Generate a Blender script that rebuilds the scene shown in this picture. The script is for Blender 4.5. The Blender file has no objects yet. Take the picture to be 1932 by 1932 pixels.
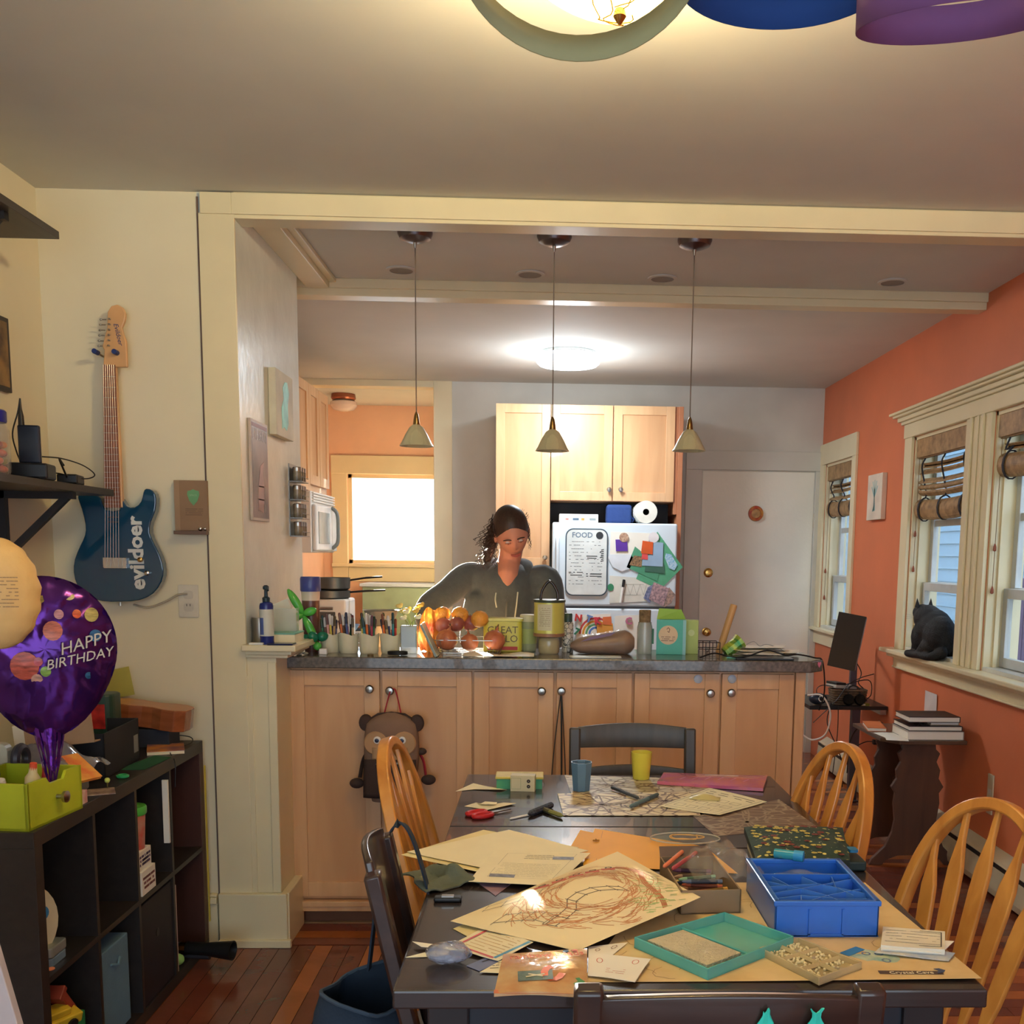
import bpy, bmesh, math, random
from mathutils import Vector, Matrix, Euler
R = math.radians; PI = math.pi; rnd = random.Random(7)
S = bpy.context.scene; COL = S.collection
# ---------------------------------------------------------------- camera
CF, CPX, CPY, CYAW, CPIT, CROL = 1949.84, 1094.62, 1295.29, 3.62683e-2, .127766, -.0133967
def _axes():
    cy, sy, cp, sp = math.cos(CYAW), math.sin(CYAW), math.cos(CPIT), math.sin(CPIT)
    F = Vector((sy*cp, cy*cp, -sp)); r = Vector((cy, -sy, 0)); d = F.cross(r)
    cr, sr = math.cos(CROL), math.sin(CROL)
    return cr*r + sr*d, -sr*r + cr*d, F
AXR, AXD, AXF = _axes(); CAM = Vector((0, 0, 1.45))
cd = bpy.data.cameras.new('camera'); cam = bpy.data.objects.new('camera', cd); COL.objects.link(cam)
cam.matrix_world = Matrix(((AXR.x, -AXD.x, -AXF.x, CAM.x), (AXR.y, -AXD.y, -AXF.y, CAM.y), (AXR.z, -AXD.z, -AXF.z, CAM.z), (0, 0, 0, 1)))
cd.sensor_width = 36; cd.lens = CF/1932*36; cd.shift_x = (966-CPX)/1932; cd.shift_y = (CPY-966)/1932; cd.clip_start = .05
S.camera = cam
# ---------------------------------------------------------------- sky, sun, exposure
S.view_settings.view_transform = 'Standard'; S.view_settings.look = 'None'
S.view_settings.gamma = 1; S.view_settings.use_curve_mapping = False; S.view_settings.exposure = EXPOSURE = 1.15
W = bpy.data.worlds.new('sky'); S.world = W; W.use_nodes = True
bg = W.node_tree.nodes['Background']; bg.inputs[0].default_value = (.72, .86, 1, 1); bg.inputs[1].default_value = 1.7
sd = bpy.data.lights.new('sun', 'SUN'); sd.energy = 75; sd.color = (1, .9, .72); sd.angle = R(.6)
so = bpy.data.objects.new('sun', sd); COL.objects.link(so); so.rotation_euler = Vector((.215, -.965, -.14)).to_track_quat('-Z', 'Y').to_euler()
S.cycles.max_bounces = 7; S.cycles.diffuse_bounces = 4; S.cycles.glossy_bounces = 4; S.cycles.transmission_bounces = 6; S.cycles.transparent_max_bounces = 10
S.cycles.sample_clamp_indirect = 6; S.cycles.caustics_reflective = False; S.cycles.caustics_refractive = False
# ---------------------------------------------------------------- pixel of the photograph -> point on a real plane
def _ray(u, v): return AXR*((u-CPX)/CF) + AXD*((v-CPY)/CF) + AXF
def AX(u, v, x): d = _ray(u, v); return CAM + d*((x-CAM.x)/d.x)
def AY(u, v, y): d = _ray(u, v); return CAM + d*((y-CAM.y)/d.y)
def AZ(u, v, z): d = _ray(u, v); return CAM + d*((z-CAM.z)/d.z)
# ---------------------------------------------------------------- materials
def lin(c): return tuple(((x/255+.055)/1.055)**2.4 if x > 10 else x/255/12.92 for x in c)
_M = {}
def mat(name, rgb=(200, 200, 200), rough=.55, metal=0, var=.06, vscale=8, rgb2=None, bump=0, bscale=60, stretch=None, alpha=1, trans=0, coat=0, emit=0, ior=1.45, kind='noise', vary=None, sheen=0):
    if name in _M: return _M[name]
    m = bpy.data.materials.new(name); m.use_nodes = True; nt = m.node_tree; N = nt.nodes; L = nt.links
    b = N['Principled BSDF']; b.inputs['Roughness'].default_value = rough; b.inputs['Metallic'].default_value = metal
    b.inputs['IOR'].default_value = ior; b.inputs['Alpha'].default_value = alpha; b.inputs['Transmission Weight'].default_value = trans
    b.inputs['Coat Weight'].default_value = coat; b.inputs['Sheen Weight'].default_value = sheen
    tc = N.new('ShaderNodeTexCoord'); mp = N.new('ShaderNodeMapping'); L.new(tc.outputs['Object'], mp.inputs[0])
    if stretch: mp.inputs['Scale'].default_value = stretch
    c1 = lin(rgb); c2 = lin(rgb2) if rgb2 else tuple(x*(1-3*var) for x in c1)
    rp = N.new('ShaderNodeValToRGB'); rp.color_ramp.elements[0].color = (*c1, 1); rp.color_ramp.elements[1].color = (*c2, 1)
    if kind == 'noise':
        t = N.new('ShaderNodeTexNoise'); t.inputs['Scale'].default_value = vscale; t.inputs['Detail'].default_value = 5; out = t.outputs['Fac']
        rp.color_ramp.elements[0].position = .35; rp.color_ramp.elements[1].position = .7
    elif kind == 'wood':
        t = N.new('ShaderNodeTexNoise'); t.inputs['Scale'].default_value = vscale; t.inputs['Detail'].default_value = 6; t.inputs['Distortion'].default_value = .6; out = t.outputs['Fac']
        if not stretch: mp.inputs['Scale'].default_value = (9, 9, .8)
        rp.color_ramp.elements[0].position = .3; rp.color_ramp.elements[1].position = .75
    elif kind == 'cells':
        t = N.new('ShaderNodeTexVoronoi'); t.feature = 'DISTANCE_TO_EDGE'; t.inputs['Scale'].default_value = vscale; out = t.outputs['Distance']
        rp.color_ramp.elements[0].position = .04; rp.color_ramp.elements[1].position = .07
    elif kind == 'spots':
        t = N.new('ShaderNodeTexVoronoi'); t.inputs['Scale'].default_value = vscale; out = t.outputs['Distance']
        rp.color_ramp.elements[0].position = .18; rp.color_ramp.elements[1].position = .24; rp.color_ramp.elements[0].color = (*c2, 1); rp.color_ramp.elements[1].color = (*c1, 1)
    elif kind == 'fine':
        t = N.new('ShaderNodeTexWhiteNoise'); out = t.outputs['Value']
    L.new(mp.outputs[0], t.inputs[0]); L.new(out, rp.inputs[0])
    col = rp.outputs[0]
    if vary:   # each object (plank, book) its own tone
        oi = N.new('ShaderNodeObjectInfo'); r2 = N.new('ShaderNodeValToRGB')
        r2.color_ramp.interpolation = 'CONSTANT'
        while len(r2.color_ramp.elements) < len(vary): r2.color_ramp.elements.new(.5)
        for i, c in enumerate(vary): e = r2.color_ramp.elements[i]; e.position = i/len(vary); e.color = (*lin(c), 1)
        L.new(oi.outputs['Random'], r2.inputs[0]); mx = N.new('ShaderNodeMix'); mx.data_type = 'RGBA'; mx.blend_type = 'MULTIPLY'; mx.inputs[0].default_value = 1
        rp.color_ramp.elements[0].color = (1, 1, 1, 1); rp.color_ramp.elements[1].color = (1-3*var,)*3+(1,)
        L.new(r2.outputs[0], mx.inputs[6]); L.new(col, mx.inputs[7]); col = mx.outputs[2]
    L.new(col, b.inputs['Base Color'])
    if emit: L.new(col, b.inputs['Emission Color']); b.inputs['Emission Strength'].default_value = emit
    if bump:
        n2 = N.new('ShaderNodeTexNoise'); n2.inputs['Scale'].default_value = bscale; n2.inputs['Detail'].default_value = 3; L.new(mp.outputs[0], n2.inputs[0])
        bp = N.new('ShaderNodeBump'); bp.inputs['Strength'].default_value = bump; bp.inputs['Distance'].default_value = .01
        L.new(n2.outputs[0], bp.inputs['Height']); L.new(bp.outputs[0], b.inputs['Normal'])
    _M[name] = m; return m
def C(rgb, rough=.5, **k):   # a plain coloured material looked up by its colour
    return mat('paint_%d_%d_%d_%d' % (*rgb, int(rough*100)) + ('_'+'_'.join(sorted(k)) if k else ''), rgb, rough, **k)
# ---------------------------------------------------------------- mesh builder
def TR(loc=(0, 0, 0), rot=(0, 0, 0), sc=(1, 1, 1)):
    return Matrix.LocRotScale(Vector(loc), Euler(rot), Vector(sc))
class MB:
    def __init__(s): s.v = []; s.f = []
    def add(s, vs, fs, M=None):
        o = len(s.v); s.v += [tuple(M @ Vector(p)) if M else tuple(p) for p in vs]; s.f += [tuple(o+i for i in q) for q in fs]; return s
    def box(s, a, b, M=None):   # from corner a to corner b
        (x0, y0, z0), (x1, y1, z1) = a, b
        x0, x1 = sorted((x0, x1)); y0, y1 = sorted((y0, y1)); z0, z1 = sorted((z0, z1))
        return s.add([(x0, y0, z0), (x1, y0, z0), (x1, y1, z0), (x0, y1, z0), (x0, y0, z1), (x1, y0, z1), (x1, y1, z1), (x0, y1, z1)],
                     [(0, 3, 2, 1), (4, 5, 6, 7), (0, 1, 5, 4), (1, 2, 6, 5), (2, 3, 7, 6), (3, 0, 4, 7)], M)
    def cb(s, c, d, M=None): return s.box([c[i]-d[i]/2 for i in range(3)], [c[i]+d[i]/2 for i in range(3)], M)
    def prism(s, pts, h, M=None, h0=0):   # polygon in xy, extruded h0..h in z
        n = len(pts); vs = [(p[0], p[1], h0) for p in pts] + [(p[0], p[1], h) for p in pts]
        return s.add(vs, [tuple(range(n-1, -1, -1)), tuple(range(n, 2*n))] + [(i, (i+1) % n, n+(i+1) % n, n+i) for i in range(n)], M)
    def lathe(s, prof, n=20, M=None, caps=True):
        vs = [(r*math.cos(2*PI*j/n), r*math.sin(2*PI*j/n), z) for r, z in prof for j in range(n)]; k = len(prof)
        fs = [(i*n+j, i*n+(j+1) % n, (i+1)*n+(j+1) % n, (i+1)*n+j) for i in range(k-1) for j in range(n)]
        if caps: fs += [tuple(range(n-1, -1, -1)), tuple(range((k-1)*n, k*n))]
        return s.add(vs, fs, M)
    def cyl(s, a, b, r, r2=None, n=12): return s.tube([a, b], [r, r if r2 is None else r2], n)
    def ball(s, c, r, n=12, M=None):
        r = r if hasattr(r, '__len__') else (r, r, r); m = max(4, n//2+1)
        pr = [(math.sin(PI*i/m), -math.cos(PI*i/m)) for i in range(m+1)]; pr[0] = (.02, -1); pr[-1] = (.02, 1)
        T = TR(c, (0, 0, 0), r); return s.lathe(pr, n, M @ T if M else T)
    def tube(s, pts, r, n=8, closed=False, flat=1, up=None, caps=True):
        P = [Vector(p) for p in pts]; k = len(P); rr = r if hasattr(r, '__len__') else [r]*k; vs = []; N0 = None
        for i in range(k):
            a = P[(i-1) % k] if closed or i > 0 else P[i]; b = P[(i+1) % k] if closed or i < k-1 else P[i]; t = (b-a)
            if t.length < 1e-9: t = Vector((0, 0, 1))
            t.normalize()
            if N0 is None: u = Vector(up) if up else (Vector((0, 0, 1)) if abs(t.z) < .9 else Vector((1, 0, 0)))
            else: u = N0
            nn = (u - t*u.dot(t)); nn = nn.normalized() if nn.length > 1e-6 else t.orthogonal().normalized(); N0 = nn; bb = t.cross(nn)
            vs += [P[i] + (nn*math.cos(2*PI*j/n)*flat + bb*math.sin(2*PI*j/n))*rr[i] for j in range(n)]
        m = k if closed else k-1
        fs = [(i*n+j, i*n+(j+1) % n, ((i+1) % k)*n+(j+1) % n, ((i+1) % k)*n+j) for i in range(m) for j in range(n)]
        if not closed and caps: fs += [tuple(range(n-1, -1, -1)), tuple(range((k-1)*n, k*n))]
        return s.add(vs, fs)
    def sweep(s, pts, prof, up=(0, 0, 1), closed=False):   # profile (a along side, b along up) swept along pts
        P = [Vector(p) for p in pts]; k = len(P); n = len(prof); vs = []
        for i in range(k):
            a = P[(i-1) % k] if closed or i > 0 else P[i]; b = P[(i+1) % k] if closed or i < k-1 else P[i]
            t = (b-a).normalized(); U = Vector(up); U = (U-t*U.dot(t)).normalized(); sd_ = t.cross(U)
            vs += [P[i]+sd_*p[0]+U*p[1] for p in prof]
        m = k if closed else k-1
        fs = [(i*n+j, i*n+(j+1) % n, ((i+1) % k)*n+(j+1) % n, ((i+1) % k)*n+j) for i in range(m) for j in range(n)]
        if not closed: fs += [tuple(range(n-1, -1, -1)), tuple(range((k-1)*n, k*n))]
        return s.add(vs, fs)
    def sheet(s, fn, nx=1, ny=1, th=0.0):   # fn(u,v)->point; th thickness downwards
        vs = [tuple(fn(i/nx, j/ny)) for j in range(ny+1) for i in range(nx+1)]; w = nx+1
        fs = [(j*w+i, j*w+i+1, (j+1)*w+i+1, (j+1)*w+i) for j in range(ny) for i in range(nx)]
        if th:
            o = len(vs); vs += [(x, y, z-th) for x, y, z in vs]; fs += [tuple(o+i for i in reversed(q)) for q in list(fs)]
            rim = [i for i in range(w)] + [j*w+nx for j in range(1, ny+1)] + [ny*w+i for i in range(nx-1, -1, -1)] + [j*w for j in range(ny-1, 0, -1)]
            fs += [(rim[i], o+rim[i], o+rim[(i+1) % len(rim)], rim[(i+1) % len(rim)]) for i in range(len(rim))]
        return s.add(vs, fs)
    def ink(s, fn, lines, w=.0012, off=.0004):   # ribbons drawn on the surface fn(u,v)
        for ln in lines:
            P = [Vector(fn(*p[:2])) for p in ln]
            for a, b in zip(P[:-1], P[1:]):
                t = b-a
                if t.length < 1e-7: continue
                du = Vector(fn(ln[0][0]+.01, ln[0][1]))-Vector(fn(*ln[0][:2])); dv = Vector(fn(ln[0][0], ln[0][1]+.01))-Vector(fn(*ln[0][:2]))
                nrm = du.cross(dv).normalized(); sdv = nrm.cross(t).normalized()*w/2; o = nrm*off; t = t.normalized()*w*.3
                s.add([a-t-sdv+o, b+t-sdv+o, b+t+sdv+o, a-t+sdv+o], [(0, 1, 2, 3)])
        return s
    def build(s, name, m, parent=None, smooth=False, bev=0, sub=0, solid=0, label=None, kind=None, seg=2):
        me = bpy.data.meshes.new(name); me.from_pydata([tuple(p) for p in s.v], [], s.f); me.validate(); me.update()
        o = bpy.data.objects.new(name, me); COL.objects.link(o); me.materials.append(m)
        if smooth is not False:
            for p in me.polygons: p.use_smooth = True
            if smooth is True: me.set_sharp_from_angle(angle=R(42))
            else: me.set_sharp_from_angle(angle=R(smooth))
        if parent is not None: o.parent = parent
        if sub: q = o.modifiers.new('sub', 'SUBSURF'); q.levels = q.render_levels = sub
        if solid: q = o.modifiers.new('solid', 'SOLIDIFY'); q.thickness = solid
        if bev: q = o.modifiers.new('bevel', 'BEVEL'); q.width = bev; q.segments = seg; q.limit_method = 'ANGLE'; q.angle_limit = R(40)
        if label: o['label'] = label
        if kind: o['kind'] = kind
        return o
def thing(name, label, cat, loc=(0, 0, 0), rz=0, group=None):
    o = bpy.data.objects.new(name, None); o.empty_display_size = .05; COL.objects.link(o); o.location = loc; o.rotation_euler = (0, 0, rz) if not hasattr(rz, '__len__') else rz
    o['label'] = label; o['category'] = cat
    if group: o['group'] = group
    return o
def solo(o, label, cat, group=None, loc=None, rot=None):
    o['label'] = label; o['category'] = cat
    if group: o['group'] = group
    if loc is not None: o.location = loc
    if rot is not None: o.rotation_euler = rot
    return o
def dup(r, loc=None, rz=None, label=None, group=None):
    def cp(o, par):
        c = o.copy(); COL.objects.link(c); c.parent = par
        for ch in list(o.children): cp(ch, c)
        return c
    c = cp(r, None)
    if loc is not None: c.location = loc
    if rz is not None: c.rotation_euler = (0, 0, rz) if not hasattr(rz, '__len__') else rz
    if label: c['label'] = label
    if group: c['group'] = group
    return c
def struct(o): o['kind'] = 'structure'; return o
_fc = {}
def text(name, s, size, m, parent=None, M=Matrix(), ext=.0004, align='CENTER', shear=0, fat=0):
    cu = bpy.data.curves.new(name, 'FONT'); cu.body = s; cu.size = size; cu.extrude = ext; cu.align_x = align; cu.align_y = 'CENTER'; cu.shear = shear; cu.offset = fat; cu.resolution_u = 2
    t = bpy.data.objects.new(name, cu); COL.objects.link(t); dg = bpy.context.evaluated_depsgraph_get()
    me = bpy.data.meshes.new_from_object(t.evaluated_get(dg)); bpy.data.objects.remove(t); me.transform(M); me.materials.clear(); me.materials.append(m)
    o = bpy.data.objects.new(name, me); COL.objects.link(o)
    if parent is not None: o.parent = parent
    return o
def scrib(n, u0, u1, v0, v1, rows, dens=.75, seed=1):   # rows of short dashes, like printed or written lines
    q = random.Random(seed); out = []
    for r in range(rows):
        v = v0+(v1-v0)*(r+.5)/rows; u = u0
        while u < u1-.01:
            w = min(q.uniform(.02, .07), u1-u)
            if q.random() < dens: out.append([(u, v), (u+w, v)])
            u += w+.012
    return out
def M3(o, ex, ey, ez):   # frame from origin and axes
    return Matrix(((ex[0], ey[0], ez[0], o[0]), (ex[1], ey[1], ez[1], o[1]), (ex[2], ey[2], ez[2], o[2]), (0, 0, 0, 1)))
def FY(x, y, z): return M3((x, y, z), (1, 0, 0), (0, 0, 1), (0, -1, 0))      # drawn on a face that looks at the camera side (-Y)
def FXn(x, y, z): return M3((x, y, z), (0, -1, 0), (0, 0, 1), (-1, 0, 0))    # on the right wall, looking to -X
def FXp(x, y, z): return M3((x, y, z), (0, 1, 0), (0, 0, 1), (1, 0, 0))      # on the left walls, looking to +X
def rrect(w, h, r, n=4, cx=0, cy=0):
    out = []
    for sx, sy, a0 in ((1, -1, -90), (1, 1, 0), (-1, 1, 90), (-1, -1, 180)):
        for i in range(n+1): a = R(a0+90*i/n); out.append((cx+sx*(w/2-r)+r*math.cos(a), cy+sy*(h/2-r)+r*math.sin(a)))
    return out
def bez(*p, n=12):   # smooth curve through points (catmull-rom)
    P = [Vector(q) for q in p]; P = [P[0]*2-P[1]]+P+[P[-1]*2-P[-2]]; out = []
    for i in range(1, len(P)-2):
        for k in range(n):
            t = k/n; a, b, c, d = P[i-1:i+3]
            out.append(.5*((2*b)+(c-a)*t+(2*a-5*b+4*c-d)*t*t+(3*b-a-3*c+d)*t**3))
    return out+[P[-2]]
# ---------------------------------------------------------------- common materials
CREAM = mat('cream_wall_paint', (230, 220, 190), .6, var=.02, vscale=3, bump=.05, bscale=40)
TRIM = mat('cream_trim_paint', (228, 216, 180), .33, var=.02, vscale=5)
WHITEW = mat('pale_kitchen_wall', (208, 206, 196), .45, var=.03, vscale=4, bump=.04, bscale=30)
GLOSSW = mat('glossy_pale_partition_paint', (222, 226, 216), .22, var=.04, vscale=6, bump=.12, bscale=18)
CEIL = mat('ceiling_paint', (214, 214, 208), .8, var=.02, vscale=3)
ORANGE = mat('orange_wall_paint', (216, 122, 82), .55, var=.03, vscale=3, bump=.05, bscale=40)
PEACH = mat('peach_nook_paint', (238, 194, 164), .6, var=.03, vscale=3)
PLANK = mat('floor_plank_wood', rough=.22, var=.12, vscale=5, kind='wood', stretch=(1, 1, 1), bump=.03, bscale=20, coat=.3,
            vary=[(122, 62, 46), (176, 100, 54), (132, 70, 50), (112, 56, 44), (186, 110, 58), (126, 68, 52), (116, 60, 46), (140, 76, 50)])
MAPLE = mat('maple_wood', (222, 178, 132), .38, var=.06, vscale=2.2, rgb2=(202, 154, 110), kind='wood', stretch=(6, 6, .7), coat=.15)
MAPLE2 = mat('maple_wood_panel', (216, 170, 124), .38, rgb2=(196, 146, 102), vscale=2, kind='wood', stretch=(5, 5, .6), coat=.15)
OAK = mat('honey_oak', (214, 150, 72), .3, rgb2=(178, 112, 48), vscale=4, kind='wood', stretch=(5, 5, 1.2), coat=.3)
DARKW = mat('dark_brown_wood', (62, 44, 38), .28, rgb2=(40, 28, 26), vscale=3, kind='wood', stretch=(1, 8, 8), coat=.4)
BLKW = mat('black_brown_laminate', (44, 38, 36), .42, rgb2=(32, 28, 28), vscale=4, kind='wood', stretch=(8, .8, 8))
STEEL = mat('brushed_nickel', (176, 172, 164), .3, 1, var=.03)
BRASS = mat('brass', (200, 160, 90), .25, 1, var=.03)
BLACK = mat('black_plastic', (24, 24, 26), .4, var=.03)
WHITE = mat('white_plastic', (232, 230, 224), .4, var=.01)
PAPER = mat('paper', (232, 222, 188), .7, var=.02, vscale=12)
WPAPER = mat('white_paper', (236, 232, 220), .65, var=.01)
INKM = mat('dark_ink', (52, 46, 44), .7, var=.01)
def glass_mat(name, rgb, alpha=.25, rough=.05): return mat(name, rgb, rough, alpha=alpha, var=.01, coat=.5)
GLASS = glass_mat('window_glass', (225, 238, 245), .06, .02)
# ================================================================ the room
XL, XR, YA, XP, YB, ZC, Y0 = -1.72, 2.0, 3.72, -1.06, 7.54, 2.645, -1.6
YN = 8.83
def sbox(name, m, *boxes, bev=0, parent=None):
    b = MB()
    for p in boxes: b.box(p[:3], p[3:])
    return struct(b.build(name, m, parent, bev=bev))
# floor, with its boards
floor = struct(MB().box((XL-.3, Y0-.1, -.12), (XR+.2, YN+.2, -.022)).build('floor', mat('subfloor_dark', (70, 36, 26), .5)))
FBX = .25
def plank(x0, y0, x1, y1, z=0):
    mb = MB().box((x0+.001, y0+.0012, -.0215), (x1-.001, y1-.0012, z)); mb.build('plank', PLANK, floor)
q = random.Random(11); x = XL
w = .0635
while x < FBX-.01:
    y = Y0
    yend = 3.70 if x > -1.25 else 3.71
    cuts = [Y0, q.uniform(-.9, .6), q.uniform(1.6, 3.0), yend] if q.random() < .55 else [Y0, q.uniform(-.2, 2.6), yend]
    for a, b_ in zip(cuts[:-1], cuts[1:]): plank(x, a, min(x+w, FBX), b_)
    x += w
plank(XL, 3.71, FBX, 3.78); plank(-1.0, 3.78, FBX, 3.85); plank(-1.0, 3.85, FBX, 3.93)
y = Y0
while y < YB-.01:
    y1 = min(y+w, YB); c = q.uniform(.5, 1.9)
    if y > .9 and q.random() < .55: plank(FBX, y, c, y1); plank(c, y, XR, y1)
    else: plank(FBX, y, XR, y1)
    y += w
y = 4.35
kt = MB().box((-1.99, 3.94, -.0215), (FBX, YN+.14, .0)); kt.build('kitchen_floor', mat('kitchen_linoleum', (150, 120, 90), .4), floor)
MB().box((FBX, YB, -.0215), (XR+.1, YN+.14, .0)).build('kitchen_floor', mat('kitchen_linoleum'), floor)
# ceilings
sbox('ceiling', CEIL, (XL-.2, Y0-.2, ZC, XR+.2, YN+.3, ZC+.15))
# beam and header
sbox('trim_1', TRIM, (XP-.0, YA-.012, 2.560, XR, YA+.085, ZC), (XP-.005, YA-.02, 2.572, XR, YA-.012, ZC-.004), (XP-.11, YA-.02, 2.572, XP-.005, YA-.012, ZC-.004), bev=.002)
sbox('trim_2', TRIM, (XL, 4.81, 2.573, XR, 4.90, ZC), (XL, 4.795, 2.605, XR, 4.81, ZC), bev=.002)
sbox('trim_3', TRIM, (XP, YA+.085, 2.60, XP+.10, 4.795, ZC), (XP+.10, YA+.085, 2.625, XP+.13, 4.795, ZC), bev=.003)
# left walls
sbox('wall_left', CREAM, (XL-.15, Y0, 0, XL, YA, ZC))
sbox('wall_alcove', CREAM, (XL-.15, YA, 0, -1.185, YA+.12, ZC))
sbox('wall_partition', GLOSSW, (-1.185, YA, 0, XP, 4.61, ZC))
sbox('trim_4', TRIM, (-1.178, YA-.014, .10, XP+.002, YA, 2.575), bev=.002)          # casing board beside the opening
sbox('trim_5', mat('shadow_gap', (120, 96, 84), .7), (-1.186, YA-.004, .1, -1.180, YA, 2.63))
# low pedestal under the end of the partition, with its cap
sbox('wall_pedestal', TRIM, (XP+.001, YA-.006, 0, -.955, 3.98, 1.085), (XP+.001, YA-.012, 0, XP+.02, YA-.006, 1.0), (-.985, YA-.012, .2, -.955, YA-.006, 1.05), bev=.002)
sbox('trim_6', TRIM, (XP-.005, YA-.05, 1.092, -.875, 4.0, 1.115), (XP, YA-.03, 1.078, -.895, 3.98, 1.092), (XP, YA-.02, 1.066, -.91, 3.96, 1.078), bev=.004)
sbox('baseboard_partition', TRIM, (-1.178, YA-.035, 0, -.93, YA-.012, .20), (-1.178, YA-.05, 0, -.915, YA-.03, .03), (-.955, YA-.02, 0, -.925, 3.93, .2), bev=.004)
sbox('baseboard_alcove', TRIM, (XL, YA-.02, 0, -1.186, YA, .16), (XL, YA-.03, .16, -1.186, YA, .185), (XL, YA-.026, .185, -1.186, YA, .195), bev=.004)
sbox('baseboard_left', TRIM, (XL, Y0, 0, XL+.02, YA-.03, .18), bev=.004)
# kitchen shell
sbox('wall_kitchen_left', PEACH, (XL-.15, 4.59, 0, XL, YB, ZC), (XL, 4.59-.12, 0, -1.185, 4.59, ZC))
sbox('wall_kitchen_back', WHITEW, (-.66, YB, 0, 1.136, YB+.12, ZC), (1.136, YB, 2.054, 1.95, YB+.12, ZC), (1.95, YB, 0, XR, YB+.12, ZC))
sbox('trim_7', TRIM, (-.79, YB-.02, 0, -.66, YB+.12, ZC), bev=.003)
sbox('trim_8', TRIM, (-1.85, YB-.02, 2.60, -.79, YB+.12, ZC), bev=.003)
# nook behind the kitchen, with the bright window
sbox('wall_nook_left', PEACH, (-1.98, YB, 0, -1.85, YN, ZC))
sbox('wall_nook_right', PEACH, (-.66, YB+.12, 0, -.54, YN, ZC))
nx0, nx1, nz0, nz1 = -1.645, -.90, 1.345, 2.085
sbox('wall_nook_back', PEACH, (-1.98, YN, 0, nx0, YN+.14, ZC), (nx1, YN, 0, -.54, YN+.14, ZC), (nx0, YN, 0, nx1, YN+.14, nz0), (nx0, YN, nz1, nx1, YN+.14, ZC))
sbox('wall_nook_end', PEACH, (-1.98, 7.45, 0, XL-.15, YB, ZC))
win4 = sbox('window_4', TRIM, (nx0-.13, YN-.03, nz0-.12, nx0, YN, nz1+.14), (nx1, YN-.03, nz0-.12, nx1+.13, YN, nz1+.14), (nx0-.13, YN-.035, nz1, nx1+.13, YN, nz1+.15), (nx0-.13, YN-.06, nz0-.03, nx1+.13, YN, nz0), (nx0, YN-.02, nz0-.15, nx1, YN, nz0-.03), bev=.004)
for nm, bx in (('sash', (nx0, YN+.03, nz0, nx1, YN+.06, nz0+.03)), ('sash', (nx0, YN+.03, nz1-.03, nx1, YN+.06, nz1)), ('sash', (nx0, YN+.03, nz0, nx0+.03, YN+.06, nz1)), ('sash', (nx1-.03, YN+.03, nz0, nx1, YN+.06, nz1))):
    MB().box(bx[:3], bx[3:]).build(nm, TRIM, win4)
MB().box((nx0+.03, YN+.043, nz0+.03), (nx1-.03, YN+.047, nz1-.03)).build('glass_pane', GLASS, win4)
# wall behind the camera, unseen, its opening enlarged to bring in more fill daylight
sbox('wall_rear', CREAM, (XL-.15, Y0-.14, 0, -1.6, Y0, ZC), (1.85, Y0-.14, 0, XR+.15, Y0, ZC), (-1.6, Y0-.14, 0, 1.85, Y0, .3), (-1.6, Y0-.14, 2.5, 1.85, Y0, ZC))
# right wall with three window openings
ZB, ZT = .945, 2.10
wins = [(6.75, 7.42), (4.915, 5.65), (3.90, 4.635)]
cells = []; last = Y0
for a, b_ in sorted(wins): cells.append((last, a)); last = b_
cells.append((last, YN+.14))
bxs = [(XR, a, 0, XR+.16, b_, ZC) for a, b_ in cells]+[(XR, a, 0, XR+.16, b_, ZB) for a, b_ in wins]+[(XR, a, ZT, XR+.16, b_, ZC) for a, b_ in wins]
sbox('wall_right', ORANGE, *bxs)
BAM = mat('bamboo_slat', (176, 142, 98), .5, var=.1, vscale=30, rgb2=(128, 98, 64))
BTAPE = mat('dark_blind_tape', (40, 40, 50), .7)
def blind(a, b_, drop, label, slats):
    bl = thing('bamboo_blind', label, 'blind', (XR+.03, (a+b_)/2, ZT), 0, None); h = (b_-a)/2-.012
    MB().box((-.022, -h, -.115), (.0, h, -.003)).box((-.012, -h, -.12), (.012, h, -.004)).build('valance', BAM, bl, bev=.003)
    for k in range(slats):
        zz = -.14-k*.038; sg = .006*math.sin(k*2.1)
        MB().sheet(lambda u, v: (.008+.012*math.sin(PI*v+k), -h+2*h*u, zz-.026*v+sg-.01*math.sin(PI*u)), 6, 3, .003).build('slat', BAM, bl, smooth=30)
    z1 = -.14-slats*.038
    for k in range(8):   # the gathered stack at the bottom
        aa = 2*PI*k/8
        MB().sheet(lambda u, v: (.012+.034*math.cos(aa+v*.9), -h+2*h*u, z1-.055+.052*math.sin(aa+v*.9)-.012*math.sin(PI*u)), 6, 2, .002).build('gathered_slat', BAM, bl, smooth=30)
    for yy in (-h*.78, 0, h*.78):
        MB().tube([(.012+.04*math.cos(t), yy, z1-.06+.062*math.sin(t)) for t in [2*PI*i/14 for i in range(14)]], .011, 5, closed=True, flat=.3).build('tape', BTAPE, bl)
        MB().tube(bez((.0, yy, -.12), (-.012, yy+.012, -.17), (.01, yy-.012, z1+.02), (-.01, yy, z1-.01), n=4), .0045, 5).build('cord', BTAPE, bl)
    dy = h*.93
    MB().tube([(-.012, dy, -.1), (-.014, dy+.004, -drop)], .0018, 4).build('pull_cord', C((150, 120, 84)), bl)
    for dd in (drop, drop-.19): MB().lathe([(.003, 0), (.008, .004), (.007, .02), (.003, .034)], 8, TR((-.014, dy+.004, -dd-.005))).build('cord_bell', mat('bell_wood', (150, 74, 44), .4), bl)
    return bl
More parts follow.
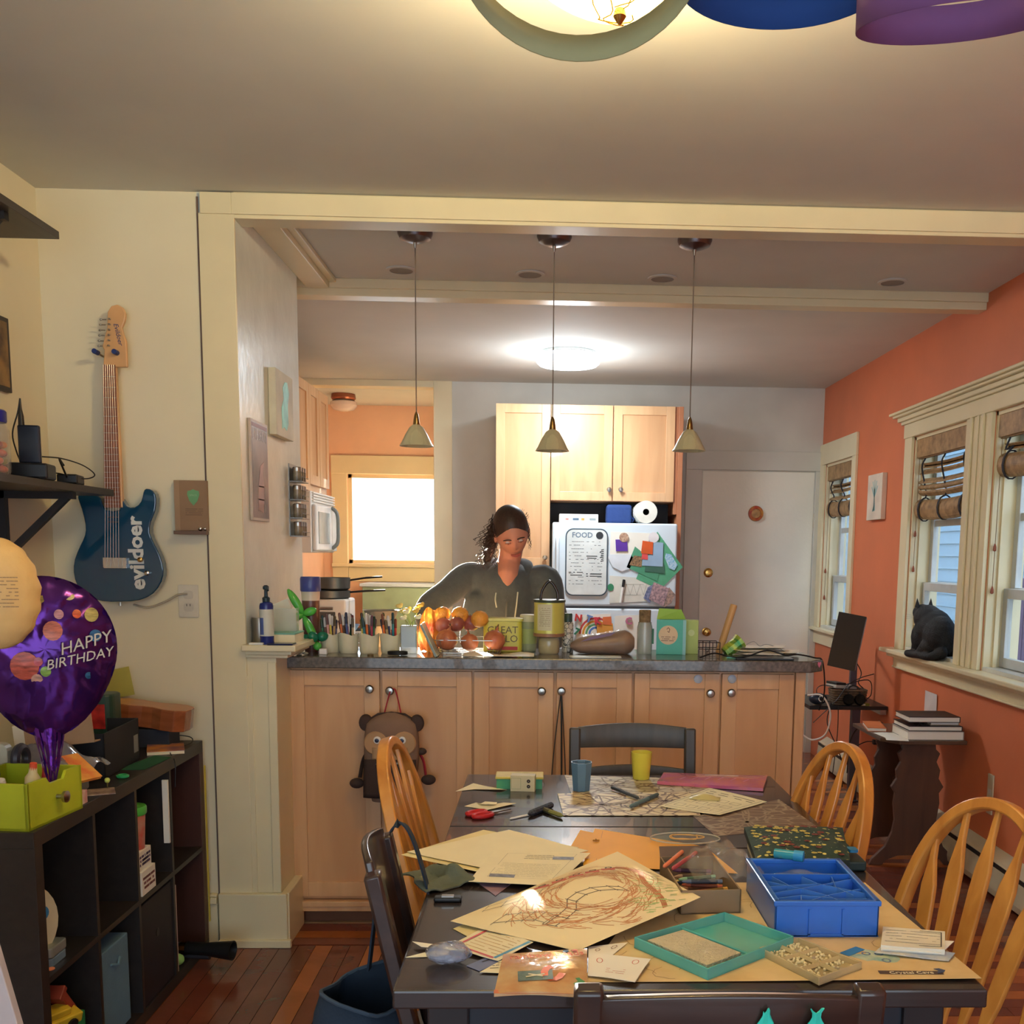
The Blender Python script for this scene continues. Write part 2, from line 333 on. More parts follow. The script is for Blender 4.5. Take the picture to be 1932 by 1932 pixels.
def sash_window(n, a, b_, label_n):
    w_ = struct(MB().box((XR+.002, a-.0, ZB-.0), (XR+.16, a+.018, ZT)).box((XR+.002, b_-.018, ZB), (XR+.16, b_, ZT)).box((XR+.002, a, ZT-.018), (XR+.16, b_, ZT)).build('window_%d' % n, TRIM))
    w_['kind'] = 'structure'
    a1, b1 = a+.018, b_-.018; zm = 1.30
    VIN = mat('white_vinyl_sash', (206, 212, 214), .4)
    for nm, x0, z0, z1 in (('lower_sash', XR+.075, ZB+.02, zm+.02), ('upper_sash', XR+.105, zm-.02, ZT-.018)):
        MB().box((x0, a1, z0), (x0+.028, a1+.045, z1)).box((x0, b1-.045, z0), (x0+.028, b1, z1)).box((x0, a1+.045, z0), (x0+.028, b1-.045, z0+.045)).box((x0, a1+.045, z1-.045), (x0+.028, b1-.045, z1)).build(nm, VIN, w_, bev=.003)
        MB().box((x0+.012, a1+.045, z0+.045), (x0+.016, b1-.045, z1-.045)).build('glass_pane', GLASS, w_)
    MB().box((XR+.112, a1+.045, 1.62), (XR+.125, b1-.045, 1.655)).build('muntin', VIN, w_)
    MB().box((XR+.04, a1, ZB), (XR+.06, a1+.015, ZT-.02)).box((XR+.04, b1-.015, ZB), (XR+.06, b1, ZT-.02)).build('stop_bead', TRIM, w_)
    MB().box((XR-.0, a1, ZB-.0), (XR+.16, b1, ZB+.018)).build('inner_sill', mat('glossy_sill_paint', (214, 214, 208), .2), w_)
    return w_
w1 = sash_window(1, *wins[1], 1); w2 = sash_window(2, *wins[2], 2); w3 = sash_window(3, *wins[0], 3)
# shared casing of the double window
ca0, ca1 = 3.80, 5.755
sbox('trim_9', TRIM, (XR-.02, 5.65, ZB, XR, ca1, ZT), (XR-.02, 4.635, ZB, XR, 4.915, ZT), (XR-.032, 4.70, ZB, XR-.02, 4.72, ZT), (XR-.032, 4.83, ZB, XR-.02, 4.85, ZT), (XR-.026, 4.765, ZB, XR-.02, 4.785, ZT), (XR-.02, ca0, ZB, XR, 3.90, ZT), bev=.003)
sbox('trim_10', TRIM, (XR-.024, ca0-.02, ZT, XR, ca1+.01, 2.175), (XR-.036, ca0-.03, 2.175, XR, ca1+.03, 2.192), (XR-.05, ca0-.05, 2.192, XR, ca1+.05, 2.215), (XR-.07, ca0-.07, 2.215, XR, ca1+.075, 2.228), (XR-.085, ca0-.09, 2.228, XR, ca1+.095, 2.243), bev=.004)
sbox('trim_11', TRIM, (XR-.08, ca0-.08, .922, XR+.02, ca1+.085, .945), (XR-.05, ca0-.05, .90, XR, ca1+.04, .922), (XR-.022, ca0-.03, .845, XR, ca1+.0, .90), (XR-.03, ca0-.03, .838, XR, ca1+.0, .85), bev=.005)
# casing of the single far window
sbox('trim_12', TRIM, (XR-.018, 7.42, .945, XR, 7.54, ZT), (XR-.018, 6.665, .945, XR, 6.75, ZT), (XR-.018, 6.665, ZT, XR, 7.54, 2.245), (XR-.05, 6.62, .925, XR+.02, 7.54, .945), (XR-.018, 6.65, .83, XR, 7.54, .925), bev=.003)
blind(*wins[1], .72, 'bamboo roman blind gathered above the black cat', 5)
blind(*wins[2], .80, 'bamboo roman blind at the right edge of the photo, hanging lowest', 1)
blind(*wins[0], .95, 'bamboo roman blind of the small far window beside the door', 3)
# baseboard heater along the right wall
hb = thing('baseboard_heater', 'long cream baseboard heater under the windows along the orange wall', 'heater', (XR, 5.3, 0))
MB().prism([(0, .02), (-.065, .02), (-.07, .05), (-.06, .165), (-.045, .17), (0, .20)], 4.0, M3((0, -2.2, 0), (1, 0, 0), (0, 0, 1), (0, 1, 0))).build('cover', mat('heater_enamel', (206, 196, 168), .4), hb, bev=.003)
MB().box((-.062, -2.2, .142), (-.058, 1.8, .162)).build('vent_slot', BLACK, hb)
# door in the back wall
dr = struct(MB().box((1.136, YB+.0, 0), (1.95, YB+.04, 2.055)).build('door_1', mat('door_paint', (240, 236, 222), .5, var=.03, vscale=3, bump=.08, bscale=50), bev=.003))
sbox('trim_13', WHITEW, (1.012, YB-.02, 0, 1.128, YB, 2.062), (1.012, YB-.022, 2.062, 2.0, YB, 2.197), (1.955, YB-.02, 0, 2.0, YB, 2.062), (1.128, YB-.01, 0, 1.136, YB+.03, 2.062), bev=.003)
kn = MB().lathe([(.030, 0), (.030, .006), (.012, .01), (.011, .03), (.026, .04), (.03, .055), (.022, .068), (.004, .072)], 18, M3((1.192, YB, .895), (1, 0, 0), (0, 0, 1), (0, -1, 0))).build('door_knob', BRASS, dr, smooth=True)
MB().lathe([(.034, 0), (.034, .008), (.024, .012), (.022, .02), (.01, .022)], 18, M3((1.196, YB, 1.325), (1, 0, 0), (0, 0, 1), (0, -1, 0))).box((-.004, -.012, .02), (.004, .012, .03), FY(1.196, YB, 1.325)).build('deadbolt', BRASS, dr, smooth=True)
for z in (1.66, .98, .25): MB().box((1.948, YB-.012, z), (1.962, YB+.0, z+.10)).build('hinge', mat('painted_hinge', (214, 206, 186), .4), dr, bev=.002)
# soft drop of neighbour's yard outside the right windows
NB = thing('neighbour_house', 'pale blue sided neighbouring house seen through the right windows', 'house', (5.2, 6.2, -.6))
SID = mat('blue_siding', (104, 136, 164), .7, var=.03)
MB().box((0, -6, 0), (.3, 9, 6)).build('wall', mat('siding_backing', (120, 144, 164), .8), NB)
for k in range(38):
    MB().add([(-.002, -6, k*.16), (-.03, -6, k*.16), (-.004, -6, k*.16+.162), (-.002, 9, k*.16), (-.03, 9, k*.16), (-.004, 9, k*.16+.162)], [(0, 1, 2), (5, 4, 3), (1, 4, 5, 2), (0, 3, 4, 1)]).build('siding_board', SID, NB)
for yy in (-2.6, .6, 3.4):
    f_ = MB().box((-.07, yy, 2.1), (-.01, yy+.12, 4.2)).box((-.07, yy+.98, 2.1), (-.01, yy+1.1, 4.2)).box((-.07, yy, 4.1), (-.01, yy+1.1, 4.25)).box((-.09, yy-.05, 2.0), (-.01, yy+1.15, 2.1)).box((-.05, yy, 3.1), (-.01, yy+1.1, 3.18)).build('window', WHITE, NB)
    MB().box((-.03, yy+.12, 2.1), (-.022, yy+.98, 4.1)).build('pane', mat('dark_window_pane', (90, 116, 140), .1), f_)
ngh = thing('sun_blocker', 'tall blue-gray roofed block added outdoors to keep sun off the neighbouring house', 'sun blocker', (3.6, 16.5, -.6))  # block added outdoors only to shade the neighbouring siding from the sun
MB().box((-4.4, -.6, 0), (4.6, .6, 7.4)).build('wall', mat('siding_backing'), ngh); MB().prism([(-4.7, 7.4), (4.9, 7.4), (.1, 9.4)], 1.5, FY(0, .75, 0)).build('roof', mat('roof_gray', (90, 88, 92), .9), ngh)
fe = thing('fence', 'weathered purplish board fence outside behind the cat', 'fence', (3.6, 5.6, -.6))
for k in range(26): MB().box((0, -1.6+k*.152, 0), (.022, -1.6+k*.152+.14, 1.9+.02*math.sin(k*5))).build('board', mat('fence_board', (104, 92, 130), .8, var=.08), fe)
MB().box((.022, -1.6, .4), (.06, 2.3, .48)).box((.022, -1.6, 1.5), (.06, 2.3, 1.58)).build('rail', mat('fence_board'), fe)
sbox('ground', mat('yard_ground', (110, 120, 90), .9, var=.1), (XR+.17, -6, -.7, 14, 16, -.6), (-8, YN+.16, -.7, XR+.17, 16, -.6))
# ---------------------------------------------------------------- lamps that belong to the room
def lamp_light(name, kind, loc, energy, color, size=.1, rot=None):
    l = bpy.data.lights.new(name, kind); l.energy = energy; l.color = color
    if kind == 'AREA': l.shape = 'DISK'; l.size = size
    else: l.shadow_soft_size = size
    o = bpy.data.objects.new(name, l); COL.objects.link(o); o.location = loc
    if rot: o.rotation_euler = rot
    return o
# dining ceiling lamp: slumped square glass shade with a finial
LC = AZ(1169, 46, 2.40); LX, LY = LC.x, LC.y
dl = thing('ceiling_lamp', 'square slumped glass ceiling lamp glowing yellow at the top of the photo', 'lamp', (LX, LY, ZC))
SH = mat('lit_lamp_glass', (255, 214, 120), .4, var=.04, vscale=10, emit=5.0)
def shade_f(u, v):
    x, y = (u-.5)*2, (v-.5)*2; r = max(abs(x), abs(y)); rr = math.hypot(x, y)
    return Vector((x*.19, y*.19, -.215+.085*min(1, rr)**2.2+.045*max(0, rr-1)*2)).xyz
rotm = Matrix.Rotation(R(38), 4, 'Z')
MB().sheet(lambda u, v: rotm @ shade_f(u, v), 20, 20, .005).build('shade', SH, dl, smooth=60)
MB().lathe([(.07, 0), (.07, -.02), (.02, -.03), (.006, -.06), (.006, -.205)], 18).build('canopy', BRASS, dl, smooth=True)
MB().lathe([(.004, -.21), (.010, -.222), (.012, -.232), (.007, -.24), (.002, -.246)], 12).build('finial', BRASS, dl, smooth=True)
for k in range(3):
    MB().tube([(rotm @ shade_f(.5+.16*math.cos(t)*(.5+.5*math.sin(2.5*t+k)), .5+.16*math.sin(t+k)))-Vector((0, 0, .0065)) for t in [i*.25 for i in range(18)]], .0012, 4).build('etched_line', mat('etched_gold', (190, 150, 60), .5), dl)
lamp_light('lamp_bulb', 'POINT', (LX, LY, 2.545), 42, (1, .85, .52), .07)
# round kitchen lamp
kp = Vector((.133, 6.376, ZC))
kl = thing('kitchen_ceiling_lamp', 'round white glowing lamp on the kitchen ceiling', 'lamp', kp)
MB().lathe([(.165, 0), (.17, -.012), (.17, -.02), (.16, -.022)], 36).build('base_ring', STEEL, kl, smooth=True)
MB().lathe([(.178, -.02), (.188, -.03), (.188, -.065), (.172, -.08), (.1, -.088), (.01, -.09)], 36).build('diffuser', mat('lit_diffuser', (225, 240, 255), .4, var=.0, emit=6), kl, smooth=True)
lamp_light('kitchen_bulb', 'AREA', (kp.x, kp.y, ZC-.1), 9, (.88, .95, 1), .33); lamp_light('kitchen_glow', 'POINT', (kp.x, kp.y, ZC-.3), 8, (.9, .96, 1), .12)
# nook lamp, unlit
nl = thing('nook_ceiling_lamp', 'unlit round glass ceiling lamp in the peach nook', 'lamp', (-1.556, 8.242, ZC))
MB().lathe([(.09, 0), (.095, -.03), (.085, -.045)], 20).build('base', mat('coppery_metal', (170, 110, 90), .35, 1), nl, smooth=True)
MB().lathe([(.07, -.045), (.10, -.06), (.105, -.085), (.08, -.115), (.03, -.128), (.004, -.13)], 22).build('glass_bowl', mat('frosted_bowl', (236, 214, 200), .25, alpha=.85), nl, smooth=True)
# recessed lights
for i, (u, v, lb) in enumerate(((757, 508, 'recessed ceiling light right beside the leftmost pendant cord'), (1000, 516, 'recessed ceiling light left of the middle pendant cord'), (1250, 524, 'recessed ceiling light left of the rightmost pendant cord'), (1684, 531, 'recessed ceiling light nearest the orange wall'))):
    p = AZ(u, v, ZC); cl = thing('recessed_light', lb, 'light', (p.x, p.y, ZC), 0, 'recessed lights behind the header')
    MB().lathe([(.052, 0), (.064, -.001), (.064, -.006), (.05, -.008)], 28, caps=False).build('trim_ring', CEIL, cl, smooth=True)
    MB().lathe([(.0505, -.006), (.03, -.0035), (.001, -.003)], 24, caps=False).build('lens', mat('recess_lens', (150, 142, 132), .5), cl, smooth=True)
# pendants
for i, (u, v, ub, vb, lb) in enumerate(((783, 437, 786, 842, 'leftmost pendant lamp with a pale cone shade above the island'), (1046, 444, 1042, 851, 'middle pendant lamp with a pale cone shade in front of the cabinets'), (1311, 451, 1300, 851, 'rightmost pendant lamp with a pale cone shade near the white door'))):
    p = AZ(u, v, ZC); q_ = AY(ub, vb, p.y); z = q_.z-ZC; Y = p.y
    pl = thing('pendant_lamp', lb, 'lamp', (p.x, Y, ZC), 0, 'pendant lamps over the island')
    pl.rotation_euler = (0, math.atan2(q_.x-p.x, -(z))*-1, 0)
    MB().lathe([(.066, 0), (.066, -.008), (.058, -.026), (.035, -.036), (.01, -.04)], 26).build('canopy', mat('gunmetal_canopy', (120, 112, 116), .3, 1), pl, smooth=True)
    MB().lathe([(.0075, -.04), (.004, -.06)], 10).build('strain_relief', STEEL, pl, smooth=True)
    MB().tube([(0, 0, -.05), (0, 0, z+.12)], .0022, 6).build('cord', mat('pendant_cord', (120, 104, 92), .5), pl)
    MB().lathe([(.003, z+.13), (.008, z+.118), (.011, z+.1), (.0135, z+.08), (.012, z+.074)], 16).build('socket_cap', mat('antique_brass', (150, 122, 74), .3, 1), pl, smooth=True)
    MB().lathe([(.012, z+.082), (.026, z+.072), (.044, z+.042), (.058, z+.012), (.066, z), (.063, z), (.055, z+.012), (.041, z+.042), (.024, z+.068)], 30, caps=False).build('shade', mat('pendant_shade', (206, 200, 160), .35, var=.03, trans=.15), pl, smooth=True)
    MB().ball((0, 0, z+.03), (.016, .016, .02), 10).build('bulb', mat('milk_bulb', (240, 240, 225), .3), pl, smooth=True)
# ================================================================ cabinets
def shaker(mb_list, parent, x0, x1, z0, z1, y, knob=None, fr=.058, name='door', face=-1, T=None, kmat=None):
    """shaker door facing -Y at depth y (front face), returns door frame object"""
    t = .02; b = MB()
    b.box((x0, y, z0), (x0+fr, y+t, z1), T).box((x1-fr, y, z0), (x1, y+t, z1), T).box((x0+fr, y, z0), (x1-fr, y+t, z0+fr), T).box((x0+fr, y, z1-fr), (x1-fr, y+t, z1), T)
    d = b.build(name, MAPLE, parent, bev=.0015)
    MB().box((x0+fr-.002, y+.009, z0+fr-.002), (x1-fr+.002, y+.015, z1-fr+.002), T).build('door_panel', MAPLE2, d)
    if knob:
        kx, kz = knob; Kt = M3((kx, y, kz), (1, 0, 0), (0, 0, 1), (0, -1, 0))
        if T: Kt = T @ Kt
        MB().lathe([(.009, 0), (.006, .006), (.006, .012), (.014, .018), (.0165, .025), (.012, .031), (.002, .033)], 16, Kt).build('knob', kmat or STEEL, d, smooth=True)
    return d
# island of six doors
YI = 3.914
isl = thing('island_cabinet', 'long maple island cabinet with six shaker doors below the dark counter', 'cabinet', (0, 0, 0))
MB().box((-.955, YI+.02, .10), (1.005, 4.26, 1.012)).build('body', MAPLE2, isl)
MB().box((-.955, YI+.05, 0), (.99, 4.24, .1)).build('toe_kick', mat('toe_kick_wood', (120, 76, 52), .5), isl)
MB().box((-.975, YI-.012, .075), (1.012, YI+.03, .098)).box((-.972, YI-.004, .055), (1.008, YI+.03, .075)).build('base_molding', MAPLE, isl, bev=.004)
edges = [(547, 717), (722, 890), (894, 1043), (1049, 1190), (1195, 1355), (1359, 1494)]
zt = AY(900, 1264, YI).z; zb = .115
MB().box((-.958, YI+.004, .1), (AY(546, 1400, YI).x, YI+.022, 1.012)).build('end_stile', MAPLE, isl)
kn_ = [(699, 1299), (737, 1302), (1022, 1303), (1059, 1303), (1339, 1307), (1378, 1306)]
KN = []
for (a, b_), (ku, kv) in zip(edges, kn_):
    k = AY(ku, kv, YI); x0 = AY(a, 1400, YI).x; x1 = AY(b_, 1400, YI).x
    shaker(None, isl, x0, x1, zb, 1.0, YI, (k.x, k.z)); KN.append(k)
MB().box((AY(1497, 1400, YI).x, YI, .1), (1.008, YI+.022, 1.012)).build('end_stile', MAPLE, isl, bev=.002)
MB().box((1.004, YI+.01, .1), (1.012, 4.25, 1.012)).build('side_panel', MAPLE, isl)
# round childproof stickers
for k, lb in ((0, 'pale round plastic sticker at the top of the fifth island door'), (1, 'pale round plastic sticker at the top of the sixth island door')):
    p = AY((1317, 1381)[k], (1281, 1281)[k], YI)
    st_ = MB().lathe([(.0005, .0005), (.0165, .0005), (.0165, .004), (.012, .006), (.0005, .006)][1:], 22, FY(0, 0, 0), caps=True); solo(st_.build('round_sticker', mat('sticker_blue_white', (176, 186, 200), .3, kind='spots', vscale=90, rgb2=(140, 156, 184)), smooth=True), lb, 'sticker', 'round stickers on the island doors', loc=(p.x, YI, p.z))
GRAN = mat('dark_speckled_granite', (76, 68, 62), .22, var=.1, vscale=90, rgb2=(112, 102, 92), coat=.4)
ZK = 1.056
ct = solo(MB().prism([(-.965, 3.872), (1.02, 3.872), (1.078, 3.93), (1.078, 4.24), (1.02, 4.30), (-.955, 4.30), (-.955, 3.985), (-.965, 3.985)], ZK, h0=1.012).build('countertop', GRAN, bev=.004), 'long dark speckled stone countertop on the maple island', 'countertop')
hp = AY(1551, 1256, 3.9); hs = MB().prism([(0, -.012), (.012, .002), (.011, .009), (.005, .011), (0, .006), (-.005, .011), (-.011, .009), (-.012, .002)], .001)
solo(hs.build('heart_sticker', C((236, 130, 160), .4)), 'small pink heart sticker on the counter corner', 'sticker', loc=(1.058, 3.908, 1.040), rot=M3((0, 0, 0), (.707, .707, 0), (0, 0, 1), (.707, -.707, 0)).to_euler())
# lower work surface behind the island with sink side hidden
lw = thing('work_counter', 'low kitchen counter behind the island', 'counter', (0, 0, 0))
MB().box((-.95, 4.27, 0), (.95, 4.50, .86)).build('body', MAPLE2, lw); MB().box((-.955, 4.265, .86), (.96, 4.53, .90)).build('worktop', GRAN, lw, bev=.004)
# pantry, over-fridge cupboard
YC_ = 7.0
pan = thing('pantry_cabinet', 'tall maple pantry cabinet left of the fridge', 'cabinet', (0, 0, 0))
MB().box((-.325, YC_+.021, .0), (.036, YB-.002, 2.425)).build('body', MAPLE2, pan)
shaker(None, pan, -.325, .036, 1.362, 2.425, YC_, (AY(1028, 1052, YC_).x, AY(1028, 1052, YC_).z))
shaker(None, pan, -.325, .036, .11, 1.352, YC_, (.0, 1.23), name='lower_door')
ovc = thing('fridge_top_cabinet', 'maple double door wall cabinet above the fridge', 'cabinet', (0, 0, 0))
MB().box((.041, YC_+.021, 1.80), (.862, YB-.002, 2.425)).build('body', MAPLE2, ovc)
shaker(None, ovc, .041, .448, 1.803, 2.425, YC_, (AY(1149, 924, YC_).x, AY(1149, 924, YC_).z))
shaker(None, ovc, .455, .862, 1.803, 2.425, YC_, (AY(1171, 924, YC_).x, AY(1171, 924, YC_).z))
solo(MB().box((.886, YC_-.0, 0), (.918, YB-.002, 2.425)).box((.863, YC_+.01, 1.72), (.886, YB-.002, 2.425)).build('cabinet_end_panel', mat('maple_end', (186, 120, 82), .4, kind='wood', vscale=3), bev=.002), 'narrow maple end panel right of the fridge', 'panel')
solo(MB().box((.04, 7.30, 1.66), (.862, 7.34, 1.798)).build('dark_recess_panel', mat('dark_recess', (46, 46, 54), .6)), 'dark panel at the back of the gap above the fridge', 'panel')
# fridge
FRW = mat('fridge_enamel', (214, 226, 234), .28, var=.01)
YF = 6.85; fx0, fx1 = .052, .876
fr = thing('fridge', 'white top freezer fridge covered with papers and magnets', 'fridge', (0, 0, 0))
MB().box((fx0+.01, YF+.07, .0), (fx1-.01, YB-.05, 1.648)).build('body', FRW, fr, bev=.006)
MB().box((fx0, YF, 1.108), (fx1, YF+.065, 1.653)).build('freezer_door', FRW, fr, bev=.012, seg=3)
MB().box((fx0, YF, .06), (fx1, YF+.065, 1.092)).build('fridge_door', FRW, fr, bev=.012, seg=3)
MB().box((fx0+.005, YF+.012, 1.09), (fx1-.005, YF+.07, 1.11)).build('door_gap', mat('gasket_gray', (90, 100, 110), .6), fr)
MB().tube(bez((fx0+.035, YF+.0, 1.14), (fx0+.035, YF-.035, 1.16), (fx0+.035, YF-.04, 1.35), (fx0+.035, YF-.035, 1.53), (fx0+.035, YF, 1.55), n=5), .012, 8, flat=1).build('handle', FRW, fr, smooth=60)
MB().tube(bez((fx0+.035, YF, .62), (fx0+.035, YF-.035, .64), (fx0+.035, YF-.04, .85), (fx0+.035, YF-.035, 1.03), (fx0+.035, YF, 1.05), n=5), .012, 8).build('handle', FRW, fr, smooth=60)
def fpix(u, v, y=None): return AY(u, v, y if y else YF)
def fflat(name, pix, m, label, cat, d=.003, group=None):
    P = [fpix(*p) for p in pix]; c = sum(P, Vector())/len(P); b = MB().prism([(p.x-c.x, p.z-c.z) for p in P][::-1] if False else [(p.x-c.x, p.z-c.z) for p in P], .0012, FY(0, 0, 0))
    o = b.build(name, m); return solo(o, label, cat, group, loc=(c.x, YF-d, c.z))
# weekly board
wb = thing('magnetic_whiteboard', 'white board with rounded dark rim and handwritten menu notes on the freezer door', 'whiteboard', (0, YF-.001, 0))
c0 = fpix(1106.5, 1061); cw = fpix(1147, 1061).x-fpix(1067, 1061).x; chh = fpix(1106, 997).z-fpix(1106, 1124).z
FW = FY(c0.x, 0, c0.z)
MB().prism(rrect(cw, chh, .05, 5), .009, FW).build('rim', mat('whiteboard_rim', (66, 82, 94), .4), wb)
MB().prism(rrect(cw-.016, chh-.016, .044, 5), .0105, FW).build('surface', mat('whiteboard_face', (222, 226, 222), .3), wb)
def wbf(u, v): return FW @ Vector(((u-.5)*cw*.88, (v-.5)*chh*.92, .0106))
MB().ink(wbf, scrib(1, .03, .42, .12, .86, 13, .55, 3)+scrib(1, .5, .92, .12, .86, 13, .55, 5), .0028).build('written_notes', mat('marker_gray', (96, 104, 110), .7), wb)
MB().ink(wbf, scrib(1, .03, .40, .27, .36, 2, .9, 8)+scrib(1, .5, .9, .26, .33, 2, .8, 9)+[[(.5, .6), (.78, .6)], [(.52, .57), (.76, .565)]], .005).build('bold_notes', mat('marker_black', (50, 54, 58), .7), wb)
text('board_heading', 'FOOD', .048, mat('marker_bluegray', (110, 130, 150), .6), wb, FW @ TR((-.03, chh*.40, .0107)), fat=.0008)
MB().lathe([(.0005, 0), (.024, 0), (.024, .001), (.0005, .001)][1:3], 20, FW @ TR((cw*.30, chh*.40, .0107))).build('round_doodle', mat('marker_black'), wb)
MB().ink(wbf, [[(.88+.02*math.sin(i*2.2), .52+.03*i), (.95, .53+.03*i)] for i in range(7)], .006).build('side_writing', mat('marker_black'), wb)
# papers and magnets on the freezer (pixels traced on the door plane)
fflat('printed_letter', [(1148, 1090), (1152, 1002), (1228, 1006), (1212, 1078), (1165, 1080), (1150, 1055)][::-1] and [(1150, 1060), (1210, 1072), (1228, 1006), (1152, 1003)], WPAPER, 'white letter held by the purple magnet on the freezer', 'paper', .003)
fflat('curled_paper', [(1147, 1052), (1156, 1070), (1173, 1078), (1188, 1073), (1196, 1055), (1190, 1046), (1150, 1046)], mat('curled_white', (226, 232, 238), .6), 'curled white paper edge hanging below the purple magnet', 'paper', .006)
fflat('purple_magnet', [(1162, 1040), (1184, 1040), (1183, 1018), (1161, 1018)], C((96, 52, 160)), 'square purple magnet on the freezer door', 'magnet', .009)
fflat('round_photo_magnet', [(1177+9*math.cos(a), 1014-9*math.sin(a)) for a in [i*.45 for i in range(14)]], mat('photo_brown', (150, 110, 90), .5, var=.2, vscale=70, rgb2=(210, 180, 150)), 'small round photo magnet above the purple square', 'magnet', .011)
fflat('round_white_magnet', [(1233+10*math.cos(a), 1014-10*math.sin(a)) for a in [i*.45 for i in range(14)]], C((236, 230, 230)), 'round white magnet with red writing at top right', 'magnet', .011)
fflat('green_card', [(1200, 1092), (1245, 1113), (1288, 1070), (1240, 1003), (1226, 1030)], mat('green_card', (92, 170, 130), .6, var=.05, vscale=20), 'large green envelope turned cornerwise on the freezer', 'paper', .004)
fflat('green_photo_card', [(1182, 1070), (1240, 1097), (1246, 1070), (1198, 1031)], mat('green_card2', (84, 158, 122), .6), 'green card with cartoon people left of the envelope', 'card', .006)
fflat('people_print', [(1187, 1066), (1210, 1070), (1212, 1050), (1196, 1048)], mat('people_print', (170, 130, 90), .6, var=.25, vscale=90, rgb2=(60, 60, 50)), 'small brown figures printed on the green card', 'print', .0075)
fflat('dark_card', [(1216, 1078), (1254, 1082), (1252, 1062), (1218, 1062)], C((66, 110, 92)), 'dark green card under the light blue note', 'card', .0085)
fflat('light_blue_note', [(1211, 1067), (1250, 1069), (1251, 1024), (1232, 1022), (1230, 1046), (1212, 1050)], C((160, 188, 214)), 'light blue note under the orange magnet', 'note', .010)
fflat('red_note', [(1210, 1055), (1222, 1056), (1222, 1044), (1211, 1044)], C((226, 84, 84)), 'small red sticky note below the orange magnet', 'note', .0115)
fflat('orange_magnet', [(1209, 1044), (1231, 1046), (1232, 1023), (1212, 1020)], C((222, 92, 34)), 'square orange magnet on the green cards', 'magnet', .013)
fflat('blue_figure_magnet', [(1262, 1072), (1272, 1076), (1278, 1066), (1266, 1046), (1256, 1044), (1254, 1052)], mat('bluewhite_print', (200, 220, 232), .5, var=.2, vscale=80, rgb2=(90, 170, 210)), 'blue and white cutout magnet on the green envelope', 'magnet', .008)
fflat('long_paper', [(1150, 1138), (1232, 1134), (1234, 1092), (1150, 1086)], mat('notepaper', (228, 226, 214), .6), 'wide white paper low on the freezer door behind the marker', 'paper', .003)
fflat('round_green_magnet', [(1152+6*math.cos(a), 1108-7*math.sin(a)) for a in [i*.5 for i in range(12)]], C((60, 140, 100)), 'round green magnet beside the white board', 'magnet', .006)
solo(MB().ink(lambda u, v: fpix(1170+50*u, 1125-25*v)+Vector((0, -.005, 0)), [[(u/8, .5+.4*(-1)**u), ((u+1)/8, .5-.4*(-1)**u)] for u in range(8)]+[[(.1, .9), (.9, .9)], [(.1, .1), (.8, .1)]], .002, 0).build('sketch_lines', C((170, 170, 160))), 'faint pencil sketch on the wide paper', 'drawing')
mk = thing('marker_pen', 'white marker with black cap stuck on the freezer door', 'marker', fpix(1174, 1116)+Vector((0, -.012, 0)), (0, R(7), 0))
MB().lathe([(.008, -.075), (.0085, -.07), (.0085, .035)], 12).build('barrel', WHITE, mk, smooth=True); MB().lathe([(.0095, .03), (.0095, .075), (.008, .08)], 12).build('cap', BLACK, mk, smooth=True)
for nm, px_, c, lb in (('photo_print', [(1222, 1108), (1214, 1128), (1226, 1138), (1236, 1100)], (60, 80, 120), 'blue graduation photo leftmost of the fan of photos'), ('photo_print', [(1224, 1130), (1251, 1144), (1262, 1110), (1233, 1098)], (120, 100, 110), 'framed snapshot in the middle of the fan of photos'), ('photo_print', [(1252, 1146), (1266, 1138), (1274, 1122), (1262, 1108)], (110, 92, 84), 'brown snapshot rightmost of the fan of photos')):
    fflat(nm, px_, mat('photo_%d' % c[0], c, .3, var=.25, vscale=60, rgb2=(min(255, c[0]+90), c[1]+70, c[2]+60)), lb, 'photo', .004+c[0]/20000, 'snapshots on the freezer door')
# lower fridge door: letters and pictures
fflat('rainbow_drawing', [(1086, 1216), (1150, 1222), (1152, 1158), (1092, 1160)], WPAPER, 'childs rainbow drawing on the lower fridge door', 'drawing', .003)
for k, c in enumerate(((210, 80, 80), (230, 160, 60), (110, 170, 120), (90, 130, 200))):
    solo(MB().tube([fpix(1124+(30-6*k)*math.cos(t), 1196-(30-6*k)*math.sin(t))+Vector((0, -.0045, 0)) for t in [i*PI/12 for i in range(13)]], .007, 4, flat=.1, up=(0, 1, 0)).build('rainbow_stroke', C(c)), ('red', 'orange', 'green', 'blue')[k]+' arc of the rainbow drawn on the fridge paper', 'drawing')
fflat('orange_paper', [(1126, 1198), (1157, 1198), (1156, 1176), (1126, 1178)], C((226, 160, 70)), 'orange square of paper on the lower fridge door', 'paper', .007)
fflat('coral_paper', [(1137, 1178), (1154, 1179), (1153, 1163), (1137, 1164)], C((228, 120, 70)), 'small coral paper above the orange one on the fridge', 'paper', .009)
fflat('white_letter', [(1156, 1225), (1205, 1225), (1206, 1160), (1160, 1162)], WPAPER, 'white letter with pink logo on the lower fridge door', 'paper', .003)
for ch, u, v, c in (('N', 1091, 1166, (210, 60, 60)), ('T', 1111, 1168, (110, 140, 200)), ('K', 1127, 1172, (210, 60, 80)), ('7', 1088, 1192, (50, 120, 90)), ('C', 1186, 1172, (200, 120, 150))):
    p = fpix(u, v); o = text('letter_magnet', ch, .062, C(c), None, FY(0, 0, 0) @ TR((0, 0, 0), (0, 0, R(rnd.uniform(-25, 25)))), .004, fat=.003)
    solo(o, 'magnetic letter %s on the lower fridge door' % ch, 'magnet', 'letter magnets', loc=(p.x, YF-.012, p.z))
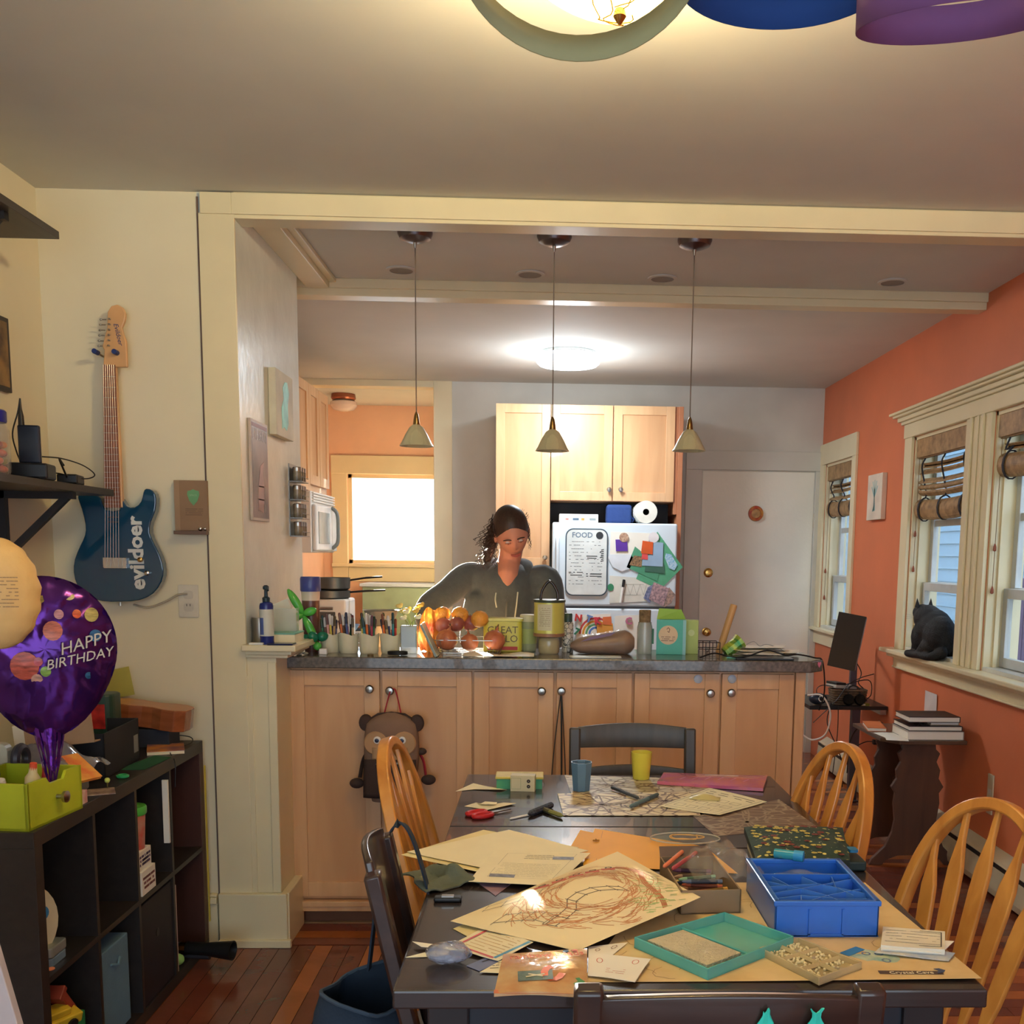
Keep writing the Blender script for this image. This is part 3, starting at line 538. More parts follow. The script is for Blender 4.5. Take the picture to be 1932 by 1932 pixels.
# on top of the fridge
def onb(u0, v0, u1, v1, y, d, name, m, label, cat, bev=.004):
    a = AY(u0, v1, y); b_ = AY(u1, v0, y); o = MB().box((0, 0, 0), (b_.x-a.x, d, b_.z-a.z)).build(name, m, bev=bev); return solo(o, label, cat, loc=(a.x, y, a.z))
o = onb(1055, 969, 1129, 984, 6.9, .16, 'carton', mat('white_carton', (226, 226, 222), .5), 'flat white carton lying on top of the fridge at left', 'box'); o.location.z = 1.654
for k, (u, c) in enumerate(((.2, (210, 120, 110)), (.42, (90, 110, 130)), (.6, (206, 160, 80)), (.85, (150, 160, 160)))):
    MB().cb((u*.26, -.0006, .022), (.02+.02*(k % 2), .001, .014 if k != 0 else .01)).build('print', C(c), o)
cx_ = AY(1168, 968, 7.0)
bc = thing('blue_cooler', 'soft dark blue lunch cooler on top of the fridge', 'bag', (cx_.x, 7.06, 1.654))
MB().box((-.085, -.08, 0), (.085, .08, .125)).build('body', mat('navy_fabric', (40, 66, 124), .85, bump=.2), bc, bev=.02, seg=3); MB().tube([(.07, -.05, .06), (.1, -.05, .03), (.09, -.05, .01)], .006).build('strap', mat('navy_fabric'), bc)
pr = thing('paper_towel_roll', 'white paper towel roll lying end-on on top of the fridge', 'paper towel', (AY(1219, 967, 6.86).x, 6.86, 1.654+.074))
MB().lathe([(.021, 0), (.074, 0), (.074, .27), (.021, .27), (.021, 0)], 30, M3((0, 0, 0), (1, 0, 0), (0, 0, -1), (0, 1, 0)), caps=False).build('paper', mat('tissue_white', (240, 238, 226), .9, bump=.1), pr, smooth=True)
MB().lathe([(.020, .002), (.020, .268)], 20, M3((0, 0, 0), (1, 0, 0), (0, 0, -1), (0, 1, 0)), caps=False).lathe([(.001, .25), (.02, .25)], 12, M3((0, 0, 0), (1, 0, 0), (0, 0, -1), (0, 1, 0)), caps=False).build('core', mat('card_core', (60, 52, 46), .9), pr)
# door ornament, latch plate
og = thing('round_ornament', 'round red and gold ornament hung on the white door', 'ornament', (AY(1426, 969, YB-.012).x, YB-.012, AY(1426, 969, YB).z))
MB().lathe([(.052, -.01), (.056, .0), (.052, .012), (.034, .018), (.032, .006)], 26, FY(0, 0, 0), caps=False).build('ring', mat('ornament_red', (170, 60, 48), .4, var=.1, vscale=30, rgb2=(200, 140, 60)), og, smooth=True)
MB().lathe([(.001, .008), (.036, .006)], 22, FY(0, 0, 0), caps=False).build('face', mat('ornament_gold', (216, 170, 110), .4, var=.2, vscale=25), og)
# ---------------------------------------------------------------- left run: wall cupboards, microwave, stove
XF = -1.385
lc = thing('wall_cupboard', 'reddish maple wall cupboards on the left kitchen wall beyond the partition', 'cabinet', (0, 0, 0))
MB().box((XL+.002, 5.3, 1.80), (XF-.02, 6.82, 2.43)).build('body', MAPLE2, lc)
TL = M3((XF, 0, 0), (0, 1, 0), (1, 0, 0), (0, 0, 1))   # local x->Y, y->X
TL = Matrix(((0, -1, 0, XF), (1, 0, 0, 0), (0, 0, 1, 0), (0, 0, 0, 1)))
for a, b_, z0 in ((5.32, 5.80, 1.5), (5.80, 6.27, 1.5), (6.27, 6.545, 1.84), (6.55, 6.82, 1.84)):
    shaker(None, lc, a+.003, b_-.003, z0 if z0 > 1.6 else 1.8, 2.42, 0, None, T=TL)
mw = thing('microwave', 'white over-range microwave under the left cupboards', 'microwave', (0, 0, 0))
MB().box((XL+.002, 6.27, 1.435), (XF+.0, 6.93, 1.80)).build('body', WHITE, mw, bev=.006)
MB().box((XF, 6.28, 1.445), (XF+.03, 6.76, 1.725)).build('door', mat('microwave_door_white', (236, 236, 232), .25), mw, bev=.012, seg=3)
MB().box((XF+.03, 6.33, 1.49), (XF+.034, 6.64, 1.68)).build('window', mat('microwave_window', (150, 156, 152), .2), mw)
MB().tube(bez((XF+.03, 6.72, 1.46), (XF+.065, 6.72, 1.5), (XF+.07, 6.72, 1.58), (XF+.065, 6.72, 1.68), (XF+.03, 6.72, 1.72), n=5), .012, 8).build('handle', mat('microwave_handle', (130, 136, 132), .3), mw, smooth=60)
for k in range(4): MB().box((XF-.0, 6.29, 1.738+k*.016), (XF+.012, 6.92, 1.746+k*.016)).build('vent_slat', WHITE, mw)
MB().box((XF+.0, 6.78, 1.445), (XF+.02, 6.92, 1.725)).build('control_panel', mat('panel_gray_white', (210, 212, 208), .3), mw, bev=.004)
sv = thing('stove', 'white kitchen range against the left wall below the microwave', 'stove', (0, 0, 0))
MB().box((XL+.002, 6.25, 0), (XF+.33, 6.95, .90)).build('body', WHITE, sv, bev=.008); MB().box((XL+.002, 6.25, .90), (XF+.34, 6.95, .925)).build('cooktop', mat('cooktop_white', (220, 220, 214), .2), sv, bev=.005)
MB().box((XL+.002, 6.25, .925), (XL+.06, 6.95, 1.12)).build('backguard', WHITE, sv, bev=.006)
for a, b_ in ((6.42, -1.25), (6.78, -1.25), (6.42, -1.5), (6.78, -1.5)):
    gr = MB(); gr.tube([(b_+.09*math.cos(t), a+.09*math.sin(t), .94) for t in [i*PI/8 for i in range(16)]], .006, 5, closed=True); gr.box((b_-.09, a-.005, .935), (b_+.09, a+.005, .945)).box((b_-.005, a-.09, .935), (b_+.005, a+.09, .945)); gr.build('burner_grate', BLACK, sv)
lb_ = thing('base_cabinet', 'maple base cabinet with stone top along the left kitchen wall', 'cabinet', (0, 0, 0))
MB().box((XL+.002, 4.95, 0), (-1.12, 6.24, .87)).build('body', MAPLE2, lb_); MB().box((XL+.002, 4.93, .87), (-1.09, 6.245, .91)).build('worktop', GRAN, lb_, bev=.004)
TL2 = Matrix(((0, -1, 0, -1.10), (1, 0, 0, 0), (0, 0, 1, 0), (0, 0, 0, 1)))
for k in range(3): shaker(None, lb_, 4.96+k*.43, 5.38+k*.43, .12, .85, 0, (5.33+k*.43, .78), T=TL2)
# pale green cabinet under the nook window with a light edge
nb = thing('nook_sideboard', 'pale green sideboard with a light top edge under the bright window', 'sideboard', (0, 0, 0))
zz = AY(780, 1103, 8.35).z
MB().box((-1.45, 8.35, 0), (-.68, 8.80, zz-.02)).build('body', mat('sage_paint', (150, 172, 150), .5), nb); MB().box((-1.47, 8.33, zz-.02), (-.67, 8.82, zz+.005)).build('top', mat('pale_blue_top', (190, 205, 225), .3), nb, bev=.003)
# pots and things seen backlit on the stove and worktop
def pan_(loc, r, h, m, label, hdir, hl=.16, cat='pan', group=None):
    t = thing('cooking_pan', label, cat, loc, hdir, group)
    MB().lathe([(r*.86, 0), (r, h*.15), (r*1.02, h), (r*.98, h), (r*.95, h*.2), (r*.8, .006), (.001, .006)], 26).build('bowl', m, t, smooth=True)
    MB().tube([(r, 0, h*.8), (r+hl*.5, 0, h*1.0), (r+hl, 0, h*1.1)], [.009, .01, .008], 8, flat=.6).build('handle', BLACK, t, smooth=True)
    return t
# ---------------------------------------------------------------- backlit cookware beyond the island
to = thing('toaster_oven', 'white toaster oven standing on the left worktop under two stacked pans', 'appliance', (-1.30, 5.95, .91))
MB().box((-.16, -.14, .015), (.20, .14, .27)).build('housing', WHITE, to, bev=.012); MB().box((-.1, -.146, .05), (.14, -.138, .2)).build('glass_door', mat('oven_window', (90, 90, 88), .15), to, bev=.004)
MB().tube([(-.09, -.16, .22), (.13, -.16, .22)], .008).build('handle', STEEL, to); MB().box((-.15, -.12, 0), (-.12, -.09, .015)).box((.15, -.12, 0), (.18, -.09, .015)).box((-.15, .09, 0), (-.12, .12, .015)).box((.15, .09, 0), (.18, .12, .015)).build('feet', BLACK, to)
DPAN = mat('dark_pan_metal', (96, 100, 98), .4, .6)
pan_((-1.22, 5.93, 1.18), .12, .045, DPAN, 'lower gray frying pan on the toaster oven, handle to the right', 0, .2)
pan_((-1.20, 5.93, 1.228), .10, .07, DPAN, 'upper dark saucepan stacked on the frying pan', R(8), .18)
pb = MB().lathe([(.001, 0), (.05, .0), (.085, .05), (.088, .052), (.084, .05), (.05, .006), (.001, .006)], 24).build('blue_bowl', mat('blue_ceramic', (120, 160, 200), .25), smooth=True); solo(pb, 'pale blue bowl on the range behind the pans', 'bowl', loc=(-1.22, 6.42, .9461))
for k, (x_, y_, c, h, lb) in enumerate(((-1.42, 5.55, (222, 96, 40), .27, 'orange oil bottle on the left worktop'), (-1.34, 5.42, (190, 60, 44), .20, 'red sauce bottle on the left worktop'), (-1.22, 5.50, (210, 200, 190), .24, 'cloudy clear bottle on the left worktop'), (-1.48, 5.32, (230, 130, 100), .30, 'tall coral canister on the left worktop'))):
    t = thing('bottle', lb, 'bottle', (x_, y_, .91)); MB().lathe([(.001, 0), (.034, 0), (.036, .01), (.036, h*.6), (.028, h*.72), (.013, h*.82), (.013, h*.95)], 16).build('body', C(c, .25), t, smooth=True); MB().lathe([(.016, h*.93), (.016, h*1.02), (.01, h*1.03)], 12).build('cap', BLACK if k % 2 else WHITE, t, smooth=True)
gb = thing('mixing_bowl', 'gray flat-rimmed colander bowl on the low counter behind the pens', 'bowl', (-.69, 4.42, .90))
MB().lathe([(.001, .24), (.052, .24), (.072, .30), (.078, .302), (.07, .30), (.05, .25), (.001, .25)], 26).build('bowl', mat('gray_bowl', (132, 136, 130), .35), gb, smooth=True)
MB().lathe([(.04, 0), (.05, .01), (.05, .235), (.04, .24)], 22).build('canister', mat('canister_cream', (226, 220, 196), .4), gb, smooth=True)
# ---------------------------------------------------------------- on the pedestal cap
ZP = 1.1151
sp = thing('soap_bottle', 'navy pump bottle with a pale label at the left end of the counter', 'bottle', (-.985, 3.715, ZP))
MB().lathe([(.001, 0), (.0235, 0), (.0245, .004), (.0245, .135), (.022, .146), (.012, .152), (.001, .152)], 22).build('body', mat('navy_glossy', (38, 50, 120), .2), sp, smooth=True)
MB().lathe([(.0248, .03), (.0248, .125)], 22, caps=False).build('paper_label', mat('soap_label', (206, 208, 196), .5), sp, smooth=True)
MB().add([(.0252*math.sin(a), -.0252*math.cos(a), z) for z in (.035, .095) for a in [-.9+i*.1 for i in range(8)]], [(i, i+1, i+9, i+8) for i in range(7)]).build('label_print', mat('label_blue', (80, 100, 160), .5), sp)
MB().lathe([(.013, .15), (.014, .165), (.007, .17), (.006, .192), (.011, .196), (.011, .205), (.005, .21)], 14).tube([(0, 0, .2), (.012, -.02, .2), (.014, -.03, .192)], .0045).build('pump', mat('pump_dark', (30, 52, 60), .35), sp, smooth=True)
sc_ = thing('silver_tin', 'small round silver tin standing behind the pump bottle', 'tin', (-1.03, 3.80, ZP))
MB().lathe([(.001, 0), (.03, 0), (.031, .003), (.031, .085), (.029, .09), (.001, .09)], 22).build('body', STEEL, sc_, smooth=True)
solo(MB().cb((0, 0, .004), (.05, .02, .008)).build('white_eraser', WHITE, bev=.003), 'small white eraser on the pedestal cap edge', 'eraser', loc=(-1.015, 3.685, ZP))
ph = solo(MB().box((-.045, -.03, 0), (.045, .03, .006)).build('phone', mat('navy_phone', (34, 40, 80), .2), bev=.002), 'dark blue phone lying beside the pump bottle', 'phone', loc=(-.93, 3.70, ZP))
bk = thing('mint_box', 'pale box with a mint top behind the pump bottle', 'box', (-.945, 3.83, ZP))
MB().box((-.05, -.06, 0), (.045, .08, .03)).build('pages', PAPER, bk); MB().box((-.052, -.062, .03), (.047, .082, .036)).build('lid', C((120, 180, 160)), bk, bev=.002)
fs = thing('clear_stand', 'clear acrylic frame standing on the mint box', 'stand', (-.955, 3.86, ZP+.036))
MB().box((-.04, -.004, 0), (.04, 0, .085)).build('front_pane', glass_mat('acrylic', (220, 224, 214), .35), fs); MB().box((.037, -.0, 0), (.041, .04, .085)).build('side_pane', glass_mat('acrylic', (220, 224, 214)), fs)
lt = solo(MB().box((-.115, -.004, -.0), (.005, .004, .17)).build('white_tablet', mat('white_board', (222, 222, 206), .4), bev=.002), 'thin white board leaning diagonally behind the pump bottle', 'board', loc=(-.90, 3.90, ZP+.0), rot=(R(-12), R(-24), 0))
# ---------------------------------------------------------------- on the countertop
Z0 = ZK+.0003
tb = thing('travel_tumbler', 'tall tumbler with a blue lid and brown body behind the green balloon', 'tumbler', (-.905, 4.06, Z0))
MB().lathe([(.001, 0), (.026, 0), (.032, .06), (.034, .20)], 22).build('body', mat('brown_tumbler', (110, 74, 64), .3), tb, smooth=True)
MB().lathe([(.034, .20), (.035, .215), (.036, .235)], 22, caps=False).build('clear_band', mat('band_cream', (220, 206, 186), .3), tb, smooth=True)
MB().lathe([(.0375, .235), (.039, .24), (.039, .285), (.036, .292), (.001, .292)], 22).build('lid', mat('lid_blue', (70, 80, 150), .3), tb, smooth=True)
ba = thing('balloon_animal', 'bright green balloon animal with dark green twists on the left of the counter', 'balloon', (-.9, 3.99, Z0))
BG = mat('balloon_green', (90, 190, 80), .18, alpha=.95); BD = mat('balloon_dark_green', (30, 120, 90), .15)
def sausage(a, b_, r): 
    a, b_ = Vector(a), Vector(b_); n = 9; P = [a.lerp(b_, i/n) for i in range(n+1)]; rr = [r*max(.15, math.sin(PI*min(1, max(0, (i/n)))))**.45 if 0 < i < n else r*.2 for i in range(n+1)]; return P, rr
for a, b_, m in (((-.075, 0, .245), (-.018, 0, .15), BG), ((-.018, 0, .15), (-.08, .0, .125), BG), ((-.018, 0, .15), (.03, .01, .17), BG), ((-.018, 0, .145), (.03, 0, .045), BG), ((.03, 0, .045), (.035, 0, .012), BG)):
    P, rr = sausage(a, b_, .0165); MB().tube(P, rr, 12).build('segment', m, ba, smooth=True)
for a, b_ in (((.03, 0, .06), (-.05, -.01, .05)), ((.03, 0, .06), (.07, .02, .07)), ((.03, 0, .05), (.01, -.03, .08))):
    P, rr = sausage(a, b_, .02); MB().tube(P, rr, 12).build('dark_segment', BD, ba, smooth=True)
sm = [(-.93, 3.96, (206, 196, 160), 'tiny cream pebble left of the balloon base'), (-.90, 3.93, (180, 176, 150), 'tiny gray pebble in front of the balloon base')]
for x_, y_, c, lb in sm: solo(MB().ball((0, 0, .006), (.012, .009, .006), 10).build('pebble', C(c), smooth=True), lb, 'pebble', loc=(x_, y_, Z0))
solo(MB().box((-.014, -.012, 0), (.014, .012, .022)).build('small_white_box', WHITE, bev=.002), 'small white box at the foot of the green balloon', 'box', loc=(-.838, 3.96, Z0))
# pen cups, each with its pens
cupm = mat('cream_ceramic', (224, 216, 186), .35)
PENC = [('navy', (44, 52, 100)), ('slate blue', (84, 100, 150)), ('black', (36, 38, 44)), ('brown', (120, 84, 66)), ('red', (206, 60, 50)), ('mauve', (150, 104, 130)), ('green', (60, 120, 84)), ('tan', (196, 164, 120)), ('gray', (120, 122, 128)), ('orange', (226, 120, 56)), ('pale pink', (214, 160, 164)), ('teal', (50, 130, 140)), ('yellow', (220, 196, 90)), ('crimson', (168, 44, 76))]
def pencup(x_, y_, short, order, seed):
    t = thing('pen_cup', 'scalloped cream ceramic pen cup, '+short+' of the four', 'cup', (x_, y_, Z0), 0, 'scalloped pen cups in a row'); n = 28
    b = MB().lathe([(.001, 0), (.033, 0), (.036, .01), (.038, .05)], n, caps=False); ring = lambda r, z, s: [(r*math.cos(2*PI*j/n), r*math.sin(2*PI*j/n), z+s*abs(math.cos(2*PI*j/n*1.5))) for j in range(n)]
    b.add(ring(.038, .05, 0)+ring(.0405, .068, .012)+ring(.0375, .066, .012)+ring(.034, .008, 0), [(k*n+j, k*n+(j+1) % n, (k+1)*n+(j+1) % n, (k+1)*n+j) for k in range(3) for j in range(n)]); b.build('cup', cupm, t, smooth=True)
    q = random.Random(seed)
    for i, ci in enumerate(order):
        cn, c = PENC[ci]; a = 2*PI*i/len(order)+q.uniform(-.2, .2); r0 = q.uniform(.012, .022); r1 = q.uniform(.022, .036)*(1 if i % 3 else .5); a2 = a+q.uniform(-.2, .2)
        base = Vector((x_+r0*math.cos(a), y_+r0*math.sin(a), Z0+.012)); tip = Vector((x_+r1*math.cos(a2)-.008, y_+r1*math.sin(a2), Z0+q.uniform(.125, .16)))
        d = (tip-base); L_ = d.length
        pn = thing('pen', cn+(' pen with a dark cap' if i % 3 else ' pen with a white cap')+' standing in the '+short+' pen cup', 'pen', base, d.to_track_quat('Z', 'Y').to_euler(), 'pens in the '+short+' cup')
        MB().lathe([(.0022, 0), (.0045, .008), (.0045, L_*.72)], 8).build('barrel', C(c, .35), pn, smooth=True); MB().lathe([(.0055, L_*.7), (.0055, L_*.96), (.0035, L_)], 8).build('cap', C(tuple(int(k*.5) for k in c) if i % 3 else (220, 216, 210), .35), pn, smooth=True)
pencup(-.83, 4.05, 'leftmost', [0, 1, 2, 5, 8, 11, 3, 6, 10, 12, 7], 1)
pencup(-.755, 4.03, 'second', [2, 4, 6, 11, 8, 0, 3, 9, 1, 5, 7], 2)
pencup(-.675, 4.02, 'third', [7, 10, 1, 8, 5, 3, 2, 12, 11, 9, 13, 6], 3)
pencup(-.595, 4.03, 'rightmost', [13, 4, 10, 12, 6, 1, 5, 9, 7, 0, 11], 4)
cb_ = MB(); cb_.tube([(.036*math.cos(t), .022*math.sin(t), .006+.004*k) for k in range(3) for t in [i*PI/8 for i in range(16)]], .003, 6, closed=False)
solo(cb_.build('coiled_cable', BLACK, smooth=60), 'small coil of black cable in front of the rightmost pen cup', 'cable', loc=(-.555, 3.945, Z0))
solo(MB().lathe([(.0, 0), (.012, 0), (.013, .006), (.004, .008)][1:], 14).build('coin', mat('old_coin', (150, 130, 90), .35, .8), smooth=True), 'small brown coin lying before the pen cups', 'coin', loc=(-.655, 3.93, Z0))
sv_ = thing('gray_vase', 'square gray glass vase with dried yellow blossoms right of the pen cups', 'vase', (-.52, 4.02, Z0))
MB().box((-.032, -.022, 0), (.032, .022, .11)).build('vase', glass_mat('smoky_glass', (140, 142, 138), .8), sv_, bev=.004)
q = random.Random(5)
for i in range(9):
    a = Vector((q.uniform(-.015, .015), q.uniform(-.01, .01), .08)); b_ = Vector((q.uniform(-.06, .05), q.uniform(-.03, .03), q.uniform(.13, .19)))
    s_ = MB().tube([a, (a+b_)/2+Vector((0, 0, .012)), b_], .0015, 5).build('stem', C((120, 130, 80)), sv_)
    MB().ball(b_, (.014, .010, .008), 8).ball(b_+Vector((.008, 0, .006)), .007, 7).build('blossom', C(((240, 216, 130), (230, 190, 90), (240, 236, 200))[i % 3], .6), s_, smooth=True)
ln = thing('leaning_tablet', 'gray-green glass tablet leaning beside the vase', 'tablet', (-.405, 3.945, Z0), (0, R(-25), R(0)))
MB().box((-.004, -.05, 0), (.004, .05, .135)).build('slab', mat('greenish_slab', (146, 160, 146), .2, var=.15, vscale=20), ln, bev=.002); MB().box((.004, -.052, 0), (.006, .052, .137)).build('rim', mat('slab_rim', (190, 200, 180), .3), ln)
# snack bag standing behind the onions, sunlit
cbg = thing('snack_bag', 'crumpled red and orange snack bag standing left of the onions', 'bag', (-.455, 4.12, Z0), R(8))
def bagf(u, v): 
    w_ = .045*(1-.35*abs(2*v-1)**3); return Vector(((u-.5)*2*w_*1.1+.02*v, .022*math.sin(PI*u)*math.sin(PI*v)+.004*math.sin(19*u+7*v), .17*v+.006*math.sin(9*u)))
MB().sheet(bagf, 14, 14).sheet(lambda u, v: bagf(u, v)*1-Vector((0, 2*(bagf(u, v).y), 0)), 14, 14).build('foil', mat('red_orange_foil', (216, 84, 50), .25, .3, var=.2, vscale=14, rgb2=(246, 196, 90)), cbg, smooth=True)
# fruit and onions piled in a wire tray
fb = thing('wire_fruit_tray', 'low wire tray holding the pile of onions and oranges', 'tray', (-.30, 4.10, Z0))
t_ = MB(); t_.tube([(x_, y_, .055) for x_, y_ in rrect(.30, .2, .05, 5)], .002, 6, closed=True); t_.tube([(x_, y_, .004) for x_, y_ in rrect(.26, .16, .04, 5)], .002, 6, closed=True)
for (x_, y_), (x2, y2) in zip(rrect(.30, .2, .05, 5), rrect(.26, .16, .04, 5)): t_.tube([(x_, y_, .055), (x2, y2, .004)], .0012, 4)
for k in range(7): t_.tube([(-.12+.04*k, -.08, .004), (-.12+.04*k, .08, .004)], .0012, 4)
t_.build('wire_frame', STEEL, fb)
ON = mat('onion_skin', (196, 122, 84), .35, var=.12, vscale=3, rgb2=(170, 90, 62), stretch=(12, 12, 1)); OR = mat('orange_peel', (232, 160, 66), .4, bump=.3, bscale=160); AP = mat('dusky_apple', (172, 96, 84), .3, var=.15, vscale=6)
def fruit(kind, p, r, m, lb, tilt):
    t = thing(kind, lb, kind, p, tilt, 'onions and fruit in the wire tray')
    pr_ = [(.002, -.82*r), (.4*r, -.86*r), (.8*r, -.6*r), (r, 0), (.86*r, .5*r), (.5*r, .8*r), (.2*r, .9*r)]+([(.1*r, 1.1*r), (.06*r, 1.3*r), (.01, 1.32*r)] if kind == 'onion' else [(.06*r, .84*r)])
    MB().lathe(pr_, 20).build('flesh', m, t, smooth=True); MB().cyl((0, 0, (1.25 if kind == 'onion' else .8)*r), (0.003, 0, (1.5 if kind == 'onion' else 1.05)*r), .003, .002, 6).build('stem', C((120, 90, 50)), t)
zf = Z0+.006
for kind, u, v, y_, r, m, lb in (('onion', 843, 1207, 4.04, .044, ON, 'large brown onion at the front left of the tray'), ('onion', 886, 1212, 4.03, .036, ON, 'smaller brown onion in the front middle of the tray'), ('onion', 933, 1208, 4.04, .043, ON, 'round tan onion in front of the yellow tub'),
        ('apple', 837, 1180, 4.10, .034, AP, 'dusky red apple left in the second layer'), ('orange', 868, 1160, 4.13, .035, OR, 'orange on top of the pile lit by the window'), ('orange', 905, 1168, 4.11, .036, OR, 'orange on the right of the pile top'), ('apple', 862, 1178, 4.08, .032, AP, 'dark apple in the middle of the pile'), ('orange', 836, 1158, 4.14, .030, OR, 'leftmost orange, half behind the snack bag'), ('apple', 888, 1176, 4.15, .035, AP, 'brownish apple at the back of the pile')):
    p = AY(u, v, y_); fruit(kind, p, r, m, lb, (rnd.uniform(-.3, .3), rnd.uniform(-.3, .3), rnd.uniform(0, 6)))
YT = mat('yellow_tub', (216, 206, 70), .35)
yt = thing('yellow_tub', 'yellow rectangular tub with brown lettering behind the onions', 'tub', (-.163, 4.17, Z0))
MB().prism(rrect(.155, .09, .02, 4), .128).build('body', YT, yt, bev=.003); MB().prism(rrect(.165, .10, .022, 4), .134, h0=.122).build('lid', mat('pale_yellow_lid', (230, 224, 120), .35), yt, bev=.003)
MB().box((-.06, -.0463, .008), (.06, -.0458, .022)).build('red_band', C((200, 70, 60)), yt)
BR = C((110, 96, 50)); text('lettering', 'GREAT', .040, BR, yt, FY(.0, -.0462, .087)); text('lettering', 'MELO', .040, BR, yt, FY(.01, -.0462, .052)); 
jr = thing('lidded_jar', 'glass jar with a cream lid and green label beside the yellow tub', 'jar', (-.062, 4.20, Z0))
MB().lathe([(.001, 0), (.032, 0), (.034, .006), (.034, .11), (.028, .12)], 22).build('glass', glass_mat('greenish_jar', (180, 190, 150), .7), jr, smooth=True); MB().lathe([(.033, .118), (.034, .12), (.034, .144), (.03, .147), (.001, .147)], 22).build('lid', C((224, 216, 180)), jr, smooth=True)
MB().lathe([(.0346, .03), (.0346, .09)], 22, caps=False).build('paper_label', C((170, 180, 110)), jr, smooth=True)
gt = thing('olive_canister', 'tall pale yellow-green canister with a tall black arched handle in front of the person', 'canister', (.022, 4.08, Z0))
MB().lathe([(.001, 0), (.036, 0), (.042, .008), (.041, .05), (.038, .062), (.034, .066)], 24).build('glass_base', glass_mat('base_glass', (190, 180, 140), .8), gt, smooth=True)
MB().lathe([(.038, .064), (.062, .07), (.062, .082), (.040, .088)], 26).build('collar', mat('collar_brown', (150, 110, 80), .4), gt, smooth=True)
MB().lathe([(.060, .082), (.060, .205)], 28, caps=False).lathe([(.001, .084), (.060, .084)], 28, caps=False).build('drum', mat('olive_tin', (206, 204, 104), .3, .2, var=.05, vscale=6), gt, smooth=True)
MB().lathe([(.063, .203), (.064, .206), (.064, .213), (.060, .214), (.001, .212)], 28).build('rim', mat('dark_rim', (60, 70, 54), .4), gt, smooth=True)
MB().add([(.0606*math.sin(a), -.0606*math.cos(a), z) for z in (.095, .197) for a in [-.85+i*.13 for i in range(9)]], [(i, i+1, i+10, i+9) for i in range(8)]).build('paper_label', C((206, 202, 170)), gt)
MB().ink(lambda u, v: Vector((.061*math.sin(-.7+.8*u), -.061*math.cos(-.7+.8*u), .1+.09*v)), scrib(1, .05, .95, .1, .95, 10, .8, 4), .0018).build('print', C((150, 140, 110)), gt)
for s_ in (-1, 1): MB().tube(bez((-.034+.0*s_, .012*s_, .212), (-.028, .012*s_, .25), (0, .012*s_, .285), (.028, .012*s_, .25), (.034, .012*s_, .212), n=6), .0055, 8).build('handle', mat('dark_chrome', (70, 64, 60), .2, .8), gt, smooth=60)
bb = thing('spray_can', 'slim black and white patterned can right of the olive canister', 'can', (.098, 4.16, Z0))
MB().lathe([(.001, 0), (.022, 0), (.023, .004), (.023, .115), (.015, .125)], 20).build('body', mat('zigzag_can', (70, 72, 70), .35, var=.3, vscale=60, rgb2=(200, 196, 186), kind='cells'), bb, smooth=True); MB().lathe([(.018, .122), (.018, .152), (.015, .156), (.001, .156)], 18).build('cap', mat('dark_green_cap', (50, 74, 66), .35), bb, smooth=True)
# bread in a bag
br = thing('bread_bag', 'brown loaf in a clear plastic bag lying on the counter before the fridge', 'bread', (.235, 4.10, Z0))
def loaf(k, o):
    def f(u, v):
        a = 2*PI*v; x_ = (u-.5)*.255; tt = min(1, 6*min(u+.02, 1-u+.02))**.5; w_ = (.042+o)*tt; h_ = (.028+.030*u+o)*tt
        c_, s_ = math.cos(a), math.sin(a); return Vector((x_, w_*c_, max(0.001, (.03+.014*u)+h_*s_*(1 if s_ > 0 else .95))+k*.003*math.sin(31*u+9*a)))
    return f
MB().sheet(loaf(0, 0), 20, 20).build('loaf', mat('bread_crust', (142, 102, 66), .7, var=.1, vscale=14, bump=.2), br, smooth=True)
MB().sheet(loaf(1, .004), 30, 26).build('plastic_bag', mat('clear_film', (230, 226, 220), .12, alpha=.16, bump=.6, bscale=30, coat=1), br, smooth=True)
MB().add([(-.09, -.046, .05), (.03, -.046, .075), (.05, -.046, .09), (-.05, -.046, .07)], [(0, 1, 2, 3)]).build('bag_print', C((120, 100, 130)), br)
cbt = thing('corked_bottle', 'clear glass bottle with a fat cork stopper before the fridge', 'bottle', (.405, 4.12, Z0))
MB().lathe([(.001, 0), (.030, 0), (.031, .005), (.031, .105), (.027, .12), (.027, .126), (.026, .126), (.029, .1), (.029, .01), (.001, .008)], 24).build('glass', mat('bottle_glass', (196, 204, 196), .05, alpha=.5, coat=1), cbt, smooth=True)
MB().lathe([(.022, .10), (.0235, .13), (.024, .172), (.022, .175)], 18).build('cork', mat('cork', (150, 126, 92), .9, var=.2, vscale=60), cbt, smooth=True)
MB().box((.029, -.012, .04), (.036, .012, .10)).build('green_tag', C((40, 110, 80)), cbt)
tc_ = thing('teal_box', 'teal carton with a round cream label standing on the counter', 'box', (.51, 4.11, Z0), R(-6))
MB().box((-.058, -.03, 0), (.058, .03, .138)).build('body', mat('teal_card', (84, 186, 172), .5), tc_, bev=.001)
MB().lathe([(.001, .0004), (.038, .0004)], 30, FY(-.012, -.031, .078), caps=False).build('round_label', C((222, 196, 160)), tc_)
lf = lambda u, v: Vector((-.012+(u-.5)*.06, -.0316, .045+v*.07))
MB().ink(lf, scrib(1, .05, .95, .1, .42, 3, .85, 3)+[[(.4, .8), (.5, .9), (.6, .8), (.55, .62), (.45, .7)]], .0022).build('label_print', C((96, 66, 56)), tc_)
MB().box((.046, -.0312, .0), (.0585, -.0302, .138)).build('pale_edge', C((150, 210, 214)), tc_)
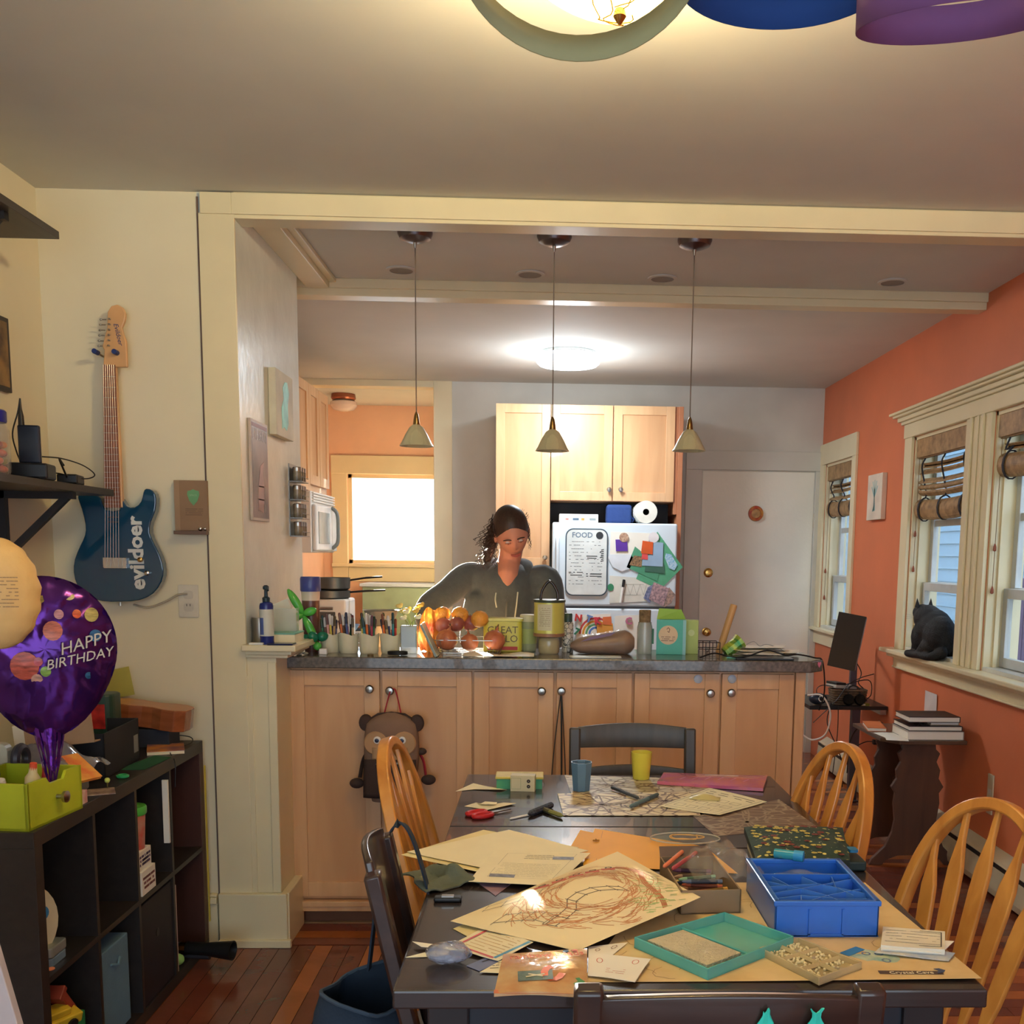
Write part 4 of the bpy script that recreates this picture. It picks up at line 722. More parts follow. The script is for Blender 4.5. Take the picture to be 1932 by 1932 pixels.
MB().add([(-.058, .03, .138), (.058, .03, .138), (.04, .06, .176), (-.05, .045, .18)], [(0, 1, 2, 3)]).build('open_flap', C((150, 196, 90)), tc_, solid=.001)
gbx = thing('green_box', 'yellow-green carton right behind the teal one', 'box', (.602, 4.15, Z0), R(-6)); MB().box((-.032, -.03, 0), (.022, .03, .135)).build('body', mat('lime_card', (176, 196, 110), .5), gbx, bev=.001); MB().lathe([(.001, .0004), (.013, .0004)], 20, FY(-.006, -.031, .085), caps=False).build('round_label', C((200, 214, 150)), gbx)
rk = thing('small_wire_rack', 'small black wire rack before the white door', 'rack', (.668, 4.18, Z0)); b = MB()
for yy in (-.04, .04):
    for z in (.018, .045): b.tube([(-.04, yy, z), (.045, yy, z)], .0018, 5)
    for x_ in (-.04, -.012, .016, .045): b.tube([(x_, yy, 0), (x_, yy, .046)], .0018, 5)
for x_ in (-.04, .045): b.tube([(x_, -.04, .045), (x_, .04, .045)], .0018, 5)
b.build('wires', BLACK, rk); MB().ball((.0, 0, .01), .009, 10).build('foot_ball', STEEL, rk, smooth=True)
st = thing('rolling_pin', 'plain wooden rod leaning up at an angle before the white door', 'rod', (.712, 4.16, Z0), (0, R(16), 0)); MB().lathe([(.012, 0), (.0145, .004), (.0145, .20), (.013, .206), (.001, .207)], 18).build('rod', mat('pale_beech', (206, 160, 104), .45, kind='wood', vscale=3), st, smooth=True)
gc = thing('green_snack_tube', 'crumpled green and yellow snack packet tipped over on the counter', 'packet', (.765, 4.14, Z0+.028), (R(0), R(52), R(10)))
MB().lathe([(.004, -.042), (.024, -.04), (.028, -.02), (.027, .02), (.034, .042), (.03, .042), (.004, .03)], 9).build('packet', mat('green_foil', (40, 130, 60), .3, .2, var=.3, vscale=14, rgb2=(196, 200, 70), stretch=(1, 1, 4)), gc, smooth=20)
# papers, tablet and cables at the right end
q = random.Random(3)
for i in range(6):
    a = q.uniform(-.5, .5); o = MB().sheet(lambda u, v: Vector(((u-.5)*.2, (v-.5)*.14, .004*math.sin(3*u+i)+.0*v)), 6, 4, .0006).build('loose_paper', WPAPER, smooth=60)
    solo(o, 'loose white sheet at the right end of the counter, %s of the messy pile' % ('bottom', 'second', 'third', 'fourth', 'fifth', 'topmost')[i], 'paper', 'loose sheets on the counter end', loc=(.86+.07*q.uniform(-1, 1), 4.13+.05*q.uniform(-1, 1), Z0+.003+i*.005), rot=(0, 0, a))
solo(MB().box((-.11, -.06, 0), (.11, .06, .007)).build('tablet', mat('dark_tablet', (40, 44, 50), .15), bev=.003), 'thin dark tablet lying at the front of the counter end', 'tablet', loc=(.85, 3.955, Z0), rot=(0, 0, R(-3)))
def cable(name, pts, m, lb, r=.003, n=6, cat='cable', group=None): return solo(MB().tube(bez(*pts, n=n), r, 6).build(name, m, smooth=60), lb, cat, group)
cable('black_cable', [(.60, 3.93, Z0+.004), (.66, 3.95, Z0+.02), (.72, 3.93, Z0+.008), (.78, 3.92, Z0+.012), (.86, 3.93, Z0+.035), (.93, 3.92, Z0+.018), (.98, 3.93, Z0+.02), (1.05, 3.95, Z0+.006), (1.085, 3.96, Z0-.01), (1.1, 3.97, .93), (1.09, 4.0, .85)], BLACK, 'black cable snaking over the right end of the counter and hanging off it')
cable('thin_gray_wire', [(.80, 4.12, Z0+.03), (.85, 4.15, Z0+.05), (.87, 4.12, Z0+.035), (.9, 4.14, Z0+.04), (.94, 4.16, Z0+.03), (.98, 4.1, Z0+.01)], C((160, 160, 160)), 'thin gray wire looping over the loose sheets', .0015)
solo(MB().cyl((0, 0, 0), (.045, 0, 0), .004, .004).build('screwdriver', C((90, 170, 160)), smooth=True), 'little teal and red tool lying beside the black cable', 'tool', loc=(.705, 3.93, Z0+.005))
solo(MB().sheet(lambda u, v: Vector(((u-.5)*.27, (v-.5)*.12, .002+.006*math.sin(3*PI*u)*v)), 10, 3, .0006).build('counter_leaflet', WPAPER, smooth=60), 'white leaflet lying flat before the onions', 'paper', loc=(-.17, 3.945, Z0+.005), rot=(0, 0, 0))
solo(MB().prism(rrect(.20, .09, .02), .003).build('pale_mat', C((196, 200, 186)), bev=.001), 'pale flat mat before the bread', 'mat', loc=(.20, 3.955, Z0))
# ---------------------------------------------------------------- things on the partition wall
def AXl(u, v): return AX(u, v, XP)
a = thing('teal_canvas', 'small canvas with a teal animal silhouette on the partition wall', 'painting', (XP, 4.235, 2.02))
MB().box((.001, -.135, -.13), (.03, .135, .12)).build('canvas', mat('canvas_cream', (226, 220, 196), .7, bump=.1, bscale=200), a, bev=.002)
MB().prism([(-.05, -.1), (-.02, -.09), (.02, -.1), (.05, -.07), (.045, 0), (.07, .05), (.04, .09), (0, .085), (-.03, .06), (-.02, .02), (-.055, -.02)], .0008, FXp(.0302, 0, 0)).build('animal_shape', mat('teal_paint', (120, 214, 190), .5, var=.15, vscale=20), a)
a = thing('poster', 'dark band poster in a thin pale frame on the partition wall', 'poster', (XP, 3.925, 1.735))
MB().box((.001, -.115, -.18), (.010, .115, .18)).build('frame', mat('poster_frame', (206, 190, 176), .5), a, bev=.001)
pf = lambda u, v: Vector((.0106, -.105+.21*u, -.17+.34*v))
MB().sheet(pf, 1, 1).build('print', mat('poster_print', (150, 122, 118), .35, var=.2, vscale=5, rgb2=(70, 58, 70)), a)
MB().box((.0106, -.1, .155), (.0112, .1, .168)).build('red_strip', C((150, 84, 76)), a)
text('poster_heading', 'LIVE SHOW', .036, C((210, 200, 196)), a, FXp(.011, 0, .128) @ TR(sc=(1, 1.6, 1)), .0003)
MB().prism([(-.04, -.13), (.03, -.14), (.05, -.05), (.03, 0), (.05, .05), (0, .03), (-.03, -.04)], .0006, FXp(.0108, .0, -.01)).build('singer_figure', C((190, 150, 140)), a)
MB().ink(lambda u, v: pf(u, v)+Vector((.0004, 0, 0)), [[(.25+.1*k, .07), (.25+.1*k, .15)] for k in range(6)]+[[(.3, .2), (.7, .2), (.7, .34), (.3, .34), (.3, .2)]], .004).build('poster_print', C((210, 190, 180)), a)
sr = thing('spice_rack', 'four tier steel spice rack on the partition wall', 'rack', (XP, 4.46, 1.655))
b = MB(); b.box((.0, -.07, -.15), (.004, .055, .15)); 
for k in range(4): b.box((0, -.07, -.15+.075*k), (.055, .055, -.146+.075*k)).tube([(.055, -.07, -.13+.075*k), (.055, .055, -.13+.075*k)], .0015, 4)
b.build('rack_frame', mat('rack_steel', (130, 130, 126), .3, .9), sr)
for k in range(4):
    for j in range(3):
        t = thing('spice_jar', 'silver-lidded spice jar on the %s shelf of the wall rack, %s slot' % (('bottom', 'second lowest', 'second highest', 'top')[k], ('nearest', 'middle', 'farthest')[j]), 'jar', (XP+.03, 4.46-.045+.04*j, 1.655-.1455+.075*k), 0, 'spice jars in the wall rack')
        MB().lathe([(.001, 0), (.017, 0), (.018, .003), (.018, .04)], 12).build('jar', mat('spice_glass', (150, 140, 120), .2, var=.2, vscale=30), t, smooth=True); MB().lathe([(.019, .04), (.019, .055), (.016, .058), (.001, .058)], 12).build('lid', STEEL, t, smooth=True)
# ================================================================ soft bodies: union of tubes and balls, fused by a voxel remesh
def fuse(mb, name, m, parent=None, voxel=.006, it=6, label=None):
    o = mb.build(name, m, parent, label=label)
    q = o.modifiers.new('remesh', 'REMESH'); q.mode = 'VOXEL'; q.voxel_size = voxel; q.use_smooth_shade = True
    q = o.modifiers.new('smooth', 'SMOOTH'); q.factor = .5; q.iterations = it
    return o
def limb(b, pts, n=14):
    P = [Vector(p[:3]) for p in pts]; rs = [p[3] for p in pts]; Q = bez(*P, n=5); k = len(Q); rr = []
    for i in range(k):
        t = i/(k-1)*(len(rs)-1); j = min(int(t), len(rs)-2); rr.append(rs[j]+(rs[j+1]-rs[j])*(t-j))
    b.tube(Q, rr, n); b.ball(P[0], rs[0], n); b.ball(P[-1], rs[-1], n)
SKIN = mat('skin', (206, 146, 122), .5, var=.04, vscale=10); SKIN.node_tree.nodes['Principled BSDF'].inputs['Subsurface Weight'].default_value = .12
HAIRM = mat('dark_brown_hair', (62, 46, 38), .45, var=.15, vscale=3, rgb2=(40, 30, 26), stretch=(60, 60, 2))
HOOD = mat('charcoal_hoodie', (80, 92, 96), .9, var=.06, vscale=30, bump=.15, bscale=120, sheen=.3)
JEANS = mat('dark_jeans', (44, 52, 74), .85, bump=.1)
PB = Vector((-.17, 4.93, 0))
pe = thing('person', 'person in a dark charcoal hoodie with tied-back dark hair, head bowed, working behind the island', 'person', PB)
# body, one continuous surface (local coordinates, facing -Y)
b = MB()
limb(b, [(0, .10, .93, .115), (0, .07, 1.05, .11), (-.005, .03, 1.20, .12), (-.005, -.0, 1.30, .10), (.0, -.02, 1.37, .058), (.01, -.045, 1.44, .050)])
b.ball((0, .1, .92), (.165, .12, .11), 16); limb(b, [(.005, -.04, 1.41, .052), (.002, -.088, 1.345, .050), (0, -.118, 1.262, .012)], 12)
SH_L, SH_R = Vector((-.19, -.0, 1.335)), Vector((.185, .0, 1.325))
EL_L, EL_R = Vector((-.36, -.18, 1.19)), Vector((.235, -.07, 1.075))
HD_L, HD_R = Vector((-.30, -.40, .985)), Vector((.07, -.36, .985))
limb(b, [(*Vector((-.02, 0.01, 1.30)), .05), (*SH_L, .045), (*EL_L, .04), (*(EL_L.lerp(HD_L, .5)), .034), (*HD_L, .024)])
limb(b, [(*Vector((.02, 0.01, 1.30)), .05), (*SH_R, .045), (*EL_R, .04), (*(EL_R.lerp(HD_R, .5)), .034), (*HD_R, .024)])
for sx in (-1, 1):
    limb(b, [(sx*.085, .1, .90, .095), (sx*.095, .08, .70, .08), (sx*.095, .06, .48, .056), (sx*.095, .08, .28, .052), (sx*.095, .11, .09, .036)])
    limb(b, [(sx*.095, .12, .05, .04), (sx*.10, .02, .04, .038), (sx*.105, -.07, .03, .03)])
# hands: palm, four fingers, thumb from the side
for H, sx, E_ in ((HD_L, -1, EL_L), (HD_R, 1, EL_R)):
    d = Vector((-.15*sx, -.75, -.35)).normalized(); side = d.cross(Vector((0, 0, 1))).normalized()*(-sx)
    pc = H+d*.045; limb(b, [(*H, .024), (*(H+d*.04+side*.012), .024), (*(H+d*.075), .020)], 10)
    b.ball(pc+d*.012, (.036, .036, .018), 10)
    for k in range(4):
        s0 = pc+d*.03-side*(.026-.0175*k); L_ = (.062, .07, .064, .050)[k]
        limb(b, [(*s0, .0095), (*(s0+d*L_*.45+Vector((0, 0, .006))), .009), (*(s0+d*L_*.8-Vector((0, 0, .010))), .008), (*(s0+d*L_-Vector((0, 0, .026))), .007)], 8)
    t0 = pc-d*.012-side*.03 if False else pc-d*.01-side*.028
    limb(b, [(*t0, .012), (*(t0-side*.02+d*.022), .0105), (*(t0-side*.018+d*.052-Vector((0, 0, .008))), .009)], 8)
# head
HC = Vector((.02, -.085, 1.535)); HR = Matrix.Rotation(R(30), 4, 'X') @ Matrix.Rotation(R(-6), 4, 'Y') @ Matrix.Rotation(R(10), 4, 'Z')
def headf(u, v):
    th = 2*PI*u; ph = PI*v; s_, c_ = math.sin(ph), math.cos(ph)
    d = Vector((s_*math.sin(th), -s_*math.cos(th), c_)); x_, y_, z_ = d
    r = Vector((x_*.074, y_*.094, z_*.108))
    if z_ < 0: r.x *= 1-.30*(-z_)**1.4; r.y *= 1-.16*(-z_) if y_ < 0 else 1-.45*(-z_)
    g = lambda cx, cz, sx, sz, a: a*math.exp(-((x_-cx)/sx)**2-((z_-cz)/sz)**2) if y_ < 0 else 0
    k = g(0, -.10, .11, .20, .016)+g(0, -.22, .15, .09, .012)+g(0, .2, .7, .12, .004)-g(-.38, .06, .2, .12, .010)-g(.38, .06, .2, .12, .010)+g(0, -.50, .3, .07, .006)-g(0, -.585, .25, .03, .004)+g(0, -.64, .26, .06, .005)+g(0, -.86, .3, .12, .008)+g(.5, -.2, .2, .2, .004)+g(-.5, -.2, .2, .2, .004)
    r.y -= k; return HC+HR.to_3x3() @ r
b.sheet(headf, 48, 44)
for sx in (-1, 1): b.ball(Vector(HC+HR.to_3x3() @ Vector((sx*.076, .008, -.005))), (.009, .018, .03), 10)
limb(b, [(*(Vector((.01, -.045, 1.42))), .052), (*(HC+Vector((0, .02, -.05))), .056)])
fuse(b, 'body', SKIN, pe, .0055, 3)
hp_ = lambda x_, y_, z_: HC+HR.to_3x3() @ Vector((x_, y_, z_))
for sx in (-1, 1):
    MB().tube(bez(hp_(sx*.014, -.092, .02), hp_(sx*.030, -.094, .026), hp_(sx*.05, -.080, .018), n=4), [.0028]*8+[.0015], 6).build('eyebrow', HAIRM, pe, smooth=True)
    ey = MB().ball(hp_(sx*.029, -.078, .004), (.012, .010, .008), 12).build('eye', mat('eye_white', (220, 214, 206), .2), pe, smooth=True)
    MB().ball(hp_(sx*.029, -.086, .002), (.005, .004, .005), 10).build('iris', mat('brown_iris', (70, 50, 36), .2), ey, smooth=True)
    MB().tube(bez(hp_(sx*.016, -.086, .002), hp_(sx*.029, -.092, .0045), hp_(sx*.043, -.080, .001), n=4), .0026, 6).build('eyelid', mat('lid_skin', (170, 110, 92), .5), pe, smooth=True)
MB().tube(bez(hp_(-.022, -.082, -.0615), hp_(-.008, -.092, -.0585), hp_(0, -.092, -.060), hp_(.008, -.092, -.0585), hp_(.022, -.082, -.0615), n=4), .0035, 8).tube(bez(hp_(-.02, -.083, -.064), hp_(0, -.092, -.068), hp_(.02, -.083, -.064), n=5), .0042, 8).build('lips', mat('lip_skin', (176, 96, 88), .4), pe, smooth=True)
# hair: cap, tied bun behind, loose curls on the sunlit side
b = MB()
b.ball(hp_(0, 0, 0), 1e-4) if False else None
b.sheet(lambda u, v: hp_(.083*math.sin(PI*v)*math.cos(2*PI*u), .021+.101*math.sin(PI*v)*math.sin(2*PI*u), .033+.098*math.cos(PI*v)), 28, 18)
b.ball(hp_(0, .06, .0), (.07, .055, .09), 14); limb(b, [(*hp_(-.02, .11, .03), .035), (*hp_(-.06, .12, -.02), .032), (*hp_(-.10, .08, -.08), .030), (*hp_(-.13, .05, -.14), .022)])
hr = fuse(b, 'hair', HAIRM, pe, .006, 3)
q = random.Random(4); b = MB()
for i in range(46):
    a = hp_(-.074+q.uniform(-.004, .012), .03+q.uniform(-.03, .05), .03+q.uniform(-.05, .06)); e_ = Vector((-.02+q.uniform(-.075, .02), q.uniform(-.05, .03), -.08-q.uniform(0, .08)))
    f_ = q.uniform(9, 16); am = q.uniform(.006, .012); b.tube([a+e_*t+Vector((am*math.sin(f_*t*2+i), am*math.cos(f_*t*2+i), 0))*t**.4 for t in [k/14 for k in range(15)]], .0014, 4)
for i in range(16):
    a = hp_(.075, .02+q.uniform(-.03, .03), q.uniform(-.02, .05)); b.tube([a+Vector((.006+.01*t*q.random(), 0, -.075*t)) + Vector((.005*math.sin(9*t+i), .004*math.cos(8*t+i), 0)) for t in [k/8 for k in range(9)]], .001, 4)
for i in range(30):
    t0 = q.uniform(0, 2*PI); b.tube([hp_(.08*math.sin(t0)*(1+.05*k), -.03+.06*math.cos(t0)+.012, .07+.045*abs(math.cos(t0))+.006*k) for k in range(3)], .0008, 3)
b.build('loose_curls', HAIRM, pe, kind='stuff')
# hoodie
b = MB()
limb(b, [(0, .08, .93, .155), (0, .06, 1.05, .150), (-.005, .02, 1.18, .158), (-.005, .0, 1.28, .135)], 20)
b.ball((-.005, .01, 1.265), (.185, .10, .085), 18)
limb(b, [(-.13, -.02, 1.2, .08), (-.14, -.02, 1.05, .09)]); limb(b, [(.11, -.0, 1.2, .08), (.12, 0, 1.05, .09)])
for SHp, E_, H, sx in ((SH_L, EL_L, HD_L, -1), (SH_R, EL_R, HD_R, 1)):
    limb(b, [(*(SHp*.55+Vector((0, .01, 1.285))*.45), .075), (*SHp, .068), (*(SHp.lerp(E_, .5)), .064), (*E_, .058), (*(E_.lerp(H, .5)), .052), (*(E_.lerp(H, .88)), .044)])
    b.ball(E_.lerp(H, .9), .046, 12)
fuse(b, 'hoodie', HOOD, pe, .008, 6)
b = MB(); b.tube(bez((-.075, -.055, 1.33), (-.09, .01, 1.385), (-.06, .075, 1.40), (0, .10, 1.395), (.06, .075, 1.40), (.09, .01, 1.385), (.075, -.055, 1.33), (.02, -.115, 1.245), n=6), [.02]+[.032]*34+[.03]*7+[.012], 10, flat=.8); b.tube(bez((-.075, -.055, 1.33), (-.04, -.1, 1.28), (-.005, -.118, 1.235), n=5), .02, 8)
b.ball((0, .125, 1.35), (.09, .05, .07), 12)
fuse(b, 'hood', HOOD, pe, .008, 5)
MB().add([(-.055, -.10, 1.345), (.06, -.10, 1.345), (.012, -.150, 1.235)], [(0, 2, 1)]).build('neck_skin', SKIN, pe, solid=.01) if False else None
CORD = mat('pale_drawstring', (206, 216, 206), .7)
MB().tube(bez((-.05, -.135, 1.265), (-.052, -.165, 1.235), (-.046, -.17, 1.20), n=5), .0035, 6).build('drawstring', CORD, pe); MB().tube(bez((.05, -.135, 1.27), (.045, -.168, 1.21), (.035, -.172, 1.13), n=5), .0035, 6).build('drawstring', CORD, pe)
MB().tube(bez((.0, -.150, 1.225), (-.002, -.172, 1.18), (-.004, -.168, 1.05), (0, -.10, .95), n=5), .004, 5, flat=.5).build('zip', mat('zip_gray', (120, 128, 126), .4, .3), pe)
b = MB()
for sx in (-1, 1): limb(b, [(sx*.08, .1, .88, .115), (sx*.095, .08, .70, .095), (sx*.095, .06, .48, .074), (sx*.095, .08, .28, .07), (sx*.095, .11, .11, .062)])
b.ball((0, .1, .91), (.175, .13, .11), 16); fuse(b, 'jeans', JEANS, pe, .01, 5)
for sx in (-1, 1):
    b = MB(); limb(b, [(sx*.095, .125, .055, .048), (sx*.10, .02, .045, .046), (sx*.107, -.085, .040, .038)]); fuse(b, 'shoe', mat('dark_shoe', (40, 40, 44), .6), pe, .008, 3)
# ================================================================ the cat on the sill
CT = Vector((XR-.005, 5.19, .9455))
cat_ = thing('black_cat', 'black cat crouched on the window sill looking left', 'cat', CT)
FUR = mat('black_cat_fur', (14, 14, 18), .6, var=.2, vscale=60, bump=.5, bscale=200)
b = MB()
b.ball((.01, .0, .12), (.085, .125, .115), 18); b.ball((.0, -.06, .115), (.085, .10, .105), 16); b.ball((-.01, .09, .12), (.07, .07, .10), 14)
b.ball((-.02, .06, .20), (.07, .09, .07), 14); b.ball((0, .02, .15), (.088, .12, .10), 16); b.ball((-.02, .09, .10), (.07, .075, .09), 14); b.ball((-.03, .115, .225), (.050, .052, .045), 14); b.ball((-.035, .155, .205), (.024, .026, .02), 12); b.ball((-.035, .162, .192), (.018, .018, .014), 10)
limb(b, [(-.04, .10, .10, .035), (-.05, .115, .05, .028), (-.055, .125, .016, .022), (-.06, .15, .012, .018)]); limb(b, [(.03, .10, .10, .035), (.03, .12, .04, .026), (.03, .14, .014, .02)])
limb(b, [(-.05, -.06, .06, .05), (-.06, 0, .03, .035), (-.062, .05, .014, .02)]); limb(b, [(.05, -.06, .06, .05), (.055, .0, .03, .03), (.055, .05, .014, .02)])
limb(b, [(-.02, -.15, .04, .03), (-.07, -.12, .018, .02), (-.085, -.02, .018, .02), (-.085, .08, .012, .02), (-.085, .15, .010, .018), (-.07, .175, .012, .016)])
fuse(b, 'body', FUR, cat_, .006, 3)
for sx in (-1, 1):
    MB().add([(-.03+sx*.034-.014, .10, .255), (-.03+sx*.034+.014, .095, .255), (-.03+sx*.034, .082, .25), (-.03+sx*.036, .102, .302)], [(0, 1, 3), (1, 2, 3), (2, 0, 3), (0, 2, 1)]).build('ear', FUR, cat_, smooth=60)
    MB().ball((-.035+sx*.026, .155, .226), (.006, .007, .007), 8).build('eye', mat('cat_eye', (150, 160, 70), .1), cat_, smooth=True)
MB().ball((-.035, .181, .205), (.005, .004, .004), 8).build('nose', mat('cat_nose', (60, 44, 46), .4), cat_, smooth=True)
b = MB()
for sx in (-1, 1):
    for k in range(3): b.tube([(-.035+sx*.014, .172, .196+.004*k), (-.035+sx*.06, .175, .19+.012*k)], .0005, 3)
b.build('whiskers', mat('whisker', (120, 120, 120), .5), cat_)
# ================================================================ dining table
ZT_ = .75; tx0, tx1, ty0, ty1 = -.238, .734, 1.592, 3.235
TW = mat('espresso_table_top', (58, 48, 46), .24, rgb2=(38, 33, 34), vscale=3, kind='wood', stretch=(.8, 9, 9), coat=.35, bump=.02, bscale=14)
tbl = thing('dining_table', 'long dark brown dining table covered with papers and crafts', 'table', (0, 0, 0))
for a, b_ in ((ty0, 2.41), (2.413, 2.60), (2.603, ty1)): MB().box((tx0, a, ZT_-.032), (tx1, b_, ZT_)).build('tabletop_leaf', TW, tbl, bev=.004)
AP_ = mat('dark_blue_apron', (34, 40, 50), .4)
MB().box((tx0+.055, ty0+.06, .63), (tx1-.055, ty0+.085, ZT_-.032)).build('apron', AP_, tbl); MB().box((tx0+.055, ty1-.085, .63), (tx1-.055, ty1-.06, ZT_-.032)).build('apron', AP_, tbl)
MB().box((tx0+.055, ty0+.085, .63), (tx0+.08, ty1-.085, ZT_-.032)).build('apron', AP_, tbl); MB().box((tx1-.08, ty0+.085, .63), (tx1-.055, ty1-.085, ZT_-.032)).build('apron', AP_, tbl)
for x_ in (tx0+.05, tx1-.12):
    for y_ in (ty0+.05, ty1-.12): MB().box((x_, y_, 0), (x_+.07, y_+.07, ZT_-.032)).build('leg', mat('dark_leg', (40, 36, 38), .35), tbl, bev=.004)
# ---------------------------------------------------------------- chairs
def oak_chair(lb, loc, rz):
    t = thing('windsor_chair', lb, 'chair', loc, rz, 'honey oak bow-back chairs')
    # local: facing -Y, back at +Y
    n = 20; out = [(.235*math.sin(a)*(1+.0*math.cos(a)), -.02-.215*math.cos(a)) for a in [2*PI*i/n for i in range(n)]]
    MB().prism(out, .455, h0=.425).build('seat', OAK, t, bev=.01, seg=3)
    def bow(s):   # s -1..1 across the bow, returns point in the leaning back plane
        a = s*PI/2; x_ = .205*math.sin(a)*(1+.06*math.cos(a)); h = .49*math.cos(a)**.62 if math.cos(a) > 1e-4 else 0
        return Vector((x_, .165+h*.27, .45+h))
    MB().sweep([bow(-1+2*i/40) for i in range(41)], [(-.013, -.016), (.013, -.016), (.013, .016), (-.013, .016)], up=(0, -1, .27)).build('bow', OAK, t, bev=.004, smooth=50)
    for k in range(5):
        s = (-.5, -.25, 0, .25, .5)[k]; tp = bow(s); bx = .035*(k-2)*1.35; bt = Vector((bx, .165, .453)); up = (tp-bt); L_ = up.length; up.normalize(); sx = up.cross(Vector((0, -1, 0))).normalized(); fz = sx.cross(up).normalized()
        w0 = [(0, .006), (.12, .009), (.30, .018), (.62, .021), (.72, .020), (.86, .008), (1, .006)]
        pts = [(w, L_*h) for h, w in w0]+[(-w, L_*h) for h, w in reversed(w0)]
        MB().prism(pts, .006, M3(bt, sx, up, fz), h0=-.006).build('spindle', OAK, t, bev=.003)
    for sx in (-1, 1):
        for sy in (-1, 1):
            a = Vector((sx*.15, -.02+sy*.14, .43)); b_ = Vector((sx*.21, -.02+sy*.21, 0)); P = [a.lerp(b_, k/8) for k in range(9)]
            MB().tube(P, [.014, .018, .016, .021, .022, .018, .021, .016, .012], 12).build('leg', OAK, t, smooth=60)
        MB().tube([(sx*.175, -.19, .22), (sx*.175, .15, .22)], [.010, .010], 8).tube([(sx*.175, -.1, .22), (sx*.175, -.02, .22), (sx*.175, .06, .22)], [.01, .015, .01], 10).build('stretcher', OAK, t)
    MB().tube([(-.175, -.02, .22), (0, -.02, .22), (.175, -.02, .22)], [.01, .014, .01], 10).build('stretcher', OAK, t)
    return t
def place(ch, loc, rz): ch.location = loc; ch.rotation_euler = (0, 0, rz)
# facing the table: -X for the right side chairs, +X for the left one
oak_chair('honey oak bow-back chair cut off by the right edge, nearest of the three', (.68, 1.97, 0), R(-90+21))
oak_chair('honey oak bow-back chair at the far right corner of the table', (.535, 2.66, 0), R(-90+12))
oak_chair('honey oak bow-back chair on the left, in front of the backpack', (-.12, 2.74, 0), R(87))
def dark_chair(lb, loc, rz, w=.40, top=.865, yb=.2, slats=((.80, .07), (.70, .04)), m=DARKW, post=.019, lean=.08):
    t = thing('dark_dining_chair', lb, 'chair', loc, rz, 'dark wooden dining chairs')
    MB().prism(rrect(.42, .40, .03, 3, 0, -.01), .455, h0=.43).build('seat', m, t, bev=.006)
    for sx in (-1, 1):
        P = [(sx*w/2, yb-.02, 0), (sx*w/2, yb-.02, .40), (sx*w/2, yb, .48), (sx*w/2, yb+lean*.5, (top+.46)/2), (sx*w/2, yb+lean, top)]
        MB().sweep(bez(*P, n=4), [(-post, -post*.75), (post, -post*.75), (post, post*.75), (-post, post*.75)], up=(0, -1, .05)).build('back_post', m, t, bev=.006, smooth=50)
        MB().box((sx*.185-.018, -.20, 0), (sx*.185+.018, -.165, .43)).build('leg', m, t, bev=.003)
        MB().box((sx*.19-.009, -.17, .20), (sx*.19+.009, yb-.03, .225)).build('stretcher', m, t)
    for zc, h in slats:
        f_ = (zc-.48)/(top-.48); yy = yb+lean*f_
        MB().sheet(lambda u, v: Vector(((u-.5)*(w-post*1.2), yy+.018*math.sin(PI*u)+lean*(v-.5)*h*.9/(top-.48), zc+(v-.5)*h+(.012*math.sin(PI*u) if v > .5 else 0))), 12, 2).build('slat', m, t, solid=.014, smooth=60, bev=.003)
    MB().box((-w/2, yb-.035, .43), (w/2, yb-.01, .455)).build('rear_rail', m, t)
    return t
GRW = mat('dusty_dark_wood', (74, 68, 62), .4, rgb2=(58, 54, 50), vscale=3, kind='wood')
dark_chair('dark ladder-back chair at the far end of the table before the island', (.304, 3.27, 0), 0, .39, .868, .12, ((.835, .07), (.715, .03)), GRW, .019, .05)
chE = dark_chair('dark brown slat-back chair at the left of the table with a navy strap over it', (-.085, 1.97, 0), R(90+4), .26, .872, .14, ((.74, .30),), DARKW, .021, .09)
chF = dark_chair('dark brown chair at the near end of the table, only its top rail visible', (.265, 1.60, 0), R(180), .395, .853, .17, ((.812, .058), (.68, .07)), DARKW, .021, .06)
for k, (dx, w_) in enumerate(((-.045, .018), (-.115, .021))):
    MB().sheet(lambda u, v: Vector((dx+(u-.5)*w_*(1+.5*math.sin(5*v+k)), .258+(v-.5)*.012, .792+.042*v+.004*math.sin(6*u+k))), 5, 6).build('teal_paint_mark', mat('teal_paint_bright', (60, 220, 196), .5), chF, solid=.002, label='bright teal paint mark on the chair rail')
# navy tote hung by its strap on the left chair
NV = mat('navy_canvas', (34, 48, 64), .9, bump=.2, bscale=150, var=.06)
tote = thing('navy_tote_bag', 'navy canvas tote bag hanging from the left dark chair by its strap', 'bag', (-.305, 1.98, -.03))
sp0 = AZ(724, 1592, .885); 
MB().sweep(bez((-.05, .08, .62), (-.03, .11, .80), (-.005, .125, .908), (.03, .12, .905), (.07, .10, .79), (.10, .08, .65), n=6), [(-.014, -.002), (.014, -.002), (.014, .002), (-.014, .002)], up=(1, 0, .3)).build('strap', NV, tote)
def totef(u, v):
    a = 2*PI*u; w_ = .075+.05*(1-v)**.5+.012*math.sin(3*a+2); d_ = .05+.03*(1-v); sgx = math.copysign(abs(math.cos(a))**.7, math.cos(a)); sgy = math.copysign(abs(math.sin(a))**.8, math.sin(a))
    return Vector((-.045+w_*sgx, d_*2.2*sgy, .16+.46*v+.02*math.sin(2*a)*v))
MB().sheet(totef, 32, 12).sheet(lambda u, v: (totef(u, 0)-Vector((-.045, 0, .16)))*v+Vector((-.045, 0, .16)), 32, 2).build('bag_body', NV, tote, solid=.004, smooth=60)
MB().tube([totef(k/24, 1) for k in range(24)], .004, 6, closed=True).build('hem', mat('navy_hem', (60, 76, 92), .8), tote)
